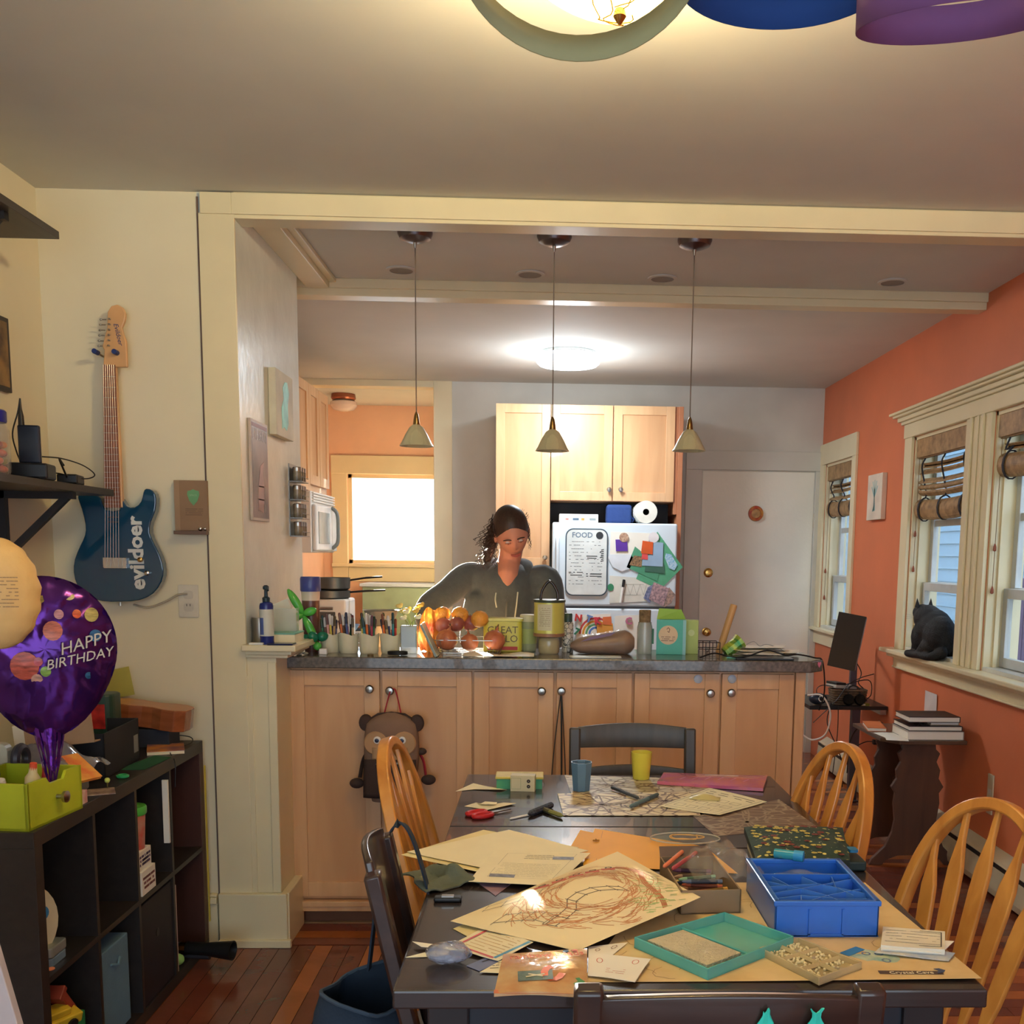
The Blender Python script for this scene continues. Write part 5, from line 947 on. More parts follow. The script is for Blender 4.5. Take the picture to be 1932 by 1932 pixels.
# ================================================================ things on the table
def TP(u, v, z=ZT_): return AZ(u, v, z)
def q4(P, bulge=0, wave=0, ph=0):
    P = [Vector(p) for p in P]
    def f(u, v):
        p = P[0].lerp(P[1], u).lerp(P[3].lerp(P[2], u), v)
        p.z += bulge*16*u*(1-u)*v*(1-v)+wave*math.sin(5*u+ph)*math.sin(4*v+ph*2); return p
    return f
def paper(name, pix, z, m, label, cat='paper', dz=(0, 0, 0, 0), bulge=0, wave=0, th=.0007, n=(6, 6), group=None, parent=None):
    P = [TP(*pix[i], z+dz[i]) for i in range(4)]; c = sum(P, Vector())/4; c.z = z; f0 = q4(P, bulge, wave, len(label)); f = lambda u, v: f0(u, v)-c
    o = MB().sheet(f, *n, th=th).build(name, m, smooth=40); solo(o, label, cat, group, loc=c); return o, f
def inked(o, f, lines, w, m, name='print', off=.0004): return MB().ink(f, lines, w, off).build(name, m, o)
z0 = ZT_+.0008
# placemats
PM = mat('leaf_skeleton_mat', (196, 182, 150), .5, kind='cells', vscale=26, rgb2=(196, 182, 150)); 
def placemat(pix, label, base, vein, seed, z):
    o, f = paper('placemat', pix, z, mat('placemat_%d_%d' % (base[0], seed), vein, .45, kind='cells', vscale=24, rgb2=base, stretch=(.7, 1.3, 1)), label, 'placemat', group='leaf-veined placemats', th=.0015)
    q = random.Random(seed); L = []
    for hx, hy in ((.3, .45), (.78, .6)) if seed != 3 else ((.42, .42),):
        for k in range(13):
            a = 2*PI*k/13+q.uniform(-.1, .1); pts = [(hx, hy)]; x_, y_ = hx, hy
            for s in range(7):
                x_ += .085*math.cos(a)*1.0; y_ += .085*math.sin(a)*1.3; a += q.uniform(-.22, .22)
                if not (0.01 < x_ < .99 and .01 < y_ < .99): break
                pts.append((x_, y_))
                if s in (1, 3, 5) and k % 2 == s//2 % 2:
                    b_ = a+.9; pts2 = [(x_, y_)]
                    for w_ in range(2):
                        xx = pts2[-1][0]+.06*math.cos(b_); yy = pts2[-1][1]+.08*math.sin(b_); b_ += .2
                        if 0.01 < xx < .99 and .01 < yy < .99: pts2.append((xx, yy))
                    if len(pts2) > 1: L.append(pts2)
            if len(pts) > 1: L.append(pts)
    inked(o, f, L, .0048, mat('placemat_vein_%d' % vein[0], vein, .5), 'veins')
placemat([(1078, 1497), (1345, 1500), (1345, 1470), (1065, 1462)], 'leaf-veined placemat under the two cups at the far end', (196, 186, 156), (140, 122, 100), 1, z0)
placemat([(1308, 1540), (1350, 1577), (1545, 1562), (1470, 1508)][1:]+[(1308, 1540)] if False else [(1350, 1577), (1545, 1562), (1470, 1508), (1308, 1540)], 'brown leaf-veined placemat tilted near the floral pouch', (112, 90, 76), (160, 142, 120), 3, z0)
placemat([(1063, 1538), (1322, 1538), (1302, 1494), (1052, 1497)], 'cream leaf-veined placemat in front, under the pens', (216, 200, 158), (126, 102, 80), 2, z0+.0025)
# cups
def tcup(name, u, v, r0, r1, h, n, m, label, z=ZT_+.0026, sides=None, water=None):
    p = TP(u, v, z); t = thing(name, label, 'cup', (p.x, p.y+r0, z))
    MB().lathe([(.001, 0), (r0, 0), (r1, h), (r1-.003, h), (r0-.003, .006), (.001, .006)], n, TR(rot=(0, 0, R(22.5)))).build('cup', m, t, smooth=30)
    if water: MB().lathe([(.001, h*.5), (r0+(r1-r0)*.5-.004, h*.5)], n, caps=False).build('drink', water, t)
    return t
tcup('blue_cup', 1097, 1494, .026, .033, .085, 8, mat('slate_blue_plastic', (96, 128, 152), .35), 'slate blue eight-sided plastic cup on the far placemat')
tcup('yellow_cup', 1211, 1472, .026, .033, .085, 24, mat('yellow_translucent', (232, 220, 84), .2, alpha=.85), 'translucent yellow plastic cup at the far end of the table', water=C((226, 214, 110)))
# pink pouch
p1, f1 = paper('pink_pencil_pouch', [(1240, 1474), (1440, 1487), (1448, 1463), (1252, 1458)], ZT_+.012, mat('pink_vinyl', (196, 100, 150), .22, alpha=.92, var=.2, vscale=18, rgb2=(216, 120, 110), coat=.6), 'flat pink vinyl pencil pouch at the far right of the table', 'pouch', bulge=.005, wave=.002, th=.010, n=(12, 8))
inked(p1, f1, [[(.42, .78), (.72, .78)]], .012, WPAPER, 'white_tag'); inked(p1, f1, [[(.03, .92), (.97, .92)]], .004, C((140, 60, 110)), 'zip'); inked(p1, f1, [[(.2+.12*k, .3), (.24+.12*k, .5)] for k in range(6)], .004, C((170, 70, 120)), 'print')
# worksheet and sachet
p2, f2 = paper('worksheet', [(1244, 1521), (1358, 1538), (1447, 1512), (1338, 1486)], z0+.004, mat('yellowish_paper', (236, 230, 196), .6), 'cream activity worksheet with printed boxes, turned cornerwise', 'paper', dz=(.001, .001, .001, .004), wave=.0012)
bx = []
for r_ in range(3):
    for c_ in range(4): x_ = .12+.2*c_; y_ = .14+.2*r_; bx.append([(x_, y_), (x_+.13, y_), (x_+.13, y_+.1), (x_, y_+.1), (x_, y_)])
inked(p2, f2, bx+[[(.05, .05), (.95, .05), (.95, .95), (.05, .95), (.05, .05)]], .0012, INKM, 'printed_boxes'); inked(p2, f2, scrib(1, .12, .9, .76, .92, 2, .8, 4), .004, INKM, 'heading')
sg = MB().sheet(lambda u, v: Vector(((u-.5)*.085, (v-.5)*.04, .004+.012*math.sin(PI*u)*math.sin(PI*v))), 8, 6, .002).build('clear_sachet', mat('cloudy_sachet', (226, 214, 150), .25, alpha=.75, bump=.4), smooth=True)
pp = TP(1330, 1508, ZT_+.006); solo(sg, 'small cloudy plastic sachet lying on the worksheet', 'sachet', loc=(pp.x, pp.y, ZT_+.006), rot=(0, 0, R(-15)))
# pens, crayons, chalk
def rod(name, a, b_, z, r, m, label, cat, cap=None, tip=True, hexn=8):
    A, B_ = TP(*a, z+r), TP(*b_, z+r); d = B_-A; L_ = d.length; t = thing(name, label, cat, A, d.to_track_quat('Z', 'Y').to_euler())
    MB().lathe([(r*.3, 0), (r, r*1.8), (r, L_*.7), (r, L_)], hexn).build('barrel', m, t, smooth=True)
    if cap: MB().lathe([(r*1.08, L_*.66), (r*1.08, L_*.99), (r*.8, L_*1.02)], hexn).build('cap', cap, t, smooth=True)
    return t
rod('marker', (1206, 1506), (1155, 1486), ZT_+.005, .005, C((70, 76, 82)), 'dark gray marker on the cream placemat', 'pen', C((50, 56, 62)))
rod('marker', (1188, 1522), (1240, 1499), ZT_+.005, .0055, C((96, 122, 128)), 'gray-teal marker crossing toward the right on the placemat', 'pen', C((70, 92, 96)))
rod('crayon', (997, 1536), (1040, 1519), ZT_, .009, mat('crayon_wrap_dark', (70, 78, 90), .6, kind='cells', vscale=60, rgb2=(40, 44, 54)), 'thick dark blue crayon beside the scissors', 'crayon')
rod('crayon', (1062, 1540), (1026, 1527), ZT_+.001, .007, mat('crayon_wrap_olive', (130, 130, 74), .6), 'olive crayon touching the thick blue one', 'crayon', C((80, 84, 60)))
rod('chalk_stick', (962, 1545), (1000, 1537), ZT_, .003, WHITE, 'thin white stick in front of the dark blue crayon', 'stick')
# green and cream game boxes
gb_ = thing('flash_card_tin', 'green box with a yellow lid behind the small cream box', 'box', (-.068, 3.06, ZT_)); MB().box((-.068, -.03, 0), (.068, .045, .030)).build('body', mat('green_tin', (70, 150, 110), .4), gb_); MB().box((-.072, -.034, .030), (.072, .048, .037)).build('lid', mat('yellow_lid', (216, 196, 90), .35, var=.1, vscale=20), gb_, bev=.002)
cb2 = thing('cream_cube_box', 'small cream box with black symbols before the green one', 'box', (-.058, 2.995, ZT_), R(-6)); MB().box((-.036, -.0, 0), (.036, .035, .048)).build('body', mat('cream_box', (208, 198, 160), .5), cb2, bev=.001)
for k in range(2): MB().lathe([(.001, .0004), (.0055, .0004)], 12, FY(.018, -.0003, .016+.016*k), caps=False).build('round_symbol', INKM, cb2)
MB().ink(lambda u, v: Vector((-.034+.03*u, -.0006, .006+.036*v)), [[(.05, .05), (.95, .05), (.95, .95), (.05, .95), (.05, .05)]], .001, 0).build('border_line', C((150, 160, 120)), cb2)
# torn paper and red scissors
def scrap(name, pix, z, m, label, h=.004):
    P = [TP(*p, z) for p in pix]; c = sum(P, Vector())/len(P); vs = [(p.x-c.x, p.y-c.y, h*(i % 3)/2) for i, p in enumerate(P)]; n = len(vs); vs.append((0, 0, h*.3))
    o = MB().add(vs, [(i, (i+1) % n, n) for i in range(n)]).build(name, m, solid=.0006); return solo(o, label, 'paper', loc=(c.x, c.y, z))
scrap('torn_paper', [(859, 1493), (895, 1490), (945, 1492), (956, 1490), (915, 1484), (893, 1480)], z0, PAPER, 'torn cream paper shred at the far left table edge')
scrap('torn_paper', [(876, 1521), (920, 1529), (974, 1518), (950, 1514), (925, 1521), (905, 1519), (898, 1514)], z0, PAPER, 'torn cream paper shred right behind the red scissors')
scrap('torn_paper', [(905, 1517), (936, 1518), (938, 1514), (915, 1512)], z0+.006, PAPER, 'tiny torn paper bit on top of the shred', .001)
sx_ = TP(905, 1540); sc2 = thing('scissors', 'small red-handled scissors lying open on the table', 'scissors', (sx_.x, sx_.y, ZT_), R(35))
for s_ in (-1, 1): MB().tube([(.028*math.cos(t), s_*.016+.015*math.sin(t), .006) for t in [i*PI/8 for i in range(16)]], .0065, 8, closed=True).build('handle', mat('red_plastic', (190, 40, 44), .3), sc2, smooth=True)
MB().prism([(.02, -.008), (.05, -.006), (.10, .001), (.05, .006), (.02, .006)], .007, h0=.004).build('blade', STEEL, sc2); MB().prism([(.02, -.008), (.05, -.012), (.095, -.014), (.05, -.003), (.02, .004)], .004, h0=.002).build('blade', STEEL, sc2)
# manila envelopes
MN = mat('manila_orange', (232, 168, 40), .6, var=.03)
e0, fe0 = paper('manila_envelope', [(1075, 1600), (1110, 1625), (1140, 1575), (1095, 1566)], z0, MN, 'lower orange manila envelope mostly hidden under the other', 'envelope')
e1, fe1 = paper('manila_envelope', [(1100, 1632), (1392, 1648), (1330, 1597), (1122, 1563)], z0+.002, MN, 'upper orange manila envelope with a brass clasp', 'envelope', bulge=.004, dz=(0, .001, 0, .001))
inked(e1, fe1, [[(.08, .05), (.08, .95)]], .001, C((180, 120, 40)), 'flap_crease'); MB().tube([fe1(.045, .62)+Vector((-.008, 0, .003)), fe1(.045, .62)+Vector((.008, 0, .003))], .0022, 6).tube([fe1(.045, .62)+Vector((0, -.007, .004)), fe1(.045, .62)+Vector((0, .007, .004))], .0018, 6).build('clasp', BRASS, e1)
# clear round lid with twine
rc = TP(1290, 1592, ZT_+.004); rl = thing('clear_round_lid', 'clear round plastic lid behind the crayon box', 'lid', (rc.x+.005, rc.y+.015, ZT_+.004)); MB().tube([(.085*math.cos(t), .05*math.sin(t), .010) for t in [i*PI/16 for i in range(32)]], .002, 6, closed=True).build('rim', mat('clear_rim', (214, 210, 196), .1, alpha=.7, coat=1), rl, smooth=True)
MB().lathe([(.001, .004), (1, .008)], 32, TR(sc=(.084, .049, 1)), caps=False).build('disc', mat('clear_disc', (200, 196, 184), .1, alpha=.25, coat=1), rl)
q = random.Random(8); MB().tube(bez(*[(.05*math.cos(t)*q.uniform(.5, 1), .028*math.sin(t)*q.uniform(.5, 1), .012+.003*q.random()) for t in [i*.9 for i in range(16)]], n=4), .0016, 5).build('twine', C((210, 170, 110)), rl)
# floral pouch on books
bk2 = thing('picture_book', 'thin pale picture book under the floral pouch', 'book', (0, 0, 0)); P = [TP(*p, ZT_) for p in ((1425, 1640), (1560, 1640), (1530, 1600), (1410, 1600))]
MB().prism([(p.x, p.y) for p in P], ZT_+.012, h0=ZT_+.0005).build('pages', PAPER, bk2); MB().prism([(p.x, p.y) for p in P], ZT_+.015, h0=ZT_+.0125).build('cover', mat('book_cover_green', (120, 130, 96), .4, var=.2, vscale=14), bk2)
dk = solo(MB().box((0, 0, 0), (.175, .16, .022)).build('dark_case', mat('dark_green_case', (34, 52, 50), .5), bev=.004), 'dark green case under the right part of the floral pouch', 'case', loc=(.555, 2.225, ZT_+.001))
FL = mat('floral_fabric', (40, 62, 54), .75, kind='spots', vscale=42, rgb2=(206, 196, 110), bump=.2)
P = [TP(*p, .79) for p in ((1428, 1625), (1604, 1622), (1590, 1562), (1404, 1560))]; c = sum(P, Vector())/4; f0 = q4(P, .012)
pz = thing('floral_pouch', 'dark green pouch printed with yellow and red flowers', 'pouch', (c.x, c.y, ZT_+.024))
def pf_(u, v): p = f0(u, v)-c; e = min(1, 5*min(u, 1-u, v, 1-v)); return Vector((p.x, p.y, .016+p.z*.6+.010*e**.5+.003*math.sin(9*u)*math.sin(7*v)))
MB().sheet(pf_, 18, 14).sheet(lambda u, v: Vector((pf_(u, 1-v).x, pf_(u, 1-v).y, .002)), 18, 14).build('fabric_body', FL, pz, smooth=True)
b = MB(); n = 40
edge = [(k/10, 0) for k in range(10)]+[(1, k/8) for k in range(8)]+[(1-k/10, 1) for k in range(10)]+[(0, 1-k/8) for k in range(8)]
vs = [tuple(pf_(*e)) for e in edge]+[(pf_(*e).x, pf_(*e).y, .0) for e in edge]; n = len(edge); b.add(vs, [(i, (i+1) % n, n+(i+1) % n, n+i) for i in range(n)]).build('gusset', mat('dark_gusset', (30, 46, 40), .7), pz)
q = random.Random(12); 
for nm, c3, cnt, s0 in (('yellow_flowers', (222, 206, 110), 46, .006), ('red_flowers', (130, 60, 54), 26, .007), ('white_dots', (226, 224, 200), 50, .0028), ('green_leaves', (110, 140, 80), 60, .004)):
    b = MB()
    for k in range(cnt):
        u, v = q.uniform(.04, .96), q.uniform(.05, .95); p = pf_(u, v)+Vector((0, 0, .0012)); r_ = s0*q.uniform(.7, 1.2)
        m_ = 5 if 'flower' in nm else 1
        for j in range(m_):
            a = 2*PI*j/m_+u*9; o_ = Vector((math.cos(a), math.sin(a), 0))*r_*(.7 if m_ > 1 else 0); b.add([p+o_+Vector((r_*.55*math.cos(t), r_*.55*math.sin(t)*(.5 if 'leaves' in nm else 1), 0)) for t in [i*PI/3 for i in range(6)]], [tuple(range(6))])
    b.build(nm, C(c3, .7), pz, kind='stuff')
MB().prism(rrect(.02, .03, .005), .006, TR((.112, -.05, .012))).build('blue_tab', C((40, 120, 170)), pz)
# brown kraft map sheet
km, fk = paper('kraft_map', [(1095, 1853), (1852, 1846), (1632, 1665), (1235, 1665)], z0+.0004, mat('kraft_paper', (220, 194, 142), .7, var=.06, vscale=9, rgb2=(200, 168, 116)), 'large tan paper map covering the near right of the table', 'map', dz=(0, .004, 0, 0), wave=.0006, th=.0006, n=(10, 8))
q = random.Random(2); L = []
for k in range(34):
    u, v = q.uniform(.05, .9), q.uniform(.03, .9); pts = [(u, v)]; a = q.uniform(0, 6)
    for s in range(6): a += q.uniform(-.8, .8); pts.append((min(.97, max(.03, pts[-1][0]+.02*math.cos(a))), min(.97, max(.02, pts[-1][1]+.03*math.sin(a)))))
    L.append(pts)
inked(km, fk, L, .001, C((150, 112, 66)), 'map_lines'); inked(km, fk, [[(.76, .055), (.91, .045)]], .015, C((90, 70, 60)), 'title_banner')
q1, q2 = fk(.76, .05), fk(.91, .05); ang = math.atan2(q2.y-q1.y, q2.x-q1.x); cm = (q1+q2)/2
text('map_title', 'Crystal Cave', .0145, PAPER, km, TR((cm.x, cm.y-.003, cm.z+.0016), (0, 0, ang)), .0002)
MB().prism([(0, 0), (.012, .004), (.018, .012), (.01, .02), (0, .018), (.006, .012)], .0006, TR((q2.x-.006, q2.y-.006, q2.z+.001))).build('bird_mark', C((70, 80, 110)), km)
inked(km, fk, [[(.86, .22+.012*k), (.93, .2+.012*k)] for k in range(4)], .006, C((200, 110, 80)), 'red_smudge')
# child's drawing, curled
dr_, fd = paper('child_drawing', [(850, 1737), (1088, 1795), (1322, 1692), (1165, 1607)], z0+.012, mat('drawing_paper', (232, 214, 170), .7, var=.01), 'large curled childs crayon drawing of a roller coaster', 'drawing', dz=(-.004, -.006, .034, .03), bulge=.03, wave=.001, th=.0006, n=(24, 24))
q = random.Random(21); L1 = []; L2 = []
for k in range(330):
    a = q.uniform(0, 2*PI); r_ = q.uniform(.20, .46); u = .52+r_*math.cos(a); v = .5+r_*math.sin(a)*.9
    if not (.03 < u < .95 and .04 < v < .93): continue
    if u-.5+(v-.5)*.1 < -.34 and q.random() < .5: continue
    d = a+PI/2+q.uniform(-.5, .5); pts = [(u, v)]
    for s in range(4): pts.append((min(.98, max(.02, pts[-1][0]+.03*math.cos(d))), min(.97, max(.03, pts[-1][1]+.03*math.sin(d))))); d += .12
    L1.append(pts)
inked(dr_, fd, L1, .0015, C((206, 140, 92), .7), 'brown_scribbles')['kind'] = 'stuff'
inked(dr_, fd, [[(.30+.66*t, .86-.22*abs(t-.3)+.02*math.sin(9*t)+o_) for t in [i/14 for i in range(15)]] for o_ in (0, .012, .022, .03)], .003, C((196, 122, 80), .7), 'brown_arc')
for k in range(90):
    u = q.uniform(.55, .97); v = q.uniform(.72 if u < .8 else .6, .97); L2.append([(u, v), (u-.015, v-.04)])
inked(dr_, fd, L2, .002, C((176, 200, 130), .7), 'green_scribbles')['kind'] = 'stuff'
tr = lambda s, o_: (.34+.30*math.sin(s*1.5)*.8+.10*s+o_*.07, .12+.62*s)
def track(pts, w_):
    out = [[(p[0], p[1]) for p in pts], [(p[0]+w_[0], p[1]+w_[1]) for p in pts]]
    for p in pts[::1]: out.append([(p[0]-.2*w_[0], p[1]-.2*w_[1]), (p[0]+1.2*w_[0], p[1]+1.2*w_[1])])
    return out
inked(dr_, fd, track([(.62, .12), (.62, .2), (.60, .28), (.52, .34), (.50, .42), (.52, .5), (.58, .58), (.63, .63)], (.07, .01)), .002, C((100, 86, 76), .7), 'ladder_track')
inked(dr_, fd, track([(.28, .05), (.36, .08), (.45, .11), (.52, .13), (.60, .13)], (.0, .07)), .0015, C((120, 104, 90), .7), 'lower_track')
inked(dr_, fd, track([(.03, .18), (.10, .24), (.16, .30), (.22, .38), (.28, .48)], (.04, -.05)), .0015, C((120, 104, 90), .7), 'left_track')
inked(dr_, fd, track([(.42, .86), (.5, .9), (.58, .92)], (.0, .05)), .0015, C((110, 96, 84), .7), 'top_track')
inked(dr_, fd, [[(.13+.04*k, .40+.085*k), (.17+.04*k, .44+.085*k)] for k in range(5)], .016, C((206, 96, 84), .7), 'red_cars')
inked(dr_, fd, [[(.12+.04*k+.02*math.cos(t), .44+.085*k+.018*math.sin(t)) for t in [i*.8 for i in range(9)]] for k in range(5)], .003, C((70, 56, 56), .7), 'black_wheels')
# papers and the document on the left
l0, _ = paper('yellow_sheet', [(757, 1612), (930, 1652), (1092, 1598), (912, 1566)], z0+.002, mat('yellow_paper', (230, 214, 156), .65), 'lower yellow sheet sticking out at the left table edge', dz=(.003, 0, 0, 0), wave=.001)
l1, _ = paper('cream_sheet', [(768, 1606), (940, 1645), (1110, 1604), (960, 1566)], z0+.006, PAPER, 'large blank cream sheet lying on top of the yellow one', dz=(.002, 0, 0, .006), wave=.0015, n=(10, 8))
l2, f_l2 = paper('printed_document', [(884, 1663), (1050, 1671), (1114, 1609), (932, 1606)], z0+.010, PAPER, 'printed document with two small photos and rows of text', dz=(0, .001, .001, 0), wave=.0008)
inked(l2, f_l2, scrib(1, .2, .82, .2, .62, 9, .95, 6), .0011, C((130, 120, 100), .7), 'text_lines'); inked(l2, f_l2, scrib(1, .38, .66, .74, .90, 3, .95, 7), .0022, INKM, 'heading')
inked(l2, f_l2, [[(.16, .16), (.88, .16), (.88, .94), (.16, .94), (.16, .16)]], .0008, C((150, 140, 110)), 'border_line')
inked(l2, f_l2, [[(.2, .21), (.42, .21)]], .020, mat('dark_photo', (66, 62, 64), .5, var=.3, vscale=80, rgb2=(120, 112, 110)), 'lower_photo'); inked(l2, f_l2, [[(.70, .80), (.86, .80)]], .022, mat('dark_photo'), 'upper_photo')
pb_, _ = paper('purple_folder', [(905, 1668), (935, 1690), (1000, 1640), (915, 1612)], z0+.0003, mat('mauve_card', (150, 120, 136), .6), 'mauve folder corner under the printed document', 'folder')
# gray-green cloth
cc = TP(838, 1668); cl = MB(); q = random.Random(3)
def clothf(u, v): x_ = (u-.5)*.125; y_ = (v-.5)*.13; r_ = math.hypot(x_, y_); return Vector((x_*(1+.15*math.sin(7*v)), y_*(1+.1*math.sin(5*u+1)), .004+.034*max(0, math.sin(8*u+2*v+1))*max(0, 1-r_*10)+.014*max(0, math.sin(9*v-3*u))*max(0, 1-r_*10)))
ck = cl.sheet(clothf, 22, 22, .003).build('gray_cloth', mat('gray_green_cloth', (98, 104, 88), .9, bump=.3), smooth=True); solo(ck, 'rumpled gray-green cloth at the left edge of the table', 'cloth', loc=(cc.x-.01, cc.y+.02, z0), rot=(0, 0, .5))
sp_ = TP(845, 1700); ck2 = thing('black_clip', 'small black and silver clip in front of the gray cloth', 'clip', (sp_.x, sp_.y, ZT_)); MB().box((-.028, -.012, 0), (.028, .012, .010)).build('body', BLACK, ck2, bev=.004); MB().box((-.012, -.008, .010), (.012, .004, .013)).build('plate', STEEL, ck2)
# near left bits
b0, _ = paper('white_strip', [(778, 1776), (862, 1787), (868, 1792), (795, 1786)], z0+.001, WPAPER, 'thin white paper sliver pointing left at the near left', dz=(.006, 0, 0, .006))
b1, _ = paper('cream_strip', [(765, 1806), (840, 1804), (850, 1790), (800, 1797)], z0, PAPER, 'torn cream strip at the near left table edge', dz=(.002, 0, 0, .004))
b2, f_b2 = paper('bordered_leaflet', [(846, 1786), (940, 1812), (1006, 1778), (920, 1745)], z0+.001, PAPER, 'leaflet with red and blue border and lines of print', dz=(.004, .003, .006, .001), wave=.001)
inked(b2, f_b2, [[(.12, .97), (.10, .1), (.85, .06)]], .006, C((206, 84, 84)), 'red_border'); inked(b2, f_b2, [[(.88, .08), (.95, .95)]], .007, C((80, 150, 190)), 'blue_border'); inked(b2, f_b2, scrib(1, .2, .85, .15, .9, 7, .9, 11), .002, C((196, 160, 100)), 'text_lines')
b3, _ = paper('yellow_backing', [(855, 1752), (925, 1790), (1010, 1775), (895, 1735)], z0+.0004, mat('yellow_paper'), 'yellow sheet under the bordered leaflet and the drawing')
b4, f_b4 = paper('blue_paper', [(880, 1822), (905, 1832), (950, 1812), (925, 1803)], z0+.0006, C((110, 120, 160), .6), 'blue paper corner between the clear ball and the craft bag'); inked(b4, f_b4, [[(.3, .5), (.34, .8), (.5, .8)]], .003, INKM, 'print')
b5, f_b5 = paper('scribbled_scrap', [(905, 1834), (950, 1836), (985, 1800), (945, 1812)], z0+.002, PAPER, 'cream scrap with dark scribbles beside the craft bag'); inked(b5, f_b5, scrib(1, .1, .9, .2, .8, 3, .8, 2), .002, INKM, 'scribbles')
bp_ = TP(842, 1830); bw = MB(); bw.sheet(lambda u, v: Vector((.040*math.sin(PI*v)*math.cos(2*PI*u)*(1+.08*math.sin(9*u*PI+5*v)), .030*math.sin(PI*v)*math.sin(2*PI*u)*(1+.1*math.sin(14*u+9*v)), .018+.018*-math.cos(PI*v)*(1+.1*math.sin(12*u)))), 24, 16)
solo(bw.build('plastic_wad', mat('crinkled_clear_plastic', (140, 150, 176), .12, alpha=.6, bump=1, bscale=60, coat=1), smooth=20), 'crumpled ball of clear plastic wrap at the near left', 'plastic', loc=(bp_.x, bp_.y+.03, z0))
# craft bag
a_, f_a = paper('craft_bag', [(932, 1873), (1107, 1873), (1108, 1789), (950, 1800)], z0+.010, mat('clear_bag_print', (222, 190, 136), .12, alpha=.92, var=.25, vscale=14, rgb2=(196, 130, 80), bump=.5, bscale=18, coat=1), 'glossy craft kit bag hanging over the near table edge', 'bag', dz=(-.008, -.008, 0, 0), bulge=.010, wave=.003, th=.006, n=(20, 16))
inked(a_, f_a, [[(.02, .03), (.98, .03)]], .012, C((206, 110, 50)), 'orange_band'); inked(a_, f_a, [[(.3, .3), (.55, .3)]], .034, mat('green_card3', (90, 110, 80), .4, var=.2, vscale=60), 'green_card', .001); inked(a_, f_a, [[(.33, .27), (.52, .31)], [(.35, .33), (.5, .27)]], .004, C((220, 210, 170)), 'card_print', .0016)
ga, gb2 = f_a(.2, .76), f_a(.85, .78); text('bag_lettering', 'rainbow beads', .022, C((214, 110, 84)), a_, TR(((ga.x+gb2.x)/2, (ga.y+gb2.y)/2, max(ga.z, gb2.z)+.004), (R(4), 0, math.atan2(gb2.y-ga.y, gb2.x-ga.x))), .0003)
inked(a_, f_a, [[(.74+.02*math.cos(t), .92+.03*math.sin(t)) for t in [i*.8 for i in range(9)]]], .005, C((60, 110, 170)), 'blue_dot', .001); inked(a_, f_a, [[(.85+.02*math.cos(t), .93+.03*math.sin(t)) for t in [i*.8 for i in range(9)]]], .005, C((216, 110, 90)), 'red_dot', .001)
inked(a_, f_a, [[(.62+.10*math.cos(t), .35+.14*math.sin(t)) for t in [i*.5 for i in range(4, 13)]]], .012, C((230, 110, 60)), 'orange_ring', .001); inked(a_, f_a, [[(.88, .15), (.95, .22)], [(.9, .25), (.97, .15)]], .008, C((80, 150, 90)), 'green_beads', .001)
# rosette papers
w1_, f_w1 = paper('rosette_paper', [(1110, 1800), (1152, 1805), (1184, 1778), (1110, 1786)], z0+.003, WPAPER, 'white paper with round flower stamps under the long one', wave=.0005); inked(w1_, f_w1, [[(x_+.07*math.cos(t)*(1+.2*math.sin(6*t)), y_+.12*math.sin(t)*(1+.2*math.sin(6*t))) for t in [i*.4 for i in range(17)]] for x_, y_ in ((.3, .5), (.75, .7))], .0012, C((150, 110, 96)), 'stamps')
w2_, f_w2 = paper('receipt_paper', [(1109, 1840), (1198, 1852), (1228, 1809), (1110, 1797)], z0+.005, WPAPER, 'white slip with faint red stamps beside the craft bag', dz=(.0, .001, .004, 0), wave=.001); inked(w2_, f_w2, [[(x_+.05*math.cos(t), y_+.10*math.sin(t)) for t in [i*.4 for i in range(17)]] for x_, y_ in ((.8, .78), (.2, .7))]+scrib(1, .35, .7, .2, .45, 3, .8, 3), .0014, C((206, 110, 96)), 'red_stamps')
# teal case, open
TL_ = mat('teal_plastic', (104, 206, 196), .2, alpha=.72, coat=.6)
P = [TP(*p, ZT_) for p in ((1196, 1790), (1335, 1852), (1497, 1788), (1366, 1741))]; c = sum(P, Vector())/4; tcs = thing('teal_case', 'open translucent teal plastic case with a white tablet inside', 'case', (c.x, c.y, ZT_+.0022))
fT = q4([p-c for p in P]); 
def rim_of(f, h, w_=.02):
    b = MB()
    for (a, b2_) in (((0, 0), (1, 0)), ((1, 0), (1, 1)), ((1, 1), (0, 1)), ((0, 1), (0, 0))):
        A, B_ = f(*a), f(*b2_); d = (B_-A).normalized(); nrm = Vector((-d.y, d.x, 0))
        b.add([A, B_, B_+nrm*.003, A+nrm*.003]+[p+Vector((0, 0, h)) for p in (A, B_, B_+nrm*.003, A+nrm*.003)], [(0, 1, 5, 4), (1, 2, 6, 5), (2, 3, 7, 6), (3, 0, 4, 7), (4, 5, 6, 7), (0, 3, 2, 1)])
    return b
MB().sheet(fT, 2, 2, -.002).build('base', TL_, tcs); rim_of(fT, .020).build('walls', TL_, tcs, bev=.001); MB().tube([fT(.0, .5)+Vector((0, 0, .012)), fT(1, .5)+Vector((0, 0, .012))], .003, 6).build('hinge', TL_, tcs)
MB().sheet(lambda u, v: fT(.1+.8*u, .07+.38*v)+Vector((0, 0, .016)), 2, 2, .006).build('white_tablet', mat('bumpy_white_peg_sheet', (226, 214, 176), .5, bump=1, bscale=220), tcs)
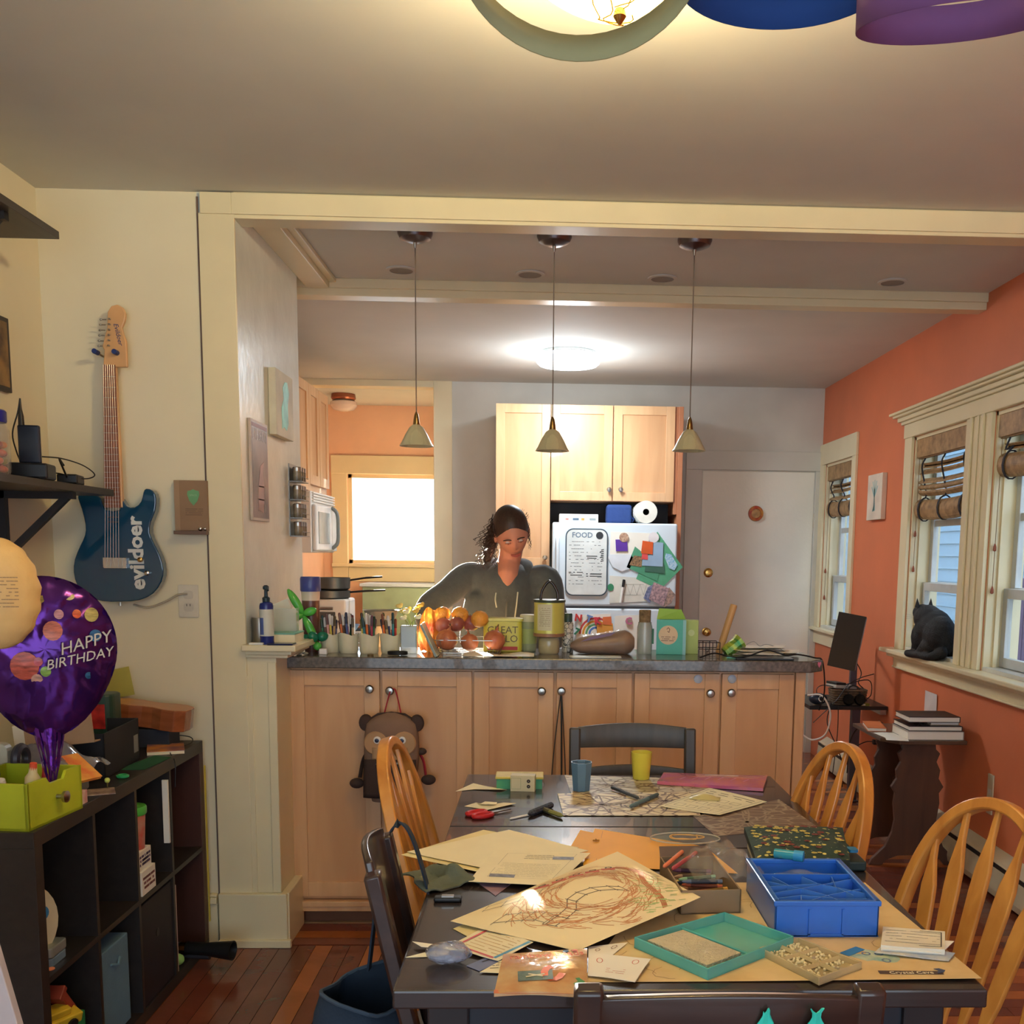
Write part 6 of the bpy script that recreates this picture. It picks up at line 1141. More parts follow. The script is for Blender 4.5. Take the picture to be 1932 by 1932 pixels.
# clear bead tray
P = [TP(*p, ZT_+.002) for p in ((1432, 1802), (1545, 1860), (1626, 1830), (1505, 1782))]; c = sum(P, Vector())/4; bt = thing('bead_tray', 'frosted clear compartment tray in front of the teal case', 'tray', (c.x, c.y, ZT_+.0025)); fB = q4([p-c for p in P]); CT_ = mat('frosted_tray', (220, 200, 150), .2, alpha=.7, coat=.7)
MB().sheet(lambda u, v: fB(u, v), 2, 2, -.003).build('floor', CT_, bt); b = rim_of(fB, .014)
for k in (1/3, 2/3):
    for A, B_ in ((fB(k, 0), fB(k, 1)),): b.tube([A+Vector((0, 0, .006)), B_+Vector((0, 0, .006))], .0055, 4)
b.tube([fB(0, .5)+Vector((0, 0, .006)), fB(1, .5)+Vector((0, 0, .006))], .0055, 4); b.build('dividers', CT_, bt, bev=.001)
q = random.Random(5); b = MB()
for k in range(260): u, v = q.random()*.94+.03, q.random()*.9+.05; b.ball(fB(u, v)+Vector((0, 0, .005)), .0026, 5)
b.build('beads', mat('pale_beads', (236, 222, 170), .3), bt, kind='stuff')
# blue organiser
bo = thing('blue_organiser', 'bright blue plastic tray organiser with irregular compartments', 'organizer', (.4305, 1.8195, ZT_+.0022)); BP = mat('bright_blue_plastic', (52, 116, 214), .3, coat=.2)
W_, D_, H_ = .194, .268, .070
MB().box((0, 0, 0), (W_, D_, .004)).build('floor', BP, bo)
for a, b_ in (((0, 0, 0), (W_, .005, H_)), ((0, D_-.005, 0), (W_, D_, H_)), ((0, 0, 0), (.005, D_, H_)), ((W_-.005, 0, 0), (W_, D_, H_))): MB().box(a, b_).build('side_wall', BP, bo, bev=.002)
b = MB().box((-.003, -.003, H_-.010), (W_+.003, .008, H_)).box((-.003, D_-.008, H_-.010), (W_+.003, D_+.003, H_)).box((-.003, 0, H_-.010), (.009, D_, H_)).box((W_-.009, 0, H_-.010), (W_+.003, D_, H_)); b.build('rim', BP, bo, bev=.002)
MB().box((.005, .165, .03), (W_-.005, .169, H_-.002)).build('divider', BP, bo); MB().box((.005, .005, .028), (W_-.005, .165, .032)).build('raised_floor', BP, bo)
MB().box((W_*.32, -.004, .006), (W_*.34, 0, .055)).box((W_*.64, -.004, .006), (W_*.66, 0, .055)).box((W_*.32, -.004, .004), (W_*.66, 0, .008)).build('front_recess', BP, bo)
q = random.Random(9); ns = [(q.uniform(.02, W_-.02), q.uniform(.02, .15)) for _ in range(13)]; b = MB()
cen = [(.03, .12), (.07, .09), (.11, .1), (.15, .11), (.05, .05), (.10, .05), (.15, .045), (.08, .13), (.12, .135)]
ribs = [((.006, .14), (.07, .09)), ((.07, .09), (.188, .15)), ((.07, .09), (.006, .06)), ((.07, .09), (.11, .05)), ((.11, .05), (.188, .09)), ((.11, .05), (.05, .006)), ((.11, .05), (.13, .006)), ((.006, .10), (.11, .12)), ((.11, .12), (.188, .06)), ((.11, .12), (.09, .164)), ((.05, .006), (.06, .05)), ((.06, .05), (.13, .03)), ((.13, .03), (.188, .03)), ((.03, .164), (.05, .11)), ((.15, .164), (.14, .10)), ((.006, .03), (.06, .05)), ((.14, .10), (.16, .05))]
for (x_, y_), (x2, y2) in ribs: 
    A, B_ = Vector((x_, y_, .032)), Vector((x2, y2, .032)); d = (B_-A).normalized(); nrm = Vector((-d.y, d.x, 0))*.0009; b.add([A-nrm, B_-nrm, B_+nrm, A+nrm]+[p+Vector((0, 0, .032)) for p in (A-nrm, B_-nrm, B_+nrm, A+nrm)], [(0, 1, 5, 4), (1, 2, 6, 5), (2, 3, 7, 6), (3, 0, 4, 7), (4, 5, 6, 7)])
b.build('compartment_ribs', mat('lighter_blue_plastic', (84, 144, 230), .3), bo)
q = random.Random(14)
for k in range(6):
    t = thing('teal_vial', 'small teal capped vial in the back compartment, %s from the left' % ('first', 'second', 'third', 'fourth', 'fifth', 'sixth')[k], 'vial', (.4305+.03+.025*k, 1.8195+.215+.012*(-1)**k, ZT_+.0145+.010*(k % 2)), (R(80), 0, R(60+30*k)), 'teal vials in the blue organiser')
    MB().lathe([(.001, -.026), (.009, -.025), (.009, .012)], 12).build('tube', mat('teal_vial_plastic', (60, 170, 190), .15, alpha=.8), t, smooth=True); MB().lathe([(.0105, .010), (.0105, .026), (.001, .027)], 12).build('cap', mat('vial_cap', (110, 206, 214), .25), t, smooth=True)
vb = MB().sheet(lambda u, v: Vector(((u-.5)*.15, (v-.5)*.07, .028*math.sin(PI*u)**.6*math.sin(PI*v)**.6+.003*math.sin(17*u+9*v))), 18, 12).build('clear_vial_bag', mat('clear_film'), smooth=30); solo(vb, 'crinkled clear bag over the teal vials', 'bag', loc=(.4305+.097, 1.8195+.215, ZT_+.034))
v2 = thing('teal_vial', 'large teal vial resting across the back rim of the blue organiser', 'vial', (.4305+.085, 1.8195+.262, ZT_+H_+.0118), (R(90), 0, R(65)), 'teal vials in the blue organiser'); MB().lathe([(.001, -.03), (.010, -.029), (.010, .014)], 14).build('tube', mat('teal_vial_plastic'), v2, smooth=True); MB().lathe([(.0115, .012), (.0115, .032), (.001, .033)], 14).build('cap', C((50, 150, 200)), v2, smooth=True)
# cards and leaflets pile at the right
for k, (pix, m, lb) in enumerate((([(1590, 1800), (1700, 1831), (1712, 1806), (1612, 1787)], mat('colour_card', (206, 210, 170), .5, var=.2, vscale=30, rgb2=(120, 170, 170)), 'light green picture card fanned out at the left of the card pile'),
        ([(1650, 1797), (1790, 1812), (1802, 1798), (1670, 1778)], mat('colour_card2', (220, 216, 200), .5, var=.15, vscale=24, rgb2=(150, 170, 200)), 'wide picture leaflet at the bottom of the card pile'),
        ([(1664, 1790), (1775, 1798), (1800, 1776), (1690, 1768)], WPAPER, 'white card turned slightly in the middle of the card pile'),
        ([(1662, 1783), (1783, 1792), (1783, 1757), (1666, 1748)], mat('printed_card', (232, 226, 206), .5), 'white form card with black lines on top of the card pile'))):
    o, f_ = paper('card', pix, z0+.003+.005*k, m, lb, 'card', group='pile of cards', th=.0012 if k < 3 else .010, wave=.0006)
    if k == 3: inked(o, f_, scrib(1, .06, .92, .15, .9, 5, .9, 3), .0016, C((140, 134, 124)), 'form_lines'); inked(o, f_, [[(.6, .9), (.94, .9), (.94, .12), (.6, .12)]], .0018, INKM, 'black_border')
    if k == 0: inked(o, f_, [[(x_+.07*math.cos(t), y_+.12*math.sin(t)) for t in [i*.6 for i in range(11)]] for x_, y_ in ((.3, .6), (.7, .4), (.5, .8))], .003, C((110, 130, 160)), 'doodles'); inked(o, f_, [[(.04, .1), (.1, .9)]], .02, C((60, 130, 190)), 'blue_corner')
# crayon box with clear bag
cbx = thing('crayon_box', 'open brown cardboard box full of crayons and pencils', 'box', (.325, 2.06, ZT_+.0022), R(4)); KB = mat('gray_cardboard', (150, 126, 96), .8)
w_, d_, h_ = .060, .115, .048
for a, b_ in (((-w_, -d_, 0), (w_, -d_+.003, h_)), ((-w_, d_-.003, 0), (w_, d_, h_)), ((-w_, -d_, 0), (-w_+.003, d_, h_)), ((w_-.003, -d_, 0), (w_, d_, h_)), ((-w_, -d_, 0), (w_, d_, .003))): MB().box(a, b_).build('panel', KB, cbx)
MB().add([(-w_, d_, h_), (w_, d_, h_), (w_*.9, d_+.045, h_+.01), (-w_*.9, d_+.045, h_+.01)], [(0, 1, 2, 3)]).build('flap', mat('dark_card', (104, 84, 76), .7), cbx, solid=.0015)
CR = [('orange', (226, 130, 70)), ('yellow-green', (170, 180, 90)), ('brown', (150, 96, 70)), ('pale yellow', (224, 206, 130)), ('dark green', (54, 80, 66)), ('coral', (220, 110, 84)), ('navy', (50, 56, 84)), ('tan', (196, 160, 120)), ('olive', (128, 124, 66)), ('rust', (176, 84, 50)), ('mint', (140, 190, 150)), ('plum', (110, 64, 90)), ('ochre', (196, 146, 60)), ('slate', (96, 106, 124))]
q = random.Random(6); bw_ = cbx.matrix_basis
for k, (cn, c3) in enumerate(CR):
    zz = .010+.009*(k//4); yy = -.085+.05*(k % 4)+q.uniform(-.008, .008); an = q.uniform(-.5, .5); L_ = .082
    p = Matrix.Rotation(R(4), 4, 'Z') @ Vector((-.04*math.cos(an), yy-.04*math.sin(an), zz))+Vector((.325, 2.06, ZT_+.0035))
    t = thing('crayon', cn+' crayon lying among others in the cardboard box', 'crayon', p, (0, R(90), an+R(4)), 'crayons in the cardboard box')
    MB().lathe([(.002, 0), (.0042, .010), (.0044, .011), (.0044, L_)], 8).build('stick', C(c3, .6), t, smooth=True); MB().lathe([(.0047, .018), (.0047, .072)], 8, caps=False).build('wrapper_bands', C(tuple(int(x_*.6) for x_ in c3), .7), t)
for a, b_, cn, c3 in (((1190, 1608), (1145, 1640), 0, 0),): pass
rod('pencil', (1252, 1636), (1287, 1607), ZT_+.052, .0045, C((226, 130, 90)), 'salmon pencil sticking up across the crayon box', 'pencil'); rod('pencil', (1268, 1640), (1313, 1609), ZT_+.052, .0045, C((176, 70, 74)), 'dark red pencil beside the salmon one on the crayon box', 'pencil')
cg = MB().sheet(lambda u, v: Vector(((u-.5)*.15, (v-.5)*.18, .045*math.sin(PI*u)**.7*math.sin(PI*v)**.5*(1+.3*math.sin(6*u+4*v))+.005*math.sin(23*u-13*v))), 26, 26).build('clear_bag', mat('crumpled_film', (228, 216, 196), .08, alpha=.2, bump=1, bscale=40, coat=1), smooth=30); solo(cg, 'crumpled clear plastic bag on top of the crayon box', 'bag', loc=(.375, 2.12, ZT_+.046), rot=(0, 0, .2))
# ================================================================ backpack and straps on the island doors
kp_ = AY(737, 1302, YI); bpk = thing('animal_backpack', 'brown animal-face child backpack hanging from the second island knob', 'backpack', (kp_.x+.012, YI-.012, kp_.z))
def BPp(u, v): p = AY(u, v, YI-.06); return Vector((p.x-bpk.location.x, 0, p.z-bpk.location.z))
BRN = mat('backpack_brown', (134, 106, 88), .85, bump=.1); DBR = mat('backpack_dark_brown', (66, 50, 46), .85, bump=.1); TANF = mat('backpack_tan', (186, 148, 110), .85)
def bfun(u, v):  # body: rounded slab, facing -Y
    a = 2*PI*u; z = -.075-.335*v; w_ = (.085+.018*math.sin(PI*min(1, v*1.2)))*min(1, (v/.12+.02))**.45*(1-.12*max(0, v-.85)/.15)
    ex = math.copysign(abs(math.cos(a))**.55, math.cos(a)); ey = math.copysign(abs(math.sin(a))**.7, math.sin(a)); return Vector((w_*ex, -.055+(.045*min(1, v/.1+.1))*ey, z))
b = MB().sheet(bfun, 36, 24); n_ = 36; b.add([tuple(bfun(i/n_, 1)) for i in range(n_)], [tuple(range(n_))]); b.build('body', BRN, bpk, smooth=True)
MB().sheet(lambda u, v: Vector(((u-.5)*.19*(1+.04*v), -.102-.022*math.sin(PI*u)**.5*math.sin(PI*(.15+.7*v)), -.245-.145*v)), 14, 8).build('front_pocket', DBR, bpk, smooth=True, solid=.004)
MB().tube([(-.085, -.106, -.262), (0, -.128, -.258), (.085, -.106, -.252)], .0035, 6).build('zip', STEEL, bpk)
for sx, ang in ((-1, 0), (1, 0)):
    MB().lathe([(.001, .003), (.041, .002), (.045, -.004)], 24, FY(sx*.052, -.102, -.185)).build('eye_patch', TANF, bpk, smooth=True)
    e_ = MB().lathe([(.001, .004), (.0135, .003), (.014, 0)], 20, FY(sx*.046, -.105, -.172)).build('eye', WHITE, bpk, smooth=True); MB().lathe([(.001, .006), (.008, .0045), (.008, .003)], 16, FY(sx*.046-.001, -.1055, -.173)).build('pupil', mat('navy_pupil', (28, 36, 70), .3), e_, smooth=True)
    MB().lathe([(.004, .018), (.026, .014), (.03, 0), (.024, -.01)], 18, FY(sx*.095, -.055, -.115) @ TR(sc=(.9, 1.1, 1))).build('ear', DBR, bpk, smooth=True)
    MB().ball((sx*.135, -.04, -.335 if sx > 0 else -.35), (.028, .018, .02), 14, ).build('paw', DBR, bpk, smooth=True)
    MB().tube(bez((sx*.08, -.03, -.21), (sx*.112, -.02, -.26), (sx*.125, -.03, -.33), n=5), .013, 8, flat=.4).build('arm', DBR if sx < 0 else mat('backpack_red', (176, 44, 58), .8), bpk, smooth=60)
MB().ball((.11, -.045, -.225), (.02, .014, .014), 12).build('hand', DBR, bpk, smooth=True)
MB().sheet(lambda u, v: Vector(((u-.5)*.13, -.1045-.004*math.sin(PI*u), -.200-.05*v)), 8, 4).build('muzzle', TANF, bpk, smooth=True, solid=.002)
MB().lathe([(.001, .012), (.016, .008), (.018, 0)], 18, FY(.005, -.108, -.192) @ TR(sc=(1, .75, 1))).build('nose', mat('plum_nose', (90, 54, 56), .6), bpk, smooth=True)
MB().tube(bez((-.03, -.03, -.082), (-.014, -.025, -.02), (-.006, -.012, .005), (.008, -.012, .005), (.018, -.025, -.02), (.032, -.03, -.082), n=5), .0055, 6, flat=.5).build('hanging_loop', mat('backpack_red'), bpk)
MB().tube([(-.075, -.055, -.098), (-.05, -.055, -.082), (0, -.055, -.076), (.05, -.055, -.082), (.075, -.055, -.098)], .004, 6).build('top_piping', DBR, bpk)
MB().add([(.062, -.125, -.262), (.082, -.123, -.258), (.080, -.126, -.30), (.06, -.128, -.315)], [(0, 1, 2, 3)]).build('orange_tag', C((230, 130, 40)), bpk, solid=.002)
MB().sweep([(.06, -.07, -.40), (.066, -.06, -.47), (.072, -.05, -.53)], [(-.011, -.002), (.011, -.002), (.011, .002), (-.011, .002)], up=(0, 1, 0)).build('dangling_strap', DBR, bpk)
kq = KN[3]; bs = thing('black_strap', 'folded black strap hanging from the fourth island knob', 'strap', (kq.x, YI-.018, kq.z))
for dx, r_ in ((-.032, .004), (.004, .007), (.018, .004)): MB().tube(bez((0, 0, .004), (dx*.4, -.004, -.1), (dx, -.005, -.30), (dx*1.15, -.003, -.44), n=5), r_, 6, flat=.5).build('strand', mat('strap_black', (52, 54, 54), .7), bs)
# ================================================================ cube bookcase along the left wall
SX0, SX1, SY0, SY1, SH_ = -1.61, -1.212, 2.445, 3.675, .772
bc_ = thing('cube_bookcase', 'black-brown bookcase of eight open cubes along the left wall', 'bookcase', (0, 0, 0))
MB().box((SX0, SY0, SH_-.04), (SX1, SY1, SH_)).build('top', BLKW, bc_, bev=.001); MB().box((SX0, SY0, 0), (SX1, SY1, .04)).build('bottom', BLKW, bc_, bev=.001)
MB().box((SX0, SY0, .04), (SX1, SY0+.04, SH_-.04)).build('side', BLKW, bc_, bev=.001); MB().box((SX0, SY1-.04, .04), (SX1, SY1, SH_-.04)).build('side', mat('reddish_side', (74, 46, 40), .4, kind='wood', vscale=3), bc_, bev=.001)
ydv = [SY0+.04+(SY1-SY0-.08)*k/4 for k in range(5)]
MB().box((SX0, SY0+.04, .378), (SX1, SY1-.04, .394)).build('shelf', BLKW, bc_)
for k in (1, 2, 3): MB().box((SX0, ydv[k]-.008, .394), (SX1, ydv[k]+.008, SH_-.04)).build('divider', BLKW, bc_); MB().box((SX0, ydv[k]-.008, .04), (SX1, ydv[k]+.008, .378)).build('divider', BLKW, bc_)
MB().box((SX0-.004, SY0, .0), (SX0, SY1, SH_)).build('back_board', mat('dark_back', (24, 26, 34), .7), bc_)
for k in (2, 3): # closed insert boxes in the lower cubes
    pass
ZS = SH_+.0003; Ld, Lu = .0403, .3943
# lower row contents
lb2 = thing('blue_fabric_bin', 'pale blue fabric bin in the second lower cube', 'bin', (-1.40, ydv[1]+.145, Ld)); MB().box((-.17, -.12, 0), (.165, .10, .27)).build('bin', mat('pale_blue_fabric', (96, 128, 150), .9, bump=.2, bscale=150), lb2, bev=.004); MB().tube([(.167, -.03, .22), (.175, 0, .21), (.167, .03, .22)], .004).build('pull', mat('pale_blue_fabric'), lb2)
dk_ = thing('black_insert_bin', 'black insert box filling the third lower cube', 'bin', (-1.40, ydv[2]+.14, Ld)); MB().box((-.18, -.125, 0), (.183, .135, .325)).build('bin', mat('black_insert', (36, 32, 40), .6), dk_, bev=.003); MB().lathe([(.001, .002), (.012, .002), (.014, .0)], 14, FXp(.1835, 0, .2)).build('grip_hole', BLACK, dk_)
wp_ = solo(MB().box((-.02, -.006, 0), (.10, .014, .30)).build('upright_folder', mat('pinkish_folder', (206, 180, 176), .6), bev=.001), 'thin pinkish folder upright in the last lower cube', 'folder', loc=(-1.315, ydv[3]+.010, Ld))
tg = thing('telescope', 'black toy telescope sticking out of the last lower cube toward the room', 'telescope', (-1.26, 3.49, .075), (0, R(90), R(-8)))
MB().lathe([(.001, -.04), (.014, -.04), (.016, 0), (.022, .02), (.022, .10), (.026, .13), (.034, .20), (.030, .20), (.02, .13)], 20).build('tube', BLACK, tg, smooth=True); MB().lathe([(.0235, .015), (.0235, .035)], 20, caps=False).build('gold_band', BRASS, tg); MB().tube([(.03, .012, .0), (.03, .012, .11)], .012, 10).build('second_barrel', mat('dark_gray_plastic', (54, 54, 60), .4), tg, smooth=True)
MB().ball((0, 0, 0), (.02, .02, .012), 8)
solo(MB().ball((0, 0, .02), (.022, .018, .02), 12).build('green_ball', mat('pale_green_toy', (150, 196, 110), .5), smooth=True), 'small pale green toy by the telescope end', 'toy', loc=(-1.235, 3.42, Ld))
# first lower cube: toys over a green bag
gbg = thing('green_gift_bag', 'green paper bag in the nearest lower cube', 'bag', (-1.36, ydv[0]+.14, Ld)); MB().prism([(-.11, -.06), (.13, -.08), (.13, .08), (-.11, .10)], .17).build('bag', mat('green_paper', (30, 130, 76), .6), gbg, bev=.002)
yl = thing('yellow_toy', 'yellow plastic toy truck piece on the green bag', 'toy', (-1.27, ydv[0]+.13, Ld+.171), (0, R(18), R(-30))); MB().box((-.03, -.06, 0), (.03, .06, .03)).box((-.02, -.035, .03), (.02, .03, .05)).build('body', mat('yellow_toy', (216, 180, 50), .35), yl, bev=.004); MB().lathe([(.014, -.006), (.014, .006)], 12, TR((.03, .03, .008), (0, R(90), 0))).build('wheel', BLACK, yl)
rd = thing('red_toy', 'rust red toy beam leaning behind the yellow one', 'toy', (-1.26, ydv[0]+.215, Ld+.15), (R(40), 0, 0)); MB().box((-.02, -.012, 0), (.02, .012, .14)).box((-.022, -.02, .13), (.022, .02, .148)).box((-.022, -.02, -.005), (.022, .02, .008)).build('beam', mat('rust_red_toy', (150, 62, 46), .5), rd, bev=.003)
# upper row contents
gl = thing('paper_disc', 'round pale board with blue print standing in the nearest upper cube', 'disc', (-1.30, ydv[0]+.02, Lu+.115), (0, 0, R(60))); MB().lathe([(.001, -.004), (.115, -.004), (.115, .004), (.001, .004)], 28, FY(0, 0, 0)).build('disc', mat('cream_disc', (206, 196, 166), .5), gl); MB().lathe([(.001, .0045), (.02, .0045)], 16, FY(.07, 0, .02), caps=False).build('blue_dot', C((50, 130, 190)), gl)
tn = thing('clear_storage_tin', 'small clear and silver stacked case in the nearest upper cube', 'case', (-1.275, ydv[0]+.10, Lu)); MB().prism(rrect(.085, .085, .012), .022).build('lower_case', mat('gray_blue_clear', (120, 140, 154), .2, alpha=.85), tn, bev=.002); MB().prism(rrect(.088, .088, .012), .05, h0=.024).build('upper_case', mat('silver_case', (150, 156, 150), .25, .4), tn, bev=.003)
solo(MB().lathe([(.001, 0), (.012, 0), (.012, .002), (.001, .002)], 14).build('orange_token', C((214, 130, 90))), 'little orange token before the clear case', 'token', loc=(-1.235, ydv[0]+.05, Lu))
b1_ = thing('card_game_box', 'white game box with purple print, lower of two by the green-lidded tub', 'box', (-1.28, ydv[2]+.082, Lu)); MB().box((-.09, -.055, 0), (.066, .055, .075)).build('carton', WPAPER, b1_, bev=.001); MB().ink(lambda u, v: Vector((.0665, -.05+.1*u, .01+.055*v)), scrib(1, .05, .95, .1, .9, 3, .8, 2), .008, 0).build('print', C((150, 90, 90)), b1_)
b2_ = thing('card_game_box', 'white game box with dark print stacked upper, under the green-lidded tub', 'box', (-1.285, ydv[2]+.078, Lu+.0753)); MB().box((-.085, -.052, 0), (.063, .05, .06)).build('carton', WPAPER, b2_, bev=.001); MB().ink(lambda u, v: Vector((.0635, -.045+.09*u, .008+.045*v)), scrib(1, .05, .95, .1, .9, 3, .8, 5), .008, 0).build('print', C((80, 60, 110)), b2_)
tb2 = thing('green_lidded_tub', 'printed tub with a bright green lid on top of the game boxes', 'tub', (-1.266, ydv[2]+.085, Lu+.1356)); MB().lathe([(.001, 0), (.04, 0), (.045, .11), (.001, .11)], 20).build('tub', mat('printed_tub', (190, 150, 130), .5, var=.3, vscale=20, rgb2=(200, 70, 60)), tb2, smooth=True); MB().lathe([(.048, .108), (.05, .112), (.05, .13), (.047, .134), (.001, .134)], 20).build('lid', mat('bright_green_lid', (90, 190, 80), .35), tb2, smooth=True)
pk_ = solo(MB().box((.022, -.006, 0), (.041, .004, .21)).build('paper_wad', WPAPER, bev=.001), 'white folded papers hanging at the last divider of the upper row', 'papers', loc=(-1.255, ydv[3]-.014, Lu+.10))
yj = solo(MB().box((0, -.003, .1), (.004, .003, .68)).build('yellow_tape', mat('yellow_tape', (214, 190, 60), .5)), 'thin yellow strip along the far end of the bookcase', 'tape', loc=(SX1+.001, SY1+.006, 0))
# ---------------------------------------------------------------- on top of the bookcase
lime = thing('lime_craft_box', 'lime green wooden drawer box with a metal knob full of craft bits', 'drawer', (-1.43, 2.475, ZS), R(-6)); LM = mat('lime_paint', (186, 200, 44), .45)
lw, ld, lh = .205, .235, .115
MB().box((0, 0, 0), (lw, ld, .006)).build('bottom', LM, lime); MB().box((0, 0, 0), (.008, ld, lh)).build('back', LM, lime, bev=.001); MB().box((0, 0, 0), (lw, .008, lh)).build('side', LM, lime, bev=.001); MB().box((0, ld-.008, 0), (lw, ld, lh)).build('side', LM, lime, bev=.001)
MB().prism([(0, 0), (ld, 0), (ld, lh), (ld*.72, lh), (ld*.66, lh-.018), (ld*.40, lh-.018), (ld*.34, lh), (0, lh)], .008, M3((lw-.008, 0, 0), (0, 1, 0), (0, 0, 1), (1, 0, 0))).build('front', LM, lime)
MB().lathe([(.006, 0), (.005, .012), (.014, .018), (.015, .026), (.008, .03), (.001, .031)], 16, FXp(lw, ld*.52, .058)).build('knob', STEEL, lime, smooth=True)
q = random.Random(17)
for k, (nm, lb, c3, r_, h) in enumerate((('glue_bottle', 'white glue bottle sticking out of the lime drawer', (230, 226, 216), .018, .13), ('orange_cup', 'orange paper cup tipped in the lime drawer', (230, 160, 60), .03, .09), ('cream_tube', 'cream cardboard tube in the lime drawer, behind the orange cup', (226, 214, 170), .017, .125), ('red_marker', 'red and white marker in the lime drawer', (200, 50, 50), .008, .12), ('blue_marker', 'blue marker in the lime drawer', (50, 60, 140), .008, .125))):
    t = thing(nm, lb, nm.split('_')[1], (-1.43+(.05, .08, .13, .165, .03)[k], 2.475+(.05, .11, .14, .17, .15)[k], ZS+.008), (R(q.uniform(-14, 14)), R(q.uniform(-6, 16)), 0)); MB().lathe([(.001, 0), (r_, 0), (r_*1.05, h*.75), (r_*.6, h*.85), (r_*.5, h)], 14).build('body', C(c3, .4), t, smooth=True); MB().lathe([(r_*.55, h*.9), (r_*.5, h*1.06), (.001, h*1.07)], 12).build('cap', WHITE if k % 2 else C((230, 90, 60)), t, smooth=True)
# black storage box with cardboard insert
sb = thing('black_storage_box', 'black open storage box with a small white label on the bookcase', 'box', (-1.53, 3.02, ZS), R(3)); KB2 = mat('black_board', (30, 32, 38), .7)
bw2, bd, bh = .245, .30, .135
for a, b_ in (((0, 0, 0), (bw2, .004, bh)), ((0, bd-.004, 0), (bw2, bd, bh)), ((0, 0, 0), (.004, bd, bh)), ((bw2-.004, 0, 0), (bw2, bd, bh)), ((0, 0, 0), (bw2, bd, .004))): MB().box(a, b_).build('panel', KB2, sb)
MB().box((bw2, bd-.05, .03), (bw2+.001, bd-.012, .085)).build('label_plate', C((130, 134, 130)), sb)
cfl = thing('cardboard_flap', 'tan cardboard tray resting tilted in the black box', 'cardboard', (-1.48, 2.97, ZS+.10), (R(-4), R(-6), R(4))); MB().box((0, 0, 0), (.19, .004, .085)).build('front_face', mat('tan_cardboard', (176, 146, 118), .75), cfl); MB().box((-.03, 0, 0), (0, .12, .07)).build('side_face', WPAPER, cfl); MB().box((0, .002, 0), (.19, .12, .004)).build('tray_floor', mat('tan_cardboard'), cfl)
rt = thing('red_green_case', 'dark green and red toy case behind the cardboard tray', 'case', (-1.60, 3.32, ZS), R(0)); MB().prism(rrect(.22, .10, .03), .21, TR((.11, .05, 0))).build('case', mat('dark_green_case2', (40, 70, 58), .4), rt, bev=.006); MB().box((.03, -.002, .10), (.20, .0, .18)).build('red_panel', mat('red_panel', (214, 56, 50), .4, var=.2, vscale=30), rt, bev=.004)
# ukulele body lying on the bookcase
uk = thing('ukulele', 'small brown ukulele lying on its back on the bookcase, waist towards the room', 'ukulele', (-1.34, 3.575, ZS+.068), (R(0), R(7), 0))
out = [(.30*math.sin(0)+x_, y_) for x_, y_ in [(.12, 0), (.115, .045), (.085, .068), (.04, .066), (.005, .05), (-.03, .05), (-.07, .062), (-.115, .056), (-.14, .03), (-.15, 0)]]; out += [(x_, -y_) for x_, y_ in reversed(out[1:-1])]
WD = mat('mahogany', (164, 96, 58), .25, rgb2=(130, 70, 42), kind='wood', stretch=(1, 8, 8), vscale=4, coat=.5)
MB().prism(out, .072).build('body', WD, uk, bev=.003); MB().prism([(x_*.99, y_*.99) for x_, y_ in out], .0745, h0=.0722).build('soundboard', mat('soundboard', (190, 130, 84), .3), uk)
MB().box((-.38, -.02, .055), (-.14, .02, .078)).build('neck', WD, uk, bev=.004)
bkx = MB().box((-.1, -.05, 0), (.075, .055, .064)).build('book_stack_support', mat('dark_book', (40, 44, 56), .6), bev=.002); solo(bkx, 'dark blue box under the ukulele', 'box', loc=(-1.35, 3.575, ZS))
ob = thing('magazine', 'orange and yellow magazine sticking out under the ukulele', 'magazine', (-1.265, 3.50, ZS), R(20)); MB().box((-.07, -.09, 0), (.045, .05, .010)).build('pages', PAPER, ob); MB().box((-.071, -.091, .010), (.046, .051, .012)).build('cover', mat('orange_cover', (210, 140, 60), .4, var=.2, vscale=14, rgb2=(100, 70, 110)), ob)
yo = solo(MB().sheet(lambda u, v: Vector(((u-.5)*.17, .0+.01*v, .10*v)), 2, 2, .001).build('yellow_pad', mat('yellow_green_pad', (180, 172, 80), .6)), 'yellow-green card leaning on the wall behind the ukulele', 'card', loc=(-1.53, 3.685, ZS+.145), rot=(0, R(-12), 0))
cable('black_wire', [(-1.30, 3.62, ZS+.03), (-1.24, 3.63, ZS+.02), (-1.225, 3.60, ZS+.006), (-1.24, 3.5, ZS+.004), (-1.235, 3.42, ZS+.006), (-1.206, 3.38, ZS-.02), (-1.205, 3.37, ZS-.10)], BLACK, 'thin black wire curling over the far corner of the bookcase', .0018)
gf = MB().prism([(-.05, -.11), (.03, -.10), (.045, .09), (-.02, .12)], .0015); solo(gf.build('green_felt', mat('green_felt', (34, 92, 62), .95)), 'dark green felt piece between the black box and front edge', 'felt', loc=(-1.255, 3.27, ZS))
gl2 = MB().tube([(.014*math.cos(t), .014*math.sin(t), .006) for t in [i*PI/6 for i in range(12)]], .005, 6, closed=True); solo(gl2.build('green_ring', mat('green_ring', (50, 170, 100), .3), smooth=True), 'small green toy ring on the bookcase', 'ring', loc=(-1.243, 3.05, ZS))
yb_ = thing('lime_figure', 'tiny lime-headed pin near the bookcase front edge', 'toy', (-1.238, 2.93, ZS)); MB().tube([(0, 0, 0), (0, 0, .016)], .002, 6).build('stem', C((120, 110, 60)), yb_); MB().ball((0, 0, .02), .008, 10).build('head', C((200, 220, 110)), yb_, smooth=True)
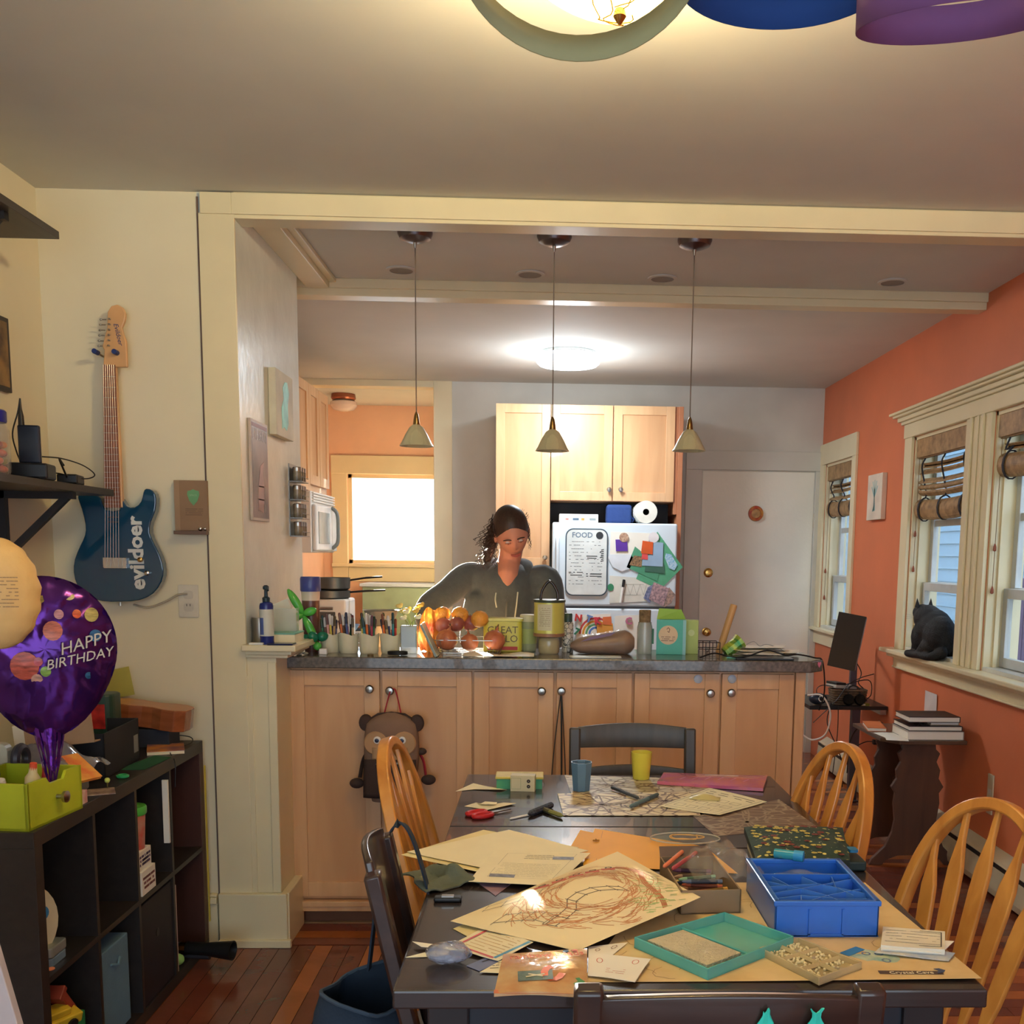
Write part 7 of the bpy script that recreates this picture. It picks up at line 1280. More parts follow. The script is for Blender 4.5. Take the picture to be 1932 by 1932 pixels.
gd = thing('green_figurine', 'bright green toy dinosaur standing behind the lime drawer', 'toy', (-1.285, 2.765, ZS)); b = MB(); limb(b, [(0, 0, .03, .016), (0, 0, .06, .018), (.004, 0, .085, .013)]); limb(b, [(-.004, -.01, .03, .01), (-.004, -.012, .008, .01)]); limb(b, [(.002, .01, .03, .01), (.004, .012, .008, .01)]); limb(b, [(0, .01, .04, .012), (0, .045, .016, .006)]); fuse(b, 'body', mat('green_toy', (40, 160, 90), .35), gd, .003, 2)
ph2 = solo(MB().prism([(-.06, -.035), (.05, -.04), (.055, .035), (-.05, .04)], .003).build('photo_card', mat('beige_print', (186, 160, 130), .4, var=.25, vscale=30, rgb2=(110, 80, 80))), 'beige printed card lying behind the lime drawer', 'card', loc=(-1.245, 2.86, ZS), rot=(0, 0, .5))
pk2 = thing('pink_box', 'small pink and red carton tucked behind the lime drawer', 'box', (-1.235, 2.735, ZS)); MB().box((-.04, -.018, 0), (.018, .018, .035)).build('carton', mat('pink_carton', (206, 130, 120), .5, var=.2, vscale=40, rgb2=(236, 220, 200)), pk2, bev=.001); MB().box((-.03, -.0185, .01), (.01, -.018, .025)).build('label_plate', WPAPER, pk2)
tr2 = thing('gray_tray', 'gray rounded tray heaped with a plastic bag of party things', 'tray', (-1.39, 2.86, ZS)); MB().prism(rrect(.22, .16, .04), .055).build('tray', mat('gray_tray', (110, 108, 100), .5), tr2, bev=.006); 
pbg = MB().sheet(lambda u, v: Vector(((u-.5)*.24, (v-.5)*.24, .058+.075*math.sin(PI*u)**.7*math.sin(PI*v)**.6+.010*math.sin(17*u+5*v)+.008*math.sin(13*v-7*u))), 26, 24).build('party_bag', mat('party_plastic', (150, 150, 156), .12, alpha=.75, var=.35, vscale=12, rgb2=(80, 90, 130), bump=.8, bscale=30, coat=1), smooth=30); solo(pbg, 'crinkled clear party bag on the gray tray with blue and orange inside', 'bag', loc=(-1.375, 2.88, ZS))
og2 = thing('orange_booklet', 'orange and red booklet poking out of the party bag', 'booklet', (-1.275, 2.82, ZS+.075), (R(0), R(32), R(-25))); MB().box((-.05, -.04, 0), (.055, .04, .008)).build('booklet', mat('orange_red_print', (226, 110, 50), .4, var=.25, vscale=22, rgb2=(240, 180, 80)), og2); MB().box((-.051, -.041, .008), (.056, .041, .0095)).build('cover', mat('orange_red_print'), og2)
# small white card items behind balloon at the left edge
w5 = thing('white_carton', 'white carton with orange strip at the left edge under the balloon', 'box', (-1.53, 2.62, ZS)); MB().box((0, 0, 0), (.10, .03, .24)).build('carton', WPAPER, w5, bev=.001); MB().box((0, -.001, .20), (.10, 0, .225)).build('orange_strip', C((230, 150, 60)), w5)
w6 = thing('tape_dispenser', 'white punch and dark tape roll near the left edge of the bookcase', 'dispenser', (-1.50, 2.74, ZS)); MB().prism(rrect(.10, .09, .02), .03, FY(.05, 0, .12)).build('body', mat('ivory_plastic', (206, 196, 170), .4), w6, bev=.002); MB().tube([(.12+.0*math.cos(t), .03*math.sin(t), .12+.03*math.cos(t)) for t in [i*PI/10 for i in range(20)]], .012, 8, closed=True).build('roll', mat('dark_roll', (60, 58, 66), .4), w6, smooth=True); MB().box((.02, -.02, 0), (.09, .02, .09)).build('base', mat('ivory_plastic'), w6)
# foil balloons
bl = thing('birthday_balloon', 'purple foil happy birthday balloon with planets at the left edge', 'balloon', (-1.245, 2.62, 1.20), R(24))
PUR = mat('purple_foil', (96, 44, 140), .16, .75, var=.15, vscale=6, rgb2=(60, 28, 90), bump=.5, bscale=9)
def balf(u, v, o=0):   # disc, facing -Y, front surface
    a = 2*PI*u; r_ = .165*v; wr = .005*math.sin(22*a)*v**3+.005*v*math.sin(5*a+9*v)*math.sin(7*v+3*a); dome = .055*(1-v**2)**.6 if v < 1 else 0; x_ = r_*math.cos(a); z_ = r_*math.sin(a)*1.08-(.05*v*max(0, -math.sin(a))**3)
    return Vector((x_, -(dome+wr)-o, z_))
MB().sheet(lambda u, v: balf(u, v), 60, 16).sheet(lambda u, v: Vector((balf(u, v).x, -balf(u, v).y, balf(u, v).z)), 60, 16).build('foil', PUR, bl, smooth=70)
b = MB()
for k in range(14): a0 = 2*PI*k/14; b.sheet(lambda u, v: Vector(((.005+.03*(1-v)+.006*math.sin(3*v+k))*math.cos(a0+u*.45)+.0, (.02*(1-v)+.004)*math.sin(a0+u*.45), -.20+.03-.19*v*(1) if False else -.19+.0-.16*v)), 2, 8)
b.build('crimped_neck', mat('violet_foil', (124, 60, 190), .12, .8, bump=.8, bscale=14), bl, smooth=60)
def onb_(x_, z_): 
    r_ = math.hypot(x_, z_)/.165; return Vector((x_, -.055*max(0, 1-r_*r_)**.6-.003, z_))
text('balloon_words', 'HAPPY', .042, mat('silver_print', (206, 206, 196), .35), bl, FY(.090, -.050, .012) @ TR(rot=(0, R(18), R(14))), .0006, shear=.3)
text('balloon_words', 'BIRTHDAY', .034, mat('silver_print'), bl, FY(.076, -.052, -.026) @ TR(rot=(0, R(18), R(10))), .0006, shear=.3)
q = random.Random(31)
for nm, lst in (('planet', [(.02, .045, .022, (214, 120, 90)), (-.045, -.04, .032, (196, 90, 70)), (.075, .085, .010, (236, 110, 70)), (.108, .082, .016, (196, 180, 110)), (.035, .085, .011, (200, 150, 170)), (.06, .135, .015, (180, 170, 120)), (.0, -.055, .012, (150, 190, 90)), (-.02, -.075, .013, (206, 160, 140)), (.115, .03, .014, (50, 110, 160)), (.095, -.07, .008, (60, 110, 150)), (-.015, -.03, .010, (200, 100, 110)), (.0, .12, .010, (180, 160, 90))]),):
    for x_, z_, r_, c3 in lst: MB().add([onb_(x_+r_*math.cos(t), z_+r_*math.sin(t)*1.1) for t in [i*PI/8 for i in range(16)]]+[onb_(x_, z_)-Vector((0, .001, 0))], [(i, (i+1) % 16, 16) for i in range(16)]).build('planet', mat('planet_%d_%d' % c3[:2], c3, .3, var=.2, vscale=40, stretch=(1, 1, 4)), bl)
cable('balloon_ribbon', [(-1.245, 2.62, .86), (-1.25, 2.63, .83), (-1.26, 2.66, ZS+.035), (-1.28, 2.7, ZS+.03), (-1.275, 2.74, ZS+.022)], C((190, 200, 110)), 'yellow-green ribbon tied to the balloon neck', .002, cat='ribbon')
gb3 = thing('cream_paper_lantern', 'cream crinkled paper lantern cut off by the left edge', 'lantern', (-1.22, 2.36, 1.345), R(15))
MB().sheet(lambda u, v: Vector((.088*math.sin(PI*v)*math.cos(2*PI*u)*(1+.03*math.sin(50*v)), .06*math.sin(PI*v)*math.sin(2*PI*u), -.125*math.cos(PI*v)*(1))), 32, 30).build('paper_shell', mat('lantern_paper', (226, 188, 122), .6, var=.05, bump=.3, bscale=40), gb3, smooth=60)
MB().ink(lambda u, v: Vector((-.06+.12*u, -.0585, -.04+.09*v)), scrib(1, .5, .95, .1, .9, 9, .6, 3), .0018, .001).build('pen_marks', C((150, 120, 80)), gb3)
MB().tube([(0, 0, .12), (0, 0, .30)], .001, 4).build('string', C((200, 190, 150)), gb3)
# ---------------------------------------------------------------- wall shelves
SHW = mat('black_brown_shelf', (66, 58, 56), .4, rgb2=(52, 46, 46), kind='wood', vscale=4, stretch=(8, .8, 8))
def wshelf(z, y1, y0, xf, lb, ys):
    t = thing('wall_shelf', lb, 'shelf', (XL, y1, z)); MB().box((0, y0-y1, 0), (xf-XL, 0, .022)).build('board', SHW, t, bev=.001)
    for yy in ys: 
        b = MB().box((0, yy-y1-.012, -.22), (.022, yy-y1+.012, 0)).box((0, yy-y1-.012, -.022), (xf-XL-.03, yy-y1+.012, 0)); P0, P1 = Vector((.012, yy-y1, -.205)), Vector((xf-XL-.05, yy-y1, -.012)); b.sweep([P0, P1], [(-.011, -.010), (.011, -.010), (.011, .010), (-.011, .010)], up=(0, 0, 1)); b.build('bracket', mat('black_bracket', (40, 38, 40), .5), t)
    return t
lo = wshelf(1.622, 3.60, 1.9, -1.455, 'lower black wall shelf on triangular brackets at the left', (3.37, 2.45))
up = wshelf(2.365, 3.30, 1.9, -1.462, 'upper black wall shelf near the ceiling at the left', (3.05, 2.4))
ZL = 1.6445
jr2 = thing('candy_jar', 'clear jar of red candies with a blue lid on the lower wall shelf', 'jar', (-1.53, 2.955, ZL))
MB().lathe([(.001, 0), (.050, 0), (.055, .01), (.055, .12), (.045, .145)], 26).build('glass', mat('jar_glass', (200, 196, 184), .06, alpha=.35, coat=1), jr2, smooth=True); MB().lathe([(.048, .142), (.050, .146), (.050, .172), (.046, .176), (.001, .176)], 26).build('lid', mat('blue_lid', (40, 44, 150), .35), jr2, smooth=True)
q = random.Random(41)
for layer in range(4):
    for k in range(9):
        a = 2*PI*k/9+layer*.35; r_ = .036; t = solo(MB().ball((0, 0, 0), (.0125, .0125, .010), 8).build('candy', C(((206, 70, 56), (222, 110, 80), (150, 140, 84), (214, 84, 70), (170, 50, 50), (230, 140, 90), (190, 96, 60), (120, 120, 70), (226, 96, 110))[(k+2*layer) % 9], .3), smooth=True), ('red', 'coral', 'olive', 'scarlet', 'crimson', 'peach', 'rust', 'moss green', 'pink')[(k+2*layer) % 9]+' candy in the %s layer of the jar' % ('bottom', 'second', 'third', 'top')[layer], 'candy', 'candies in the jar', loc=(-1.53+r_*math.cos(a), 2.955+r_*math.sin(a), ZL+.016+.022*layer))
hd = thing('power_bank', 'black phone-like device standing in a dark cradle on the lower wall shelf', 'device', (-1.50, 3.13, ZL), (0, 0, R(10)))
MB().box((-.03, -.01, .045), (.03, .006, .155)).build('device', mat('navy_black_device', (32, 38, 52), .25), hd, bev=.005); MB().prism([(-.05, -.045), (.055, -.045), (.055, .05), (-.05, .05)], .045).build('cradle', BLACK, hd, bev=.006); MB().lathe([(.009, .15), (.008, .18), (.004, .2), (.0025, .23)], 10, TR((-.02, 0, 0))).build('plug', BLACK, hd, smooth=True)
MB().tube(bez((-.02, 0, .23), (-.028, 0, .19), (-.045, 0, .13), (-.04, .01, .08), (-.03, .01, .05), n=5), .0022, 6).build('lead', BLACK, hd)
cr = thing('charging_puck', 'squat round black charger left of the cradle on the shelf', 'charger', (-1.56, 3.05, ZL)); MB().lathe([(.001, 0), (.03, 0), (.03, .04), (.026, .055), (.001, .056)], 22).build('body', BLACK, cr, smooth=True); MB().lathe([(.001, .0565), (.018, .0565)], 16, caps=False).build('top_disc', mat('dark_gray_plastic'), cr)
gb4 = thing('black_adapter', 'black power adapter brick at the far end of the shelf', 'adapter', (-1.49, 3.36, ZL), R(12)); MB().box((-.03, -.05, 0), (.03, .05, .03)).build('brick', BLACK, gb4, bev=.005); MB().tube(bez((0, -.05, .02), (-.01, -.09, .07), (.01, -.13, .05), n=5), .003).build('lead', BLACK, gb4)
cable('looping_wire', [(-1.49, 3.18, ZL+.07), (-1.47, 3.26, ZL+.072), (-1.45, 3.36, ZL+.06), (-1.44, 3.42, ZL+.035), (-1.46, 3.38, ZL+.02), (-1.5, 3.28, ZL+.03), (-1.5, 3.24, ZL+.01)], BLACK, 'black wire looping at the far end of the lower wall shelf', .002)
pf2 = thing('framed_picture', 'dark framed golden picture on the left wall at the photo edge', 'picture', (XL, 3.30, 2.05)); MB().box((.001, -.16, -.115), (.016, .16, .115)).build('frame', mat('dark_frame', (44, 34, 34), .4), pf2, bev=.002); MB().box((.016, -.145, -.10), (.017, .145, .10)).build('print', mat('golden_print', (150, 116, 70), .5, var=.3, vscale=14, rgb2=(60, 44, 44)), pf2)
# ---------------------------------------------------------------- electric guitar on the alcove wall
YG = YA-.001; gx = AY(222, 1000, YA-.06)
gt_ = thing('electric_guitar', 'dark teal electric guitar lettered evildoer hanging on the cream wall', 'guitar', (0, YA, 0))
def GP(u, v, y=YA-.05): p = AY(u, v, y); return (p.x, p.z)
body = [(200, 962), (192, 940), (176, 930), (163, 928), (152, 925), (149, 940), (156, 960), (163, 990), (162, 1010), (153, 1030), (143, 1055), (141, 1080), (148, 1105), (166, 1124), (195, 1134), (230, 1135), (265, 1132), (290, 1120), (306, 1098), (310, 1075), (304, 1050), (292, 1025), (284, 1005), (286, 985), (294, 965), (296, 940), (290, 926), (277, 922), (272, 930), (268, 946), (256, 957), (240, 955), (230, 940), (228, 962)]
body = [GP(*p) for p in body]; cxb = sum(p[0] for p in body)/len(body)
pp_ = [Vector((p[0], p[1], 0)) for p in body]; sm_ = []
for i in range(len(pp_)):
    a, b2, c, d = pp_[i-1], pp_[i], pp_[(i+1) % len(pp_)], pp_[(i+2) % len(pp_)]
    for t in (0, .5): sm_.append(.5*((2*b2)+(c-a)*t+(2*a-5*b2+4*c-d)*t*t+(3*b2-a-3*c+d)*t**3))
MB().prism([(p.x, p.y) for p in sm_][::-1] if False else [(p.x, p.y) for p in sm_], .040, FY(0, -.02, 0)).build('body', mat('dark_teal_lacquer', (18, 66, 96), .14, coat=1, var=.02), gt_, bev=.006, seg=3)
n0, n1 = GP(198, 662), GP(238, 662); k0, k1 = GP(201, 958), GP(231, 958); n0 = GP(198, 690); n1 = GP(221, 690)
MP = mat('rosewood_fretboard', (150, 96, 76), .45, kind='wood', vscale=5); MPL = mat('maple_neck', (222, 172, 120), .35)
MB().prism([k0, (k1[0]+.006, k1[1]), (n1[0], n1[1]), (n0[0], n0[1])], .018, FY(0, -.044, 0)).build('neck', MPL, gt_, bev=.003)
fb_ = [k0, k1, n1, n0]; MB().prism(fb_, .005, FY(0, -.063, 0)).build('fretboard', MP, gt_)
for i in range(1, 21):
    t = 1-2**(-i/12.0); t = 1-t*1.42
    if t < 0.02: break
    l = Vector(k0).lerp(Vector(n0), t); r = Vector(k1).lerp(Vector(n1), t); MB().box((l.x, -.0692, l.y-.0007), (r.x, -.068, l.y+.0007)).build('fret', STEEL, gt_)
head = [(198, 690), (200, 662), (196, 655), (205, 620), (206, 590), (213, 579), (224, 576), (235, 582), (240, 594), (238, 608), (233, 620), (236, 632), (241, 645), (243, 694), (222, 694)]
MB().prism([GP(*p) for p in head], .014, FY(0, -.050, 0)).build('headstock', MPL, gt_, bev=.003)
for i in range(6):
    hx, hz = GP(204+i*.0, 604+10*i); MB().tube([(hx-.004-.0015*i, -.058, hz), (hx-.016-.0015*i, -.058, hz)], .0022, 6).ball((hx-.021-.0015*i, -.058, hz), (.005, .003, .004), 8).build('tuner', STEEL, gt_, smooth=True)
    px2, pz2 = GP(211-i*.3, 604+10*i); MB().tube([(px2, -.064, pz2), (px2, -.073, pz2)], .003, 8).build('tuner_post', STEEL, gt_)
hxm, hzm = GP(226, 632); text('headstock_script', 'Evildoer', .022, C((50, 60, 110)), gt_, FY(hxm, -.0645, hzm) @ TR(rot=(0, 0, R(-78))), .0003, shear=.3)
for i in range(6):
    f_ = (i+.5)/6; l = Vector(k0).lerp(Vector(k1), f_); r = Vector(n0).lerp(Vector(n1), f_); bb_ = GP(203+i*5.2, 1055); MB().tube([(bb_[0], -.072, bb_[1]), (l.x, -.072, l.y), (r.x, -.0715, r.y)], .0006, 3).build('string', STEEL, gt_)
bx0, bz0 = GP(200, 1072); bx1, bz1 = GP(243, 1052); MB().box((bx0, -.071, bz0), (bx1, -.060, bz1)).build('bridge', mat('chrome', (220, 220, 220), .12, 1), gt_, bev=.002)
for i in range(6): w2 = (bx1-bx0)/6; MB().box((bx0+w2*i+.0006, -.074, bz0+.003), (bx0+w2*(i+1)-.0006, -.070, bz1-.001)).build('saddle', mat('chrome'), gt_)
for u, v, nm, m in ((268, 1056, 'volume_knob', BRASS), (281, 1081, 'tone_knob', mat('chrome'))): kx, kz = GP(u, v); MB().lathe([(.009, 0), (.0085, .012), (.006, .014), (.001, .014)], 16, FY(kx, -.060, kz)).build(nm, m, gt_, smooth=True)
for v in (976, 985): ax_, az_ = GP(206, v); MB().tube([(ax_, -.0605, az_), (ax_+.034, -.0605, az_)], .0015, 5).build('pickup_edge', mat('dark_gray_plastic'), gt_)
tx, tz = GP(260, 1044); text('lettering', 'evildoer', .074, mat('white_vinyl_letters', (226, 230, 226), .4), gt_, FY(tx, -.0607, tz) @ TR(rot=(0, 0, R(91)), sc=(1.03, .95, 1)), .0004, fat=.0025)
sx2, sz2 = GP(225, 1141); MB().tube([(sx2, -.04, sz2+.008), (sx2, -.04, sz2-.004)], [.004, .006], 8).build('strap_button', STEEL, gt_)
gh = thing('guitar_hanger', 'blue padded wall hanger holding the guitar neck', 'hanger', (0, YA, 0)); h0, hz_ = GP(187, 667); h1, _ = GP(224, 667)
MB().tube([(h0, -.075, hz_), (h0+.01, -.045, hz_-.008), ((h0+h1)/2, -.035, hz_-.010), (h1-.01, -.045, hz_-.008), (h1, -.075, hz_)], .004, 8).build('yoke', STEEL, gh, smooth=60); MB().tube([((h0+h1)/2, -.035, hz_-.01), ((h0+h1)/2, -.001, hz_-.006)], .005, 8).build('arm', STEEL, gh)
for x_ in (h0, h1): MB().tube([(x_, -.090, hz_+.001), (x_, -.06, hz_)], .0085, 12).build('pad', mat('navy_pad', (40, 60, 120), .5), gh, smooth=True)
# plaque, outlet
pq = AY(361, 955, YA-.02); pl_ = thing('wooden_plaque', 'brown box plaque with a green shield emblem beside the column', 'plaque', (pq.x+.002, YA, pq.z)); MB().box((-.058, -.026, -.085), (.056, -.001, .088)).build('board', mat('brown_plaque', (150, 120, 92), .6, var=.06), pl_, bev=.001); MB().box((-.058, -.0265, -.085), (-.04, -.026, .088)).build('lighter_edge', mat('plaque_edge', (164, 134, 104), .6), pl_)
MB().prism([(0, -.03), (.014, -.014), (.021, .008), (.019, .020), (.008, .022), (0, .026), (-.008, .022), (-.019, .020), (-.021, .008), (-.014, -.014)], .001, FY(.008, -.0262, .032)).build('shield', C((110, 170, 120)), pl_); text('shield_word', 'SPACE', .009, C((150, 196, 150)), pl_, FY(.008, -.0275, .037), .0002)
MB().ink(lambda u, v: Vector((-.02+.06*u, -.0266, -.035+.03*v)), scrib(1, .0, 1, .05, .95, 4, .95, 5), .0013, .0002).build('plaque_text', C((90, 70, 56)), pl_); MB().box((-.056, -.05, -.098), (.054, -.001, -.086)).build('ledge', mat('dark_ledge', (110, 86, 72), .5), pl_); MB().ball((.03, -.03, -.078), .008, 10).ball((.046, -.03, -.078), .006, 10).build('gem', mat('chrome'), pl_, smooth=True)
oq = AY(356, 1134, YA-.004); ol = thing('wall_outlet', 'white double outlet below the plaque with a gray cord plugged in', 'outlet', (oq.x, YA, oq.z)); MB().prism(rrect(.070, .115, .004), .006, FY(0, -.0005, 0)).build('plate', mat('outlet_plate', (222, 216, 200), .35), ol, bev=.001)
for z in (-.022, .022): MB().prism(rrect(.034, .03, .01), .0016, FY(0, -.0065, z)).build('socket', mat('outlet_socket', (210, 204, 190), .35), ol); 
MB().box((-.007, -.0088, -.018), (-.005, -.008, -.028+.018)).box((.005, -.0088, -.018), (.007, -.008, -.010)).build('slots', BLACK, ol)
cable('power_cable', [(oq.x-.0, YA-.014, oq.z+.026), (oq.x-.03, YA-.02, oq.z+.022), (oq.x-.08, YA-.018, oq.z-.004), (oq.x-.14, YA-.016, oq.z-.024), (oq.x-.19, YA-.014, oq.z-.014)], mat('gray_cord', (190, 180, 160), .5), 'gray cord running from the outlet behind the guitar', .0035)
# left foreground board
e = AZ(0, 1800, .9); fbp = solo(MB().prism([(-.2, 0), (.085, 0), (-.02, .48), (-.2, .48)], .02, M3((0, 0, 0), (1, 0, 0), (0, 0, 1), (0, -1, 0))).build('white_easel_board', mat('off_white_board', (206, 196, 196), .5), bev=.002), 'off-white board edge leaning in at the bottom left corner', 'board', loc=(AY(52, 1932, 1.9).x-.085, 1.9, AY(52, 1932, 1.9).z-.03))
solo(MB().box((-.01, -.25, 0), (.0, .25, .0)).build('x', WHITE), 'x', 'x') if False else None
# ================================================================ right side
# desk shelf with monitor
DZ = AY(1677, 1337, 5.9); dsk = thing('wall_desk', 'narrow black wall-mounted desk shelf with a metal post by the orange wall', 'desk', (XR, 5.95, .575))
MB().box((-.46, -.10, 0), (-.005, .40, .022)).build('top', BLACK, dsk, bev=.002); MB().box((-.175, .02, -.575), (-.125, .06, 0)).box((-.18, .0, -.57), (-.12, .08, -.56)).build('post', mat('gunmetal_post', (96, 98, 112), .35, .8), dsk); MB().box((-.04, -.08, -.03), (-.005, .36, 0)).build('wall_bracket', STEEL, dsk)
ZD = .575+.0223
mn = thing('monitor', 'black flat monitor seen from behind, tilted beside the far window', 'monitor', (1.79, 6.02, ZD))
pc_ = AY(1601, 1213, 5.98)
P = [AY(1590, 1159, 5.85), AY(1631, 1166, 5.80), AY(1610, 1265, 5.72), AY(1567, 1251, 5.90)]
ctr = sum(P, Vector())/4-mn.location; MB().box((-.08, -.012, -.155), (.08, .014, .155), TR(ctr, (R(-6), R(8), R(-38)))).build('panel', mat('monitor_back_gray', (136, 138, 142), .5), mn, bev=.008); MB().box((-.082, -.018, -.157), (.082, -.012, .157), TR(ctr+Vector((0, 0, 0)), (R(-6), R(8), R(-38)))).build('bezel', BLACK, mn)
MB().box((.06, .10, 0), (.10, .13, .42)).build('stand_post', mat('gunmetal_post'), mn, bev=.003); MB().tube([ctr+Vector((0, .02, 0)), (.08, .11, ctr.z)], .012, 8).build('arm', BLACK, mn); MB().box((.0, .04, 0), (.15, .17, .010)).build('stand_base', BLACK, mn, bev=.003)
bsk = thing('desk_basket', 'brown woven basket full of cables on the black desk shelf', 'basket', (1.78, 5.93, ZD)); 
for k in range(7): MB().tube([(x_, y_, .008+.013*k) for x_, y_ in rrect(.18+.004*k, .11, .02, 3)], .006, 6, closed=True).build('weave', mat('basket_brown', (110, 90, 70), .8, var=.2, vscale=60), bsk)
hp2 = thing('headphones', 'black over-ear headphones leaning on the desk basket', 'headphones', (1.80, 5.862, ZD+.0)); 
for s_ in (-1, 1): MB().lathe([(.001, -.012), (.03, -.014), (.034, 0), (.03, .014), (.001, .014)], 18, TR((s_*.034, 0, .036), (R(70), 0, 0))).build('ear_cup', mat('glossy_black', (16, 18, 22), .15), hp2, smooth=True)
MB().tube(bez((-.034, .004, .06), (-.03, .02, .10), (0, .03, .115), (.03, .02, .10), (.034, .004, .06), n=5), .005, 8).build('headband', BLACK, hp2, smooth=60)
mg = thing('small_gadget', 'green and yellow little gadget at the front of the black desk', 'gadget', (1.86, 5.868, ZD)); MB().box((-.02, -.012, 0), (.03, .012, .016)).build('body', C((130, 130, 50)), mg, bev=.002); MB().box((-.018, -.0125, .004), (.005, -.012, .012)).build('label_plate', WPAPER, mg)
wt = thing('white_router', 'flat gray and white router on top of the desk basket', 'router', (1.76, 5.95, ZD+.094), (0, R(4), R(20))); MB().box((-.09, -.05, 0), (.06, .05, .02)).build('case', mat('router_gray', (180, 178, 172), .4), wt, bev=.004); MB().box((-.09, -.05, .02), (-.02, .05, .034)).build('dark_top', BLACK, wt, bev=.003)
gm = thing('game_controller', 'dark device with white ring at the left end of the desk shelf', 'controller', (1.60, 5.90, ZD)); MB().ball((0, 0, .035), (.055, .035, .034), 16).build('body', mat('navy_device', (34, 44, 62), .35), gm, smooth=True); MB().tube([(.01+.016*math.cos(t), -.036, .04+.016*math.sin(t)) for t in [i*PI/8 for i in range(16)]], .003, 6, closed=True).build('ring', WHITE, gm)
q = random.Random(77)
for i, (lb, m, pts, r_) in enumerate((
    ('black cable drooping from the desk shelf behind the oak chair', BLACK, [(1.66, 5.84, ZD+.02), (1.64, 5.83, .5), (1.70, 5.82, .36), (1.74, 5.84, .26), (1.75, 5.85, .12)], .003),
    ('white cable looping widely below the desk shelf', WHITE, [(1.52, 5.84, .66), (1.60, 5.82, .66), (1.65, 5.81, .56), (1.63, 5.82, .44), (1.56, 5.84, .40), (1.50, 5.86, .43)], .005),
    ('thin black cable hanging straight under the desk shelf', BLACK, [(1.70, 5.83, ZD), (1.702, 5.83, .45), (1.695, 5.84, .30), (1.69, 5.85, .20)], .0025),
    ('black power cord arching to the outlet under the desk', BLACK, [(1.87, 5.93, .46), (1.83, 5.88, .46), (1.79, 5.86, .40), (1.78, 5.86, .30), (1.78, 5.87, .2)], .003),
    ('black cable curving from the desk post to the side table', BLACK, [(1.82, 5.86, .36), (1.87, 5.80, .40), (1.91, 5.72, .40), (1.93, 5.6, .36)], .003),
    ('black cable tangle behind the monitor', BLACK, [(1.83, 6.0, .86), (1.87, 5.98, .78), (1.85, 5.96, .72), (1.88, 5.95, .68), (1.80, 5.95, .67), (1.74, 5.93, .70), (1.90, 5.94, .74), (1.92, 5.93, .66), (1.88, 5.92, .62)], .003),
    ('second black cable sweeping over the desk basket', BLACK, [(1.92, 5.90, .78), (1.84, 5.88, .76), (1.76, 5.86, .72), (1.70, 5.85, .64), (1.64, 5.84, .58), (1.56, 5.84, .5)], .0028),
    ('black cable curling at the left of the desk shelf', BLACK, [(1.70, 5.9, .70), (1.62, 5.88, .715), (1.58, 5.87, .69), (1.60, 5.86, .64), (1.66, 5.84, .62)], .0025))):
    cable('desk_cable', pts, m, lb, r_)
ot2 = thing('wall_outlet', 'gray outlet with two black plugs on the orange wall under the desk', 'outlet', (XR, 5.95, .40)); MB().box((-.008, -.05, -.09), (-.001, .05, .09)).build('plate', mat('gray_outlet', (150, 140, 140), .4), ot2, bev=.002)
for z in (-.03, .05): MB().box((-.05, -.015, z-.014), (-.008, .015, z+.014)).build('plug', BLACK, ot2, bev=.003)
# trestle side table with scalloped ends
sdt = thing('trestle_side_table', 'dark wooden side table with scalloped trestle ends by the orange wall', 'table', (1.70, 4.72, 0))
TBW = mat('walnut_brown', (96, 64, 46), .4, rgb2=(70, 46, 36), kind='wood', vscale=3, stretch=(5, 5, 1))
prof = [(.075, .60), (.08, .56), (.10, .54), (.085, .50), (.105, .46), (.10, .42), (.125, .38), (.105, .35), (.11, .30), (.10, .22), (.11, .16), (.14, .09), (.20, .03), (.215, 0), (.15, 0), (.13, .025), (.08, .045), (0, .05)]
pr2 = [(x_, z) for x_, z in prof]+[(-x_, z) for x_, z in reversed(prof[:-1])]
for k, yy in enumerate((.34, .02)): MB().prism(pr2 if True else [], .022, M3((.07, yy, 0), (1, 0, 0), (0, 0, 1), (0, -1, 0))).build('trestle_end', TBW, sdt, bev=.002)
MB().box((.06, .02, .30), (.08, .34, .36)).build('cross_rail', TBW, sdt); MB().prism([(-.13, .40), (-.125, -.02), (-.06, -.10), (.255, -.10), (.255, .40)], .618, h0=.60).build('top', mat('side_table_top', (92, 70, 56), .3, kind='wood', vscale=3), sdt, bev=.003)
pbg2 = MB().sheet(lambda u, v: Vector((.02*math.sin(6*v)+.03*u, .05*u, -.22*v)), 4, 8, .003).build('gray_bag', mat('gray_blue_bag', (150, 156, 170), .6)); solo(pbg2, 'gray plastic bag hanging between the trestle ends', 'bag', loc=(1.72, 4.84, .56))
wbag = thing('white_bag', 'white crumpled bag on the floor behind the trestle foot', 'bag', (1.855, 4.95, 0)); b = MB(); b.ball((0, 0, .06), (.045, .06, .06), 14); b.ball((.01, .02, .11), (.03, .04, .05), 12); fuse(b, 'bag', mat('white_bag', (206, 204, 206), .6), wbag, .01, 4)
ZS2 = .6185
def book(name, x0, y0, x1, y1, z, h, c, lb, page=True, rz=0, cat='book'):
    t = thing(name, lb, cat, ((x0+x1)/2, (y0+y1)/2, z), rz); a, b_ = (x1-x0)/2, (y1-y0)/2
    MB().box((-a+.004, -b_+.003, .0025), (a-.003, b_-.003, h-.0025)).build('pages', WPAPER, t); MB().box((-a, -b_, 0), (a, b_, .0025)).box((-a, -b_, h-.0025), (a, b_, h)).box((a-.003, -b_, 0), (a, b_, h)).build('cover', C(c, .45), t); return t
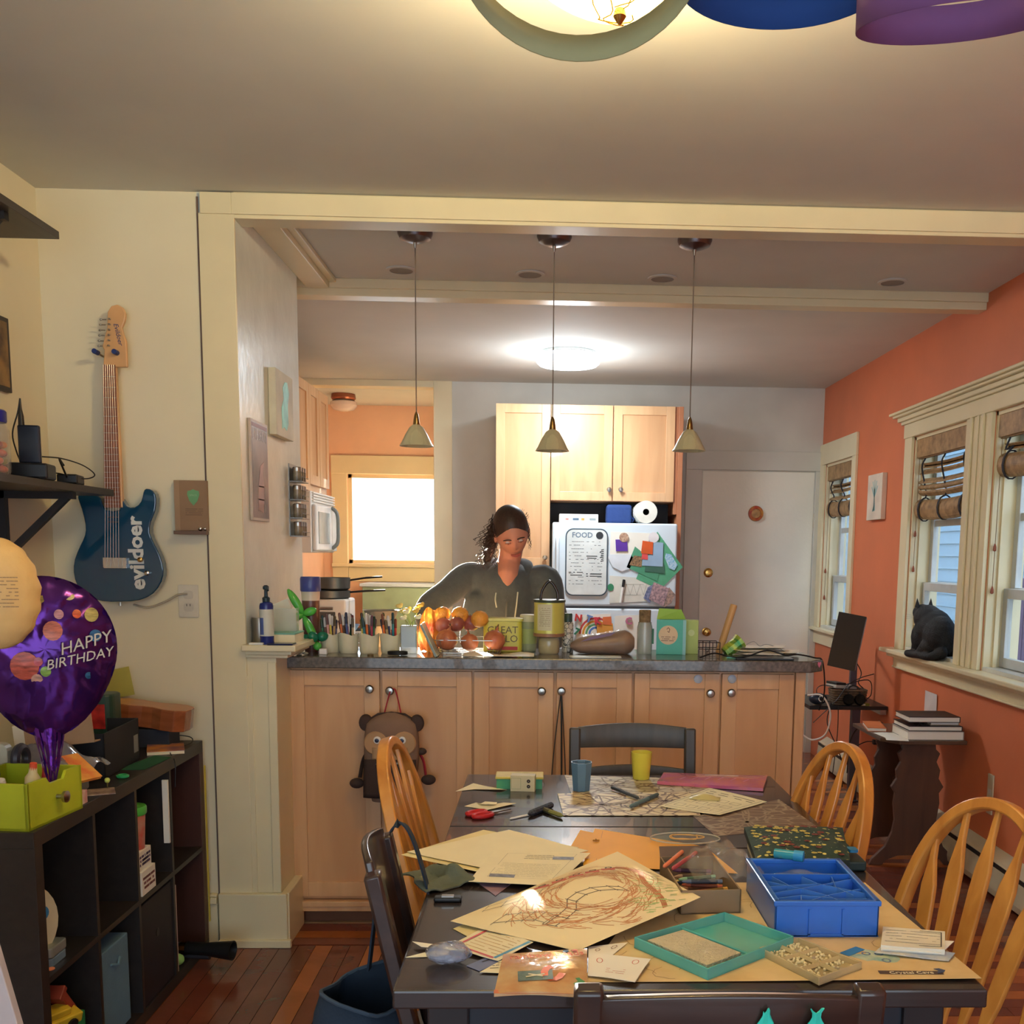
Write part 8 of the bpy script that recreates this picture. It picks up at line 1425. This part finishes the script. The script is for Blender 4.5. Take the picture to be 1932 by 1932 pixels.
book('sketchbook', 1.68, 4.64, 1.945, 4.86, ZS2, .040, (176, 170, 160), 'thick gray-white ring binder at the bottom of the book stack')
book('black_notebook', 1.69, 4.65, 1.94, 4.87, ZS2+.0405, .022, (34, 28, 34), 'black notebook in the middle of the stack on the side table')
book('cream_paperback', 1.80, 4.68, 1.935, 4.84, ZS2+.063, .016, (200, 180, 140), 'small cream paperback between the two black books')
book('black_hardcover', 1.69, 4.655, 1.93, 4.85, ZS2+.0795, .026, (30, 26, 26), 'glossy black hardcover topmost on the side table stack')
book('orange_book', 1.585, 4.86, 1.675, 5.07, ZS2, .018, (210, 120, 70), 'thin orange book with white pages left of the stack', rz=R(-10))
gls = thing('eyeglasses', 'folded dark eyeglasses resting on the notebook edge', 'glasses', (1.745, 4.665, ZS2+.0628)); 
for s_ in (-1, 1): MB().tube([(s_*.018+.014*math.cos(t), 0+.0*t, .012+.010*math.sin(t)) for t in [i*PI/7 for i in range(14)]], .0014, 6, closed=True).build('rim', BLACK, gls)
MB().tube([(-.032, 0, .014), (-.03, .06, .005)], .0014).tube([(.032, 0, .014), (.034, .05, .004)], .0014).build('temples', BLACK, gls)
for k, (dx, dy, a) in enumerate(((-.045, .01, .1), (-.03, -.06, -.25))): solo(MB().sheet(lambda u, v: Vector(((u-.5)*.10, (v-.5)*.15, .001+.002*math.sin(4*u)*v)), 4, 4, .0006).build('loose_sheet', WPAPER), ('loose white sheet nearer the orange book', 'loose white sheet at the front corner of the side table')[k], 'paper', loc=(1.655+dx*.4, 4.74+dy, ZS2+.001+.001*k), rot=(0, 0, a))
# wall pieces right
pr3 = thing('plant_canvas', 'narrow canvas with a faint blue-green plant on the orange wall', 'painting', (XR, 6.21, 1.81)); MB().box((-.03, -.135, -.135), (-.001, .135, .135)).build('canvas', mat('canvas_pale', (222, 208, 190), .7), pr3, bev=.002)
MB().ink(lambda u, v: Vector((-.0305, .09-.18*u, -.10+.2*v)), [[(.5, .2), (.5, .75)], [(.5, .55), (.3, .95)], [(.5, .55), (.7, .95)], [(.5, .6), (.5, .98)], [(.5, .5), (.2, .8)], [(.5, .5), (.8, .8)]]+[[(.38+.03*k, .1+.03*k), (.62-.02*k, .12+.06*k)] for k in range(6)], .012, -.0).build('painted_plant', mat('painted_plant', (140, 186, 186), .7), pr3)
np_ = AX(1756, 1330, XR-.003); solo(MB().sheet(lambda u, v: Vector((-.002-.004*v*u, .085-.17*u, -.065+.13*v+.01*u*(1-v))), 3, 3).build('wall_note', mat('wall_note', (222, 216, 216), .6), solid=.0006), 'white paper taped on the orange wall above the side table', 'paper', loc=(XR-.0015, np_.y, np_.z))
ot3 = AX(1869, 1490, XR-.004); o3 = thing('wall_outlet', 'cream vertical outlet strip on the orange wall near the oak chair', 'outlet', (XR, ot3.y, ot3.z-.03)); MB().box((-.008, -.028, -.08), (-.001, .028, .10)).build('plate', mat('cream_strip', (206, 190, 160), .4), o3, bev=.002)
for z in (-.03, .02): MB().box((-.0095, -.014, z-.012), (-.008, .014, z+.012)).build('socket', mat('outlet_socket'), o3)
# ================================================================ paper chain links in front of the ceiling lamp
def ring(c_, r_, w_, m, lb, tilt, a0=0, a1=2*PI):
    t = thing('paper_chain_ring', lb, 'paper chain', c_, tilt, 'paper chain rings under the ceiling'); n = 48
    b = MB().sheet(lambda u, v: Vector((r_*math.cos(a0+(a1-a0)*u), r_*math.sin(a0+(a1-a0)*u), w_*(v-.5))), n, 1); b.build('paper_band', m, t, solid=.0012, smooth=60); MB().box((r_-.001, -.012, -w_/2), (r_+.003, .012, w_/2)).build('overlap', m, t)
    return t
c1 = AY(1095, -158, 1.10); rg = ring(c1, .130, .046, mat('olive_construction_paper', (150, 146, 106), .85), 'olive paper ring framing the glowing ceiling lamp', (R(-34), 0, 0))
c2 = AY(1487, -84, 1.18); ring(c2, .118, .044, mat('blue_construction_paper', (28, 70, 140), .85), 'dark blue paper ring hanging right of the ceiling lamp', (R(2), 0, .3))
c3_ = AY(1812, 5, 1.22); ring(c3_, .112, .040, mat('purple_construction_paper', (128, 84, 136), .85), 'purple paper ring at the top right corner', (R(14), R(-4), 0))
for k, (cc_, lb) in enumerate(((c1, 'thread holding the olive paper ring'), (c2, 'thread holding the blue paper ring'), (c3_, 'thread holding the purple paper ring'))): solo(MB().tube([(0, 0, 0), (0, .0, ZC-cc_.z-.0)], .0006, 4).build('thread', C((200, 200, 200))), lb, 'thread', loc=(cc_.x, cc_.y-(.130, .118, .112)[k], cc_.z))
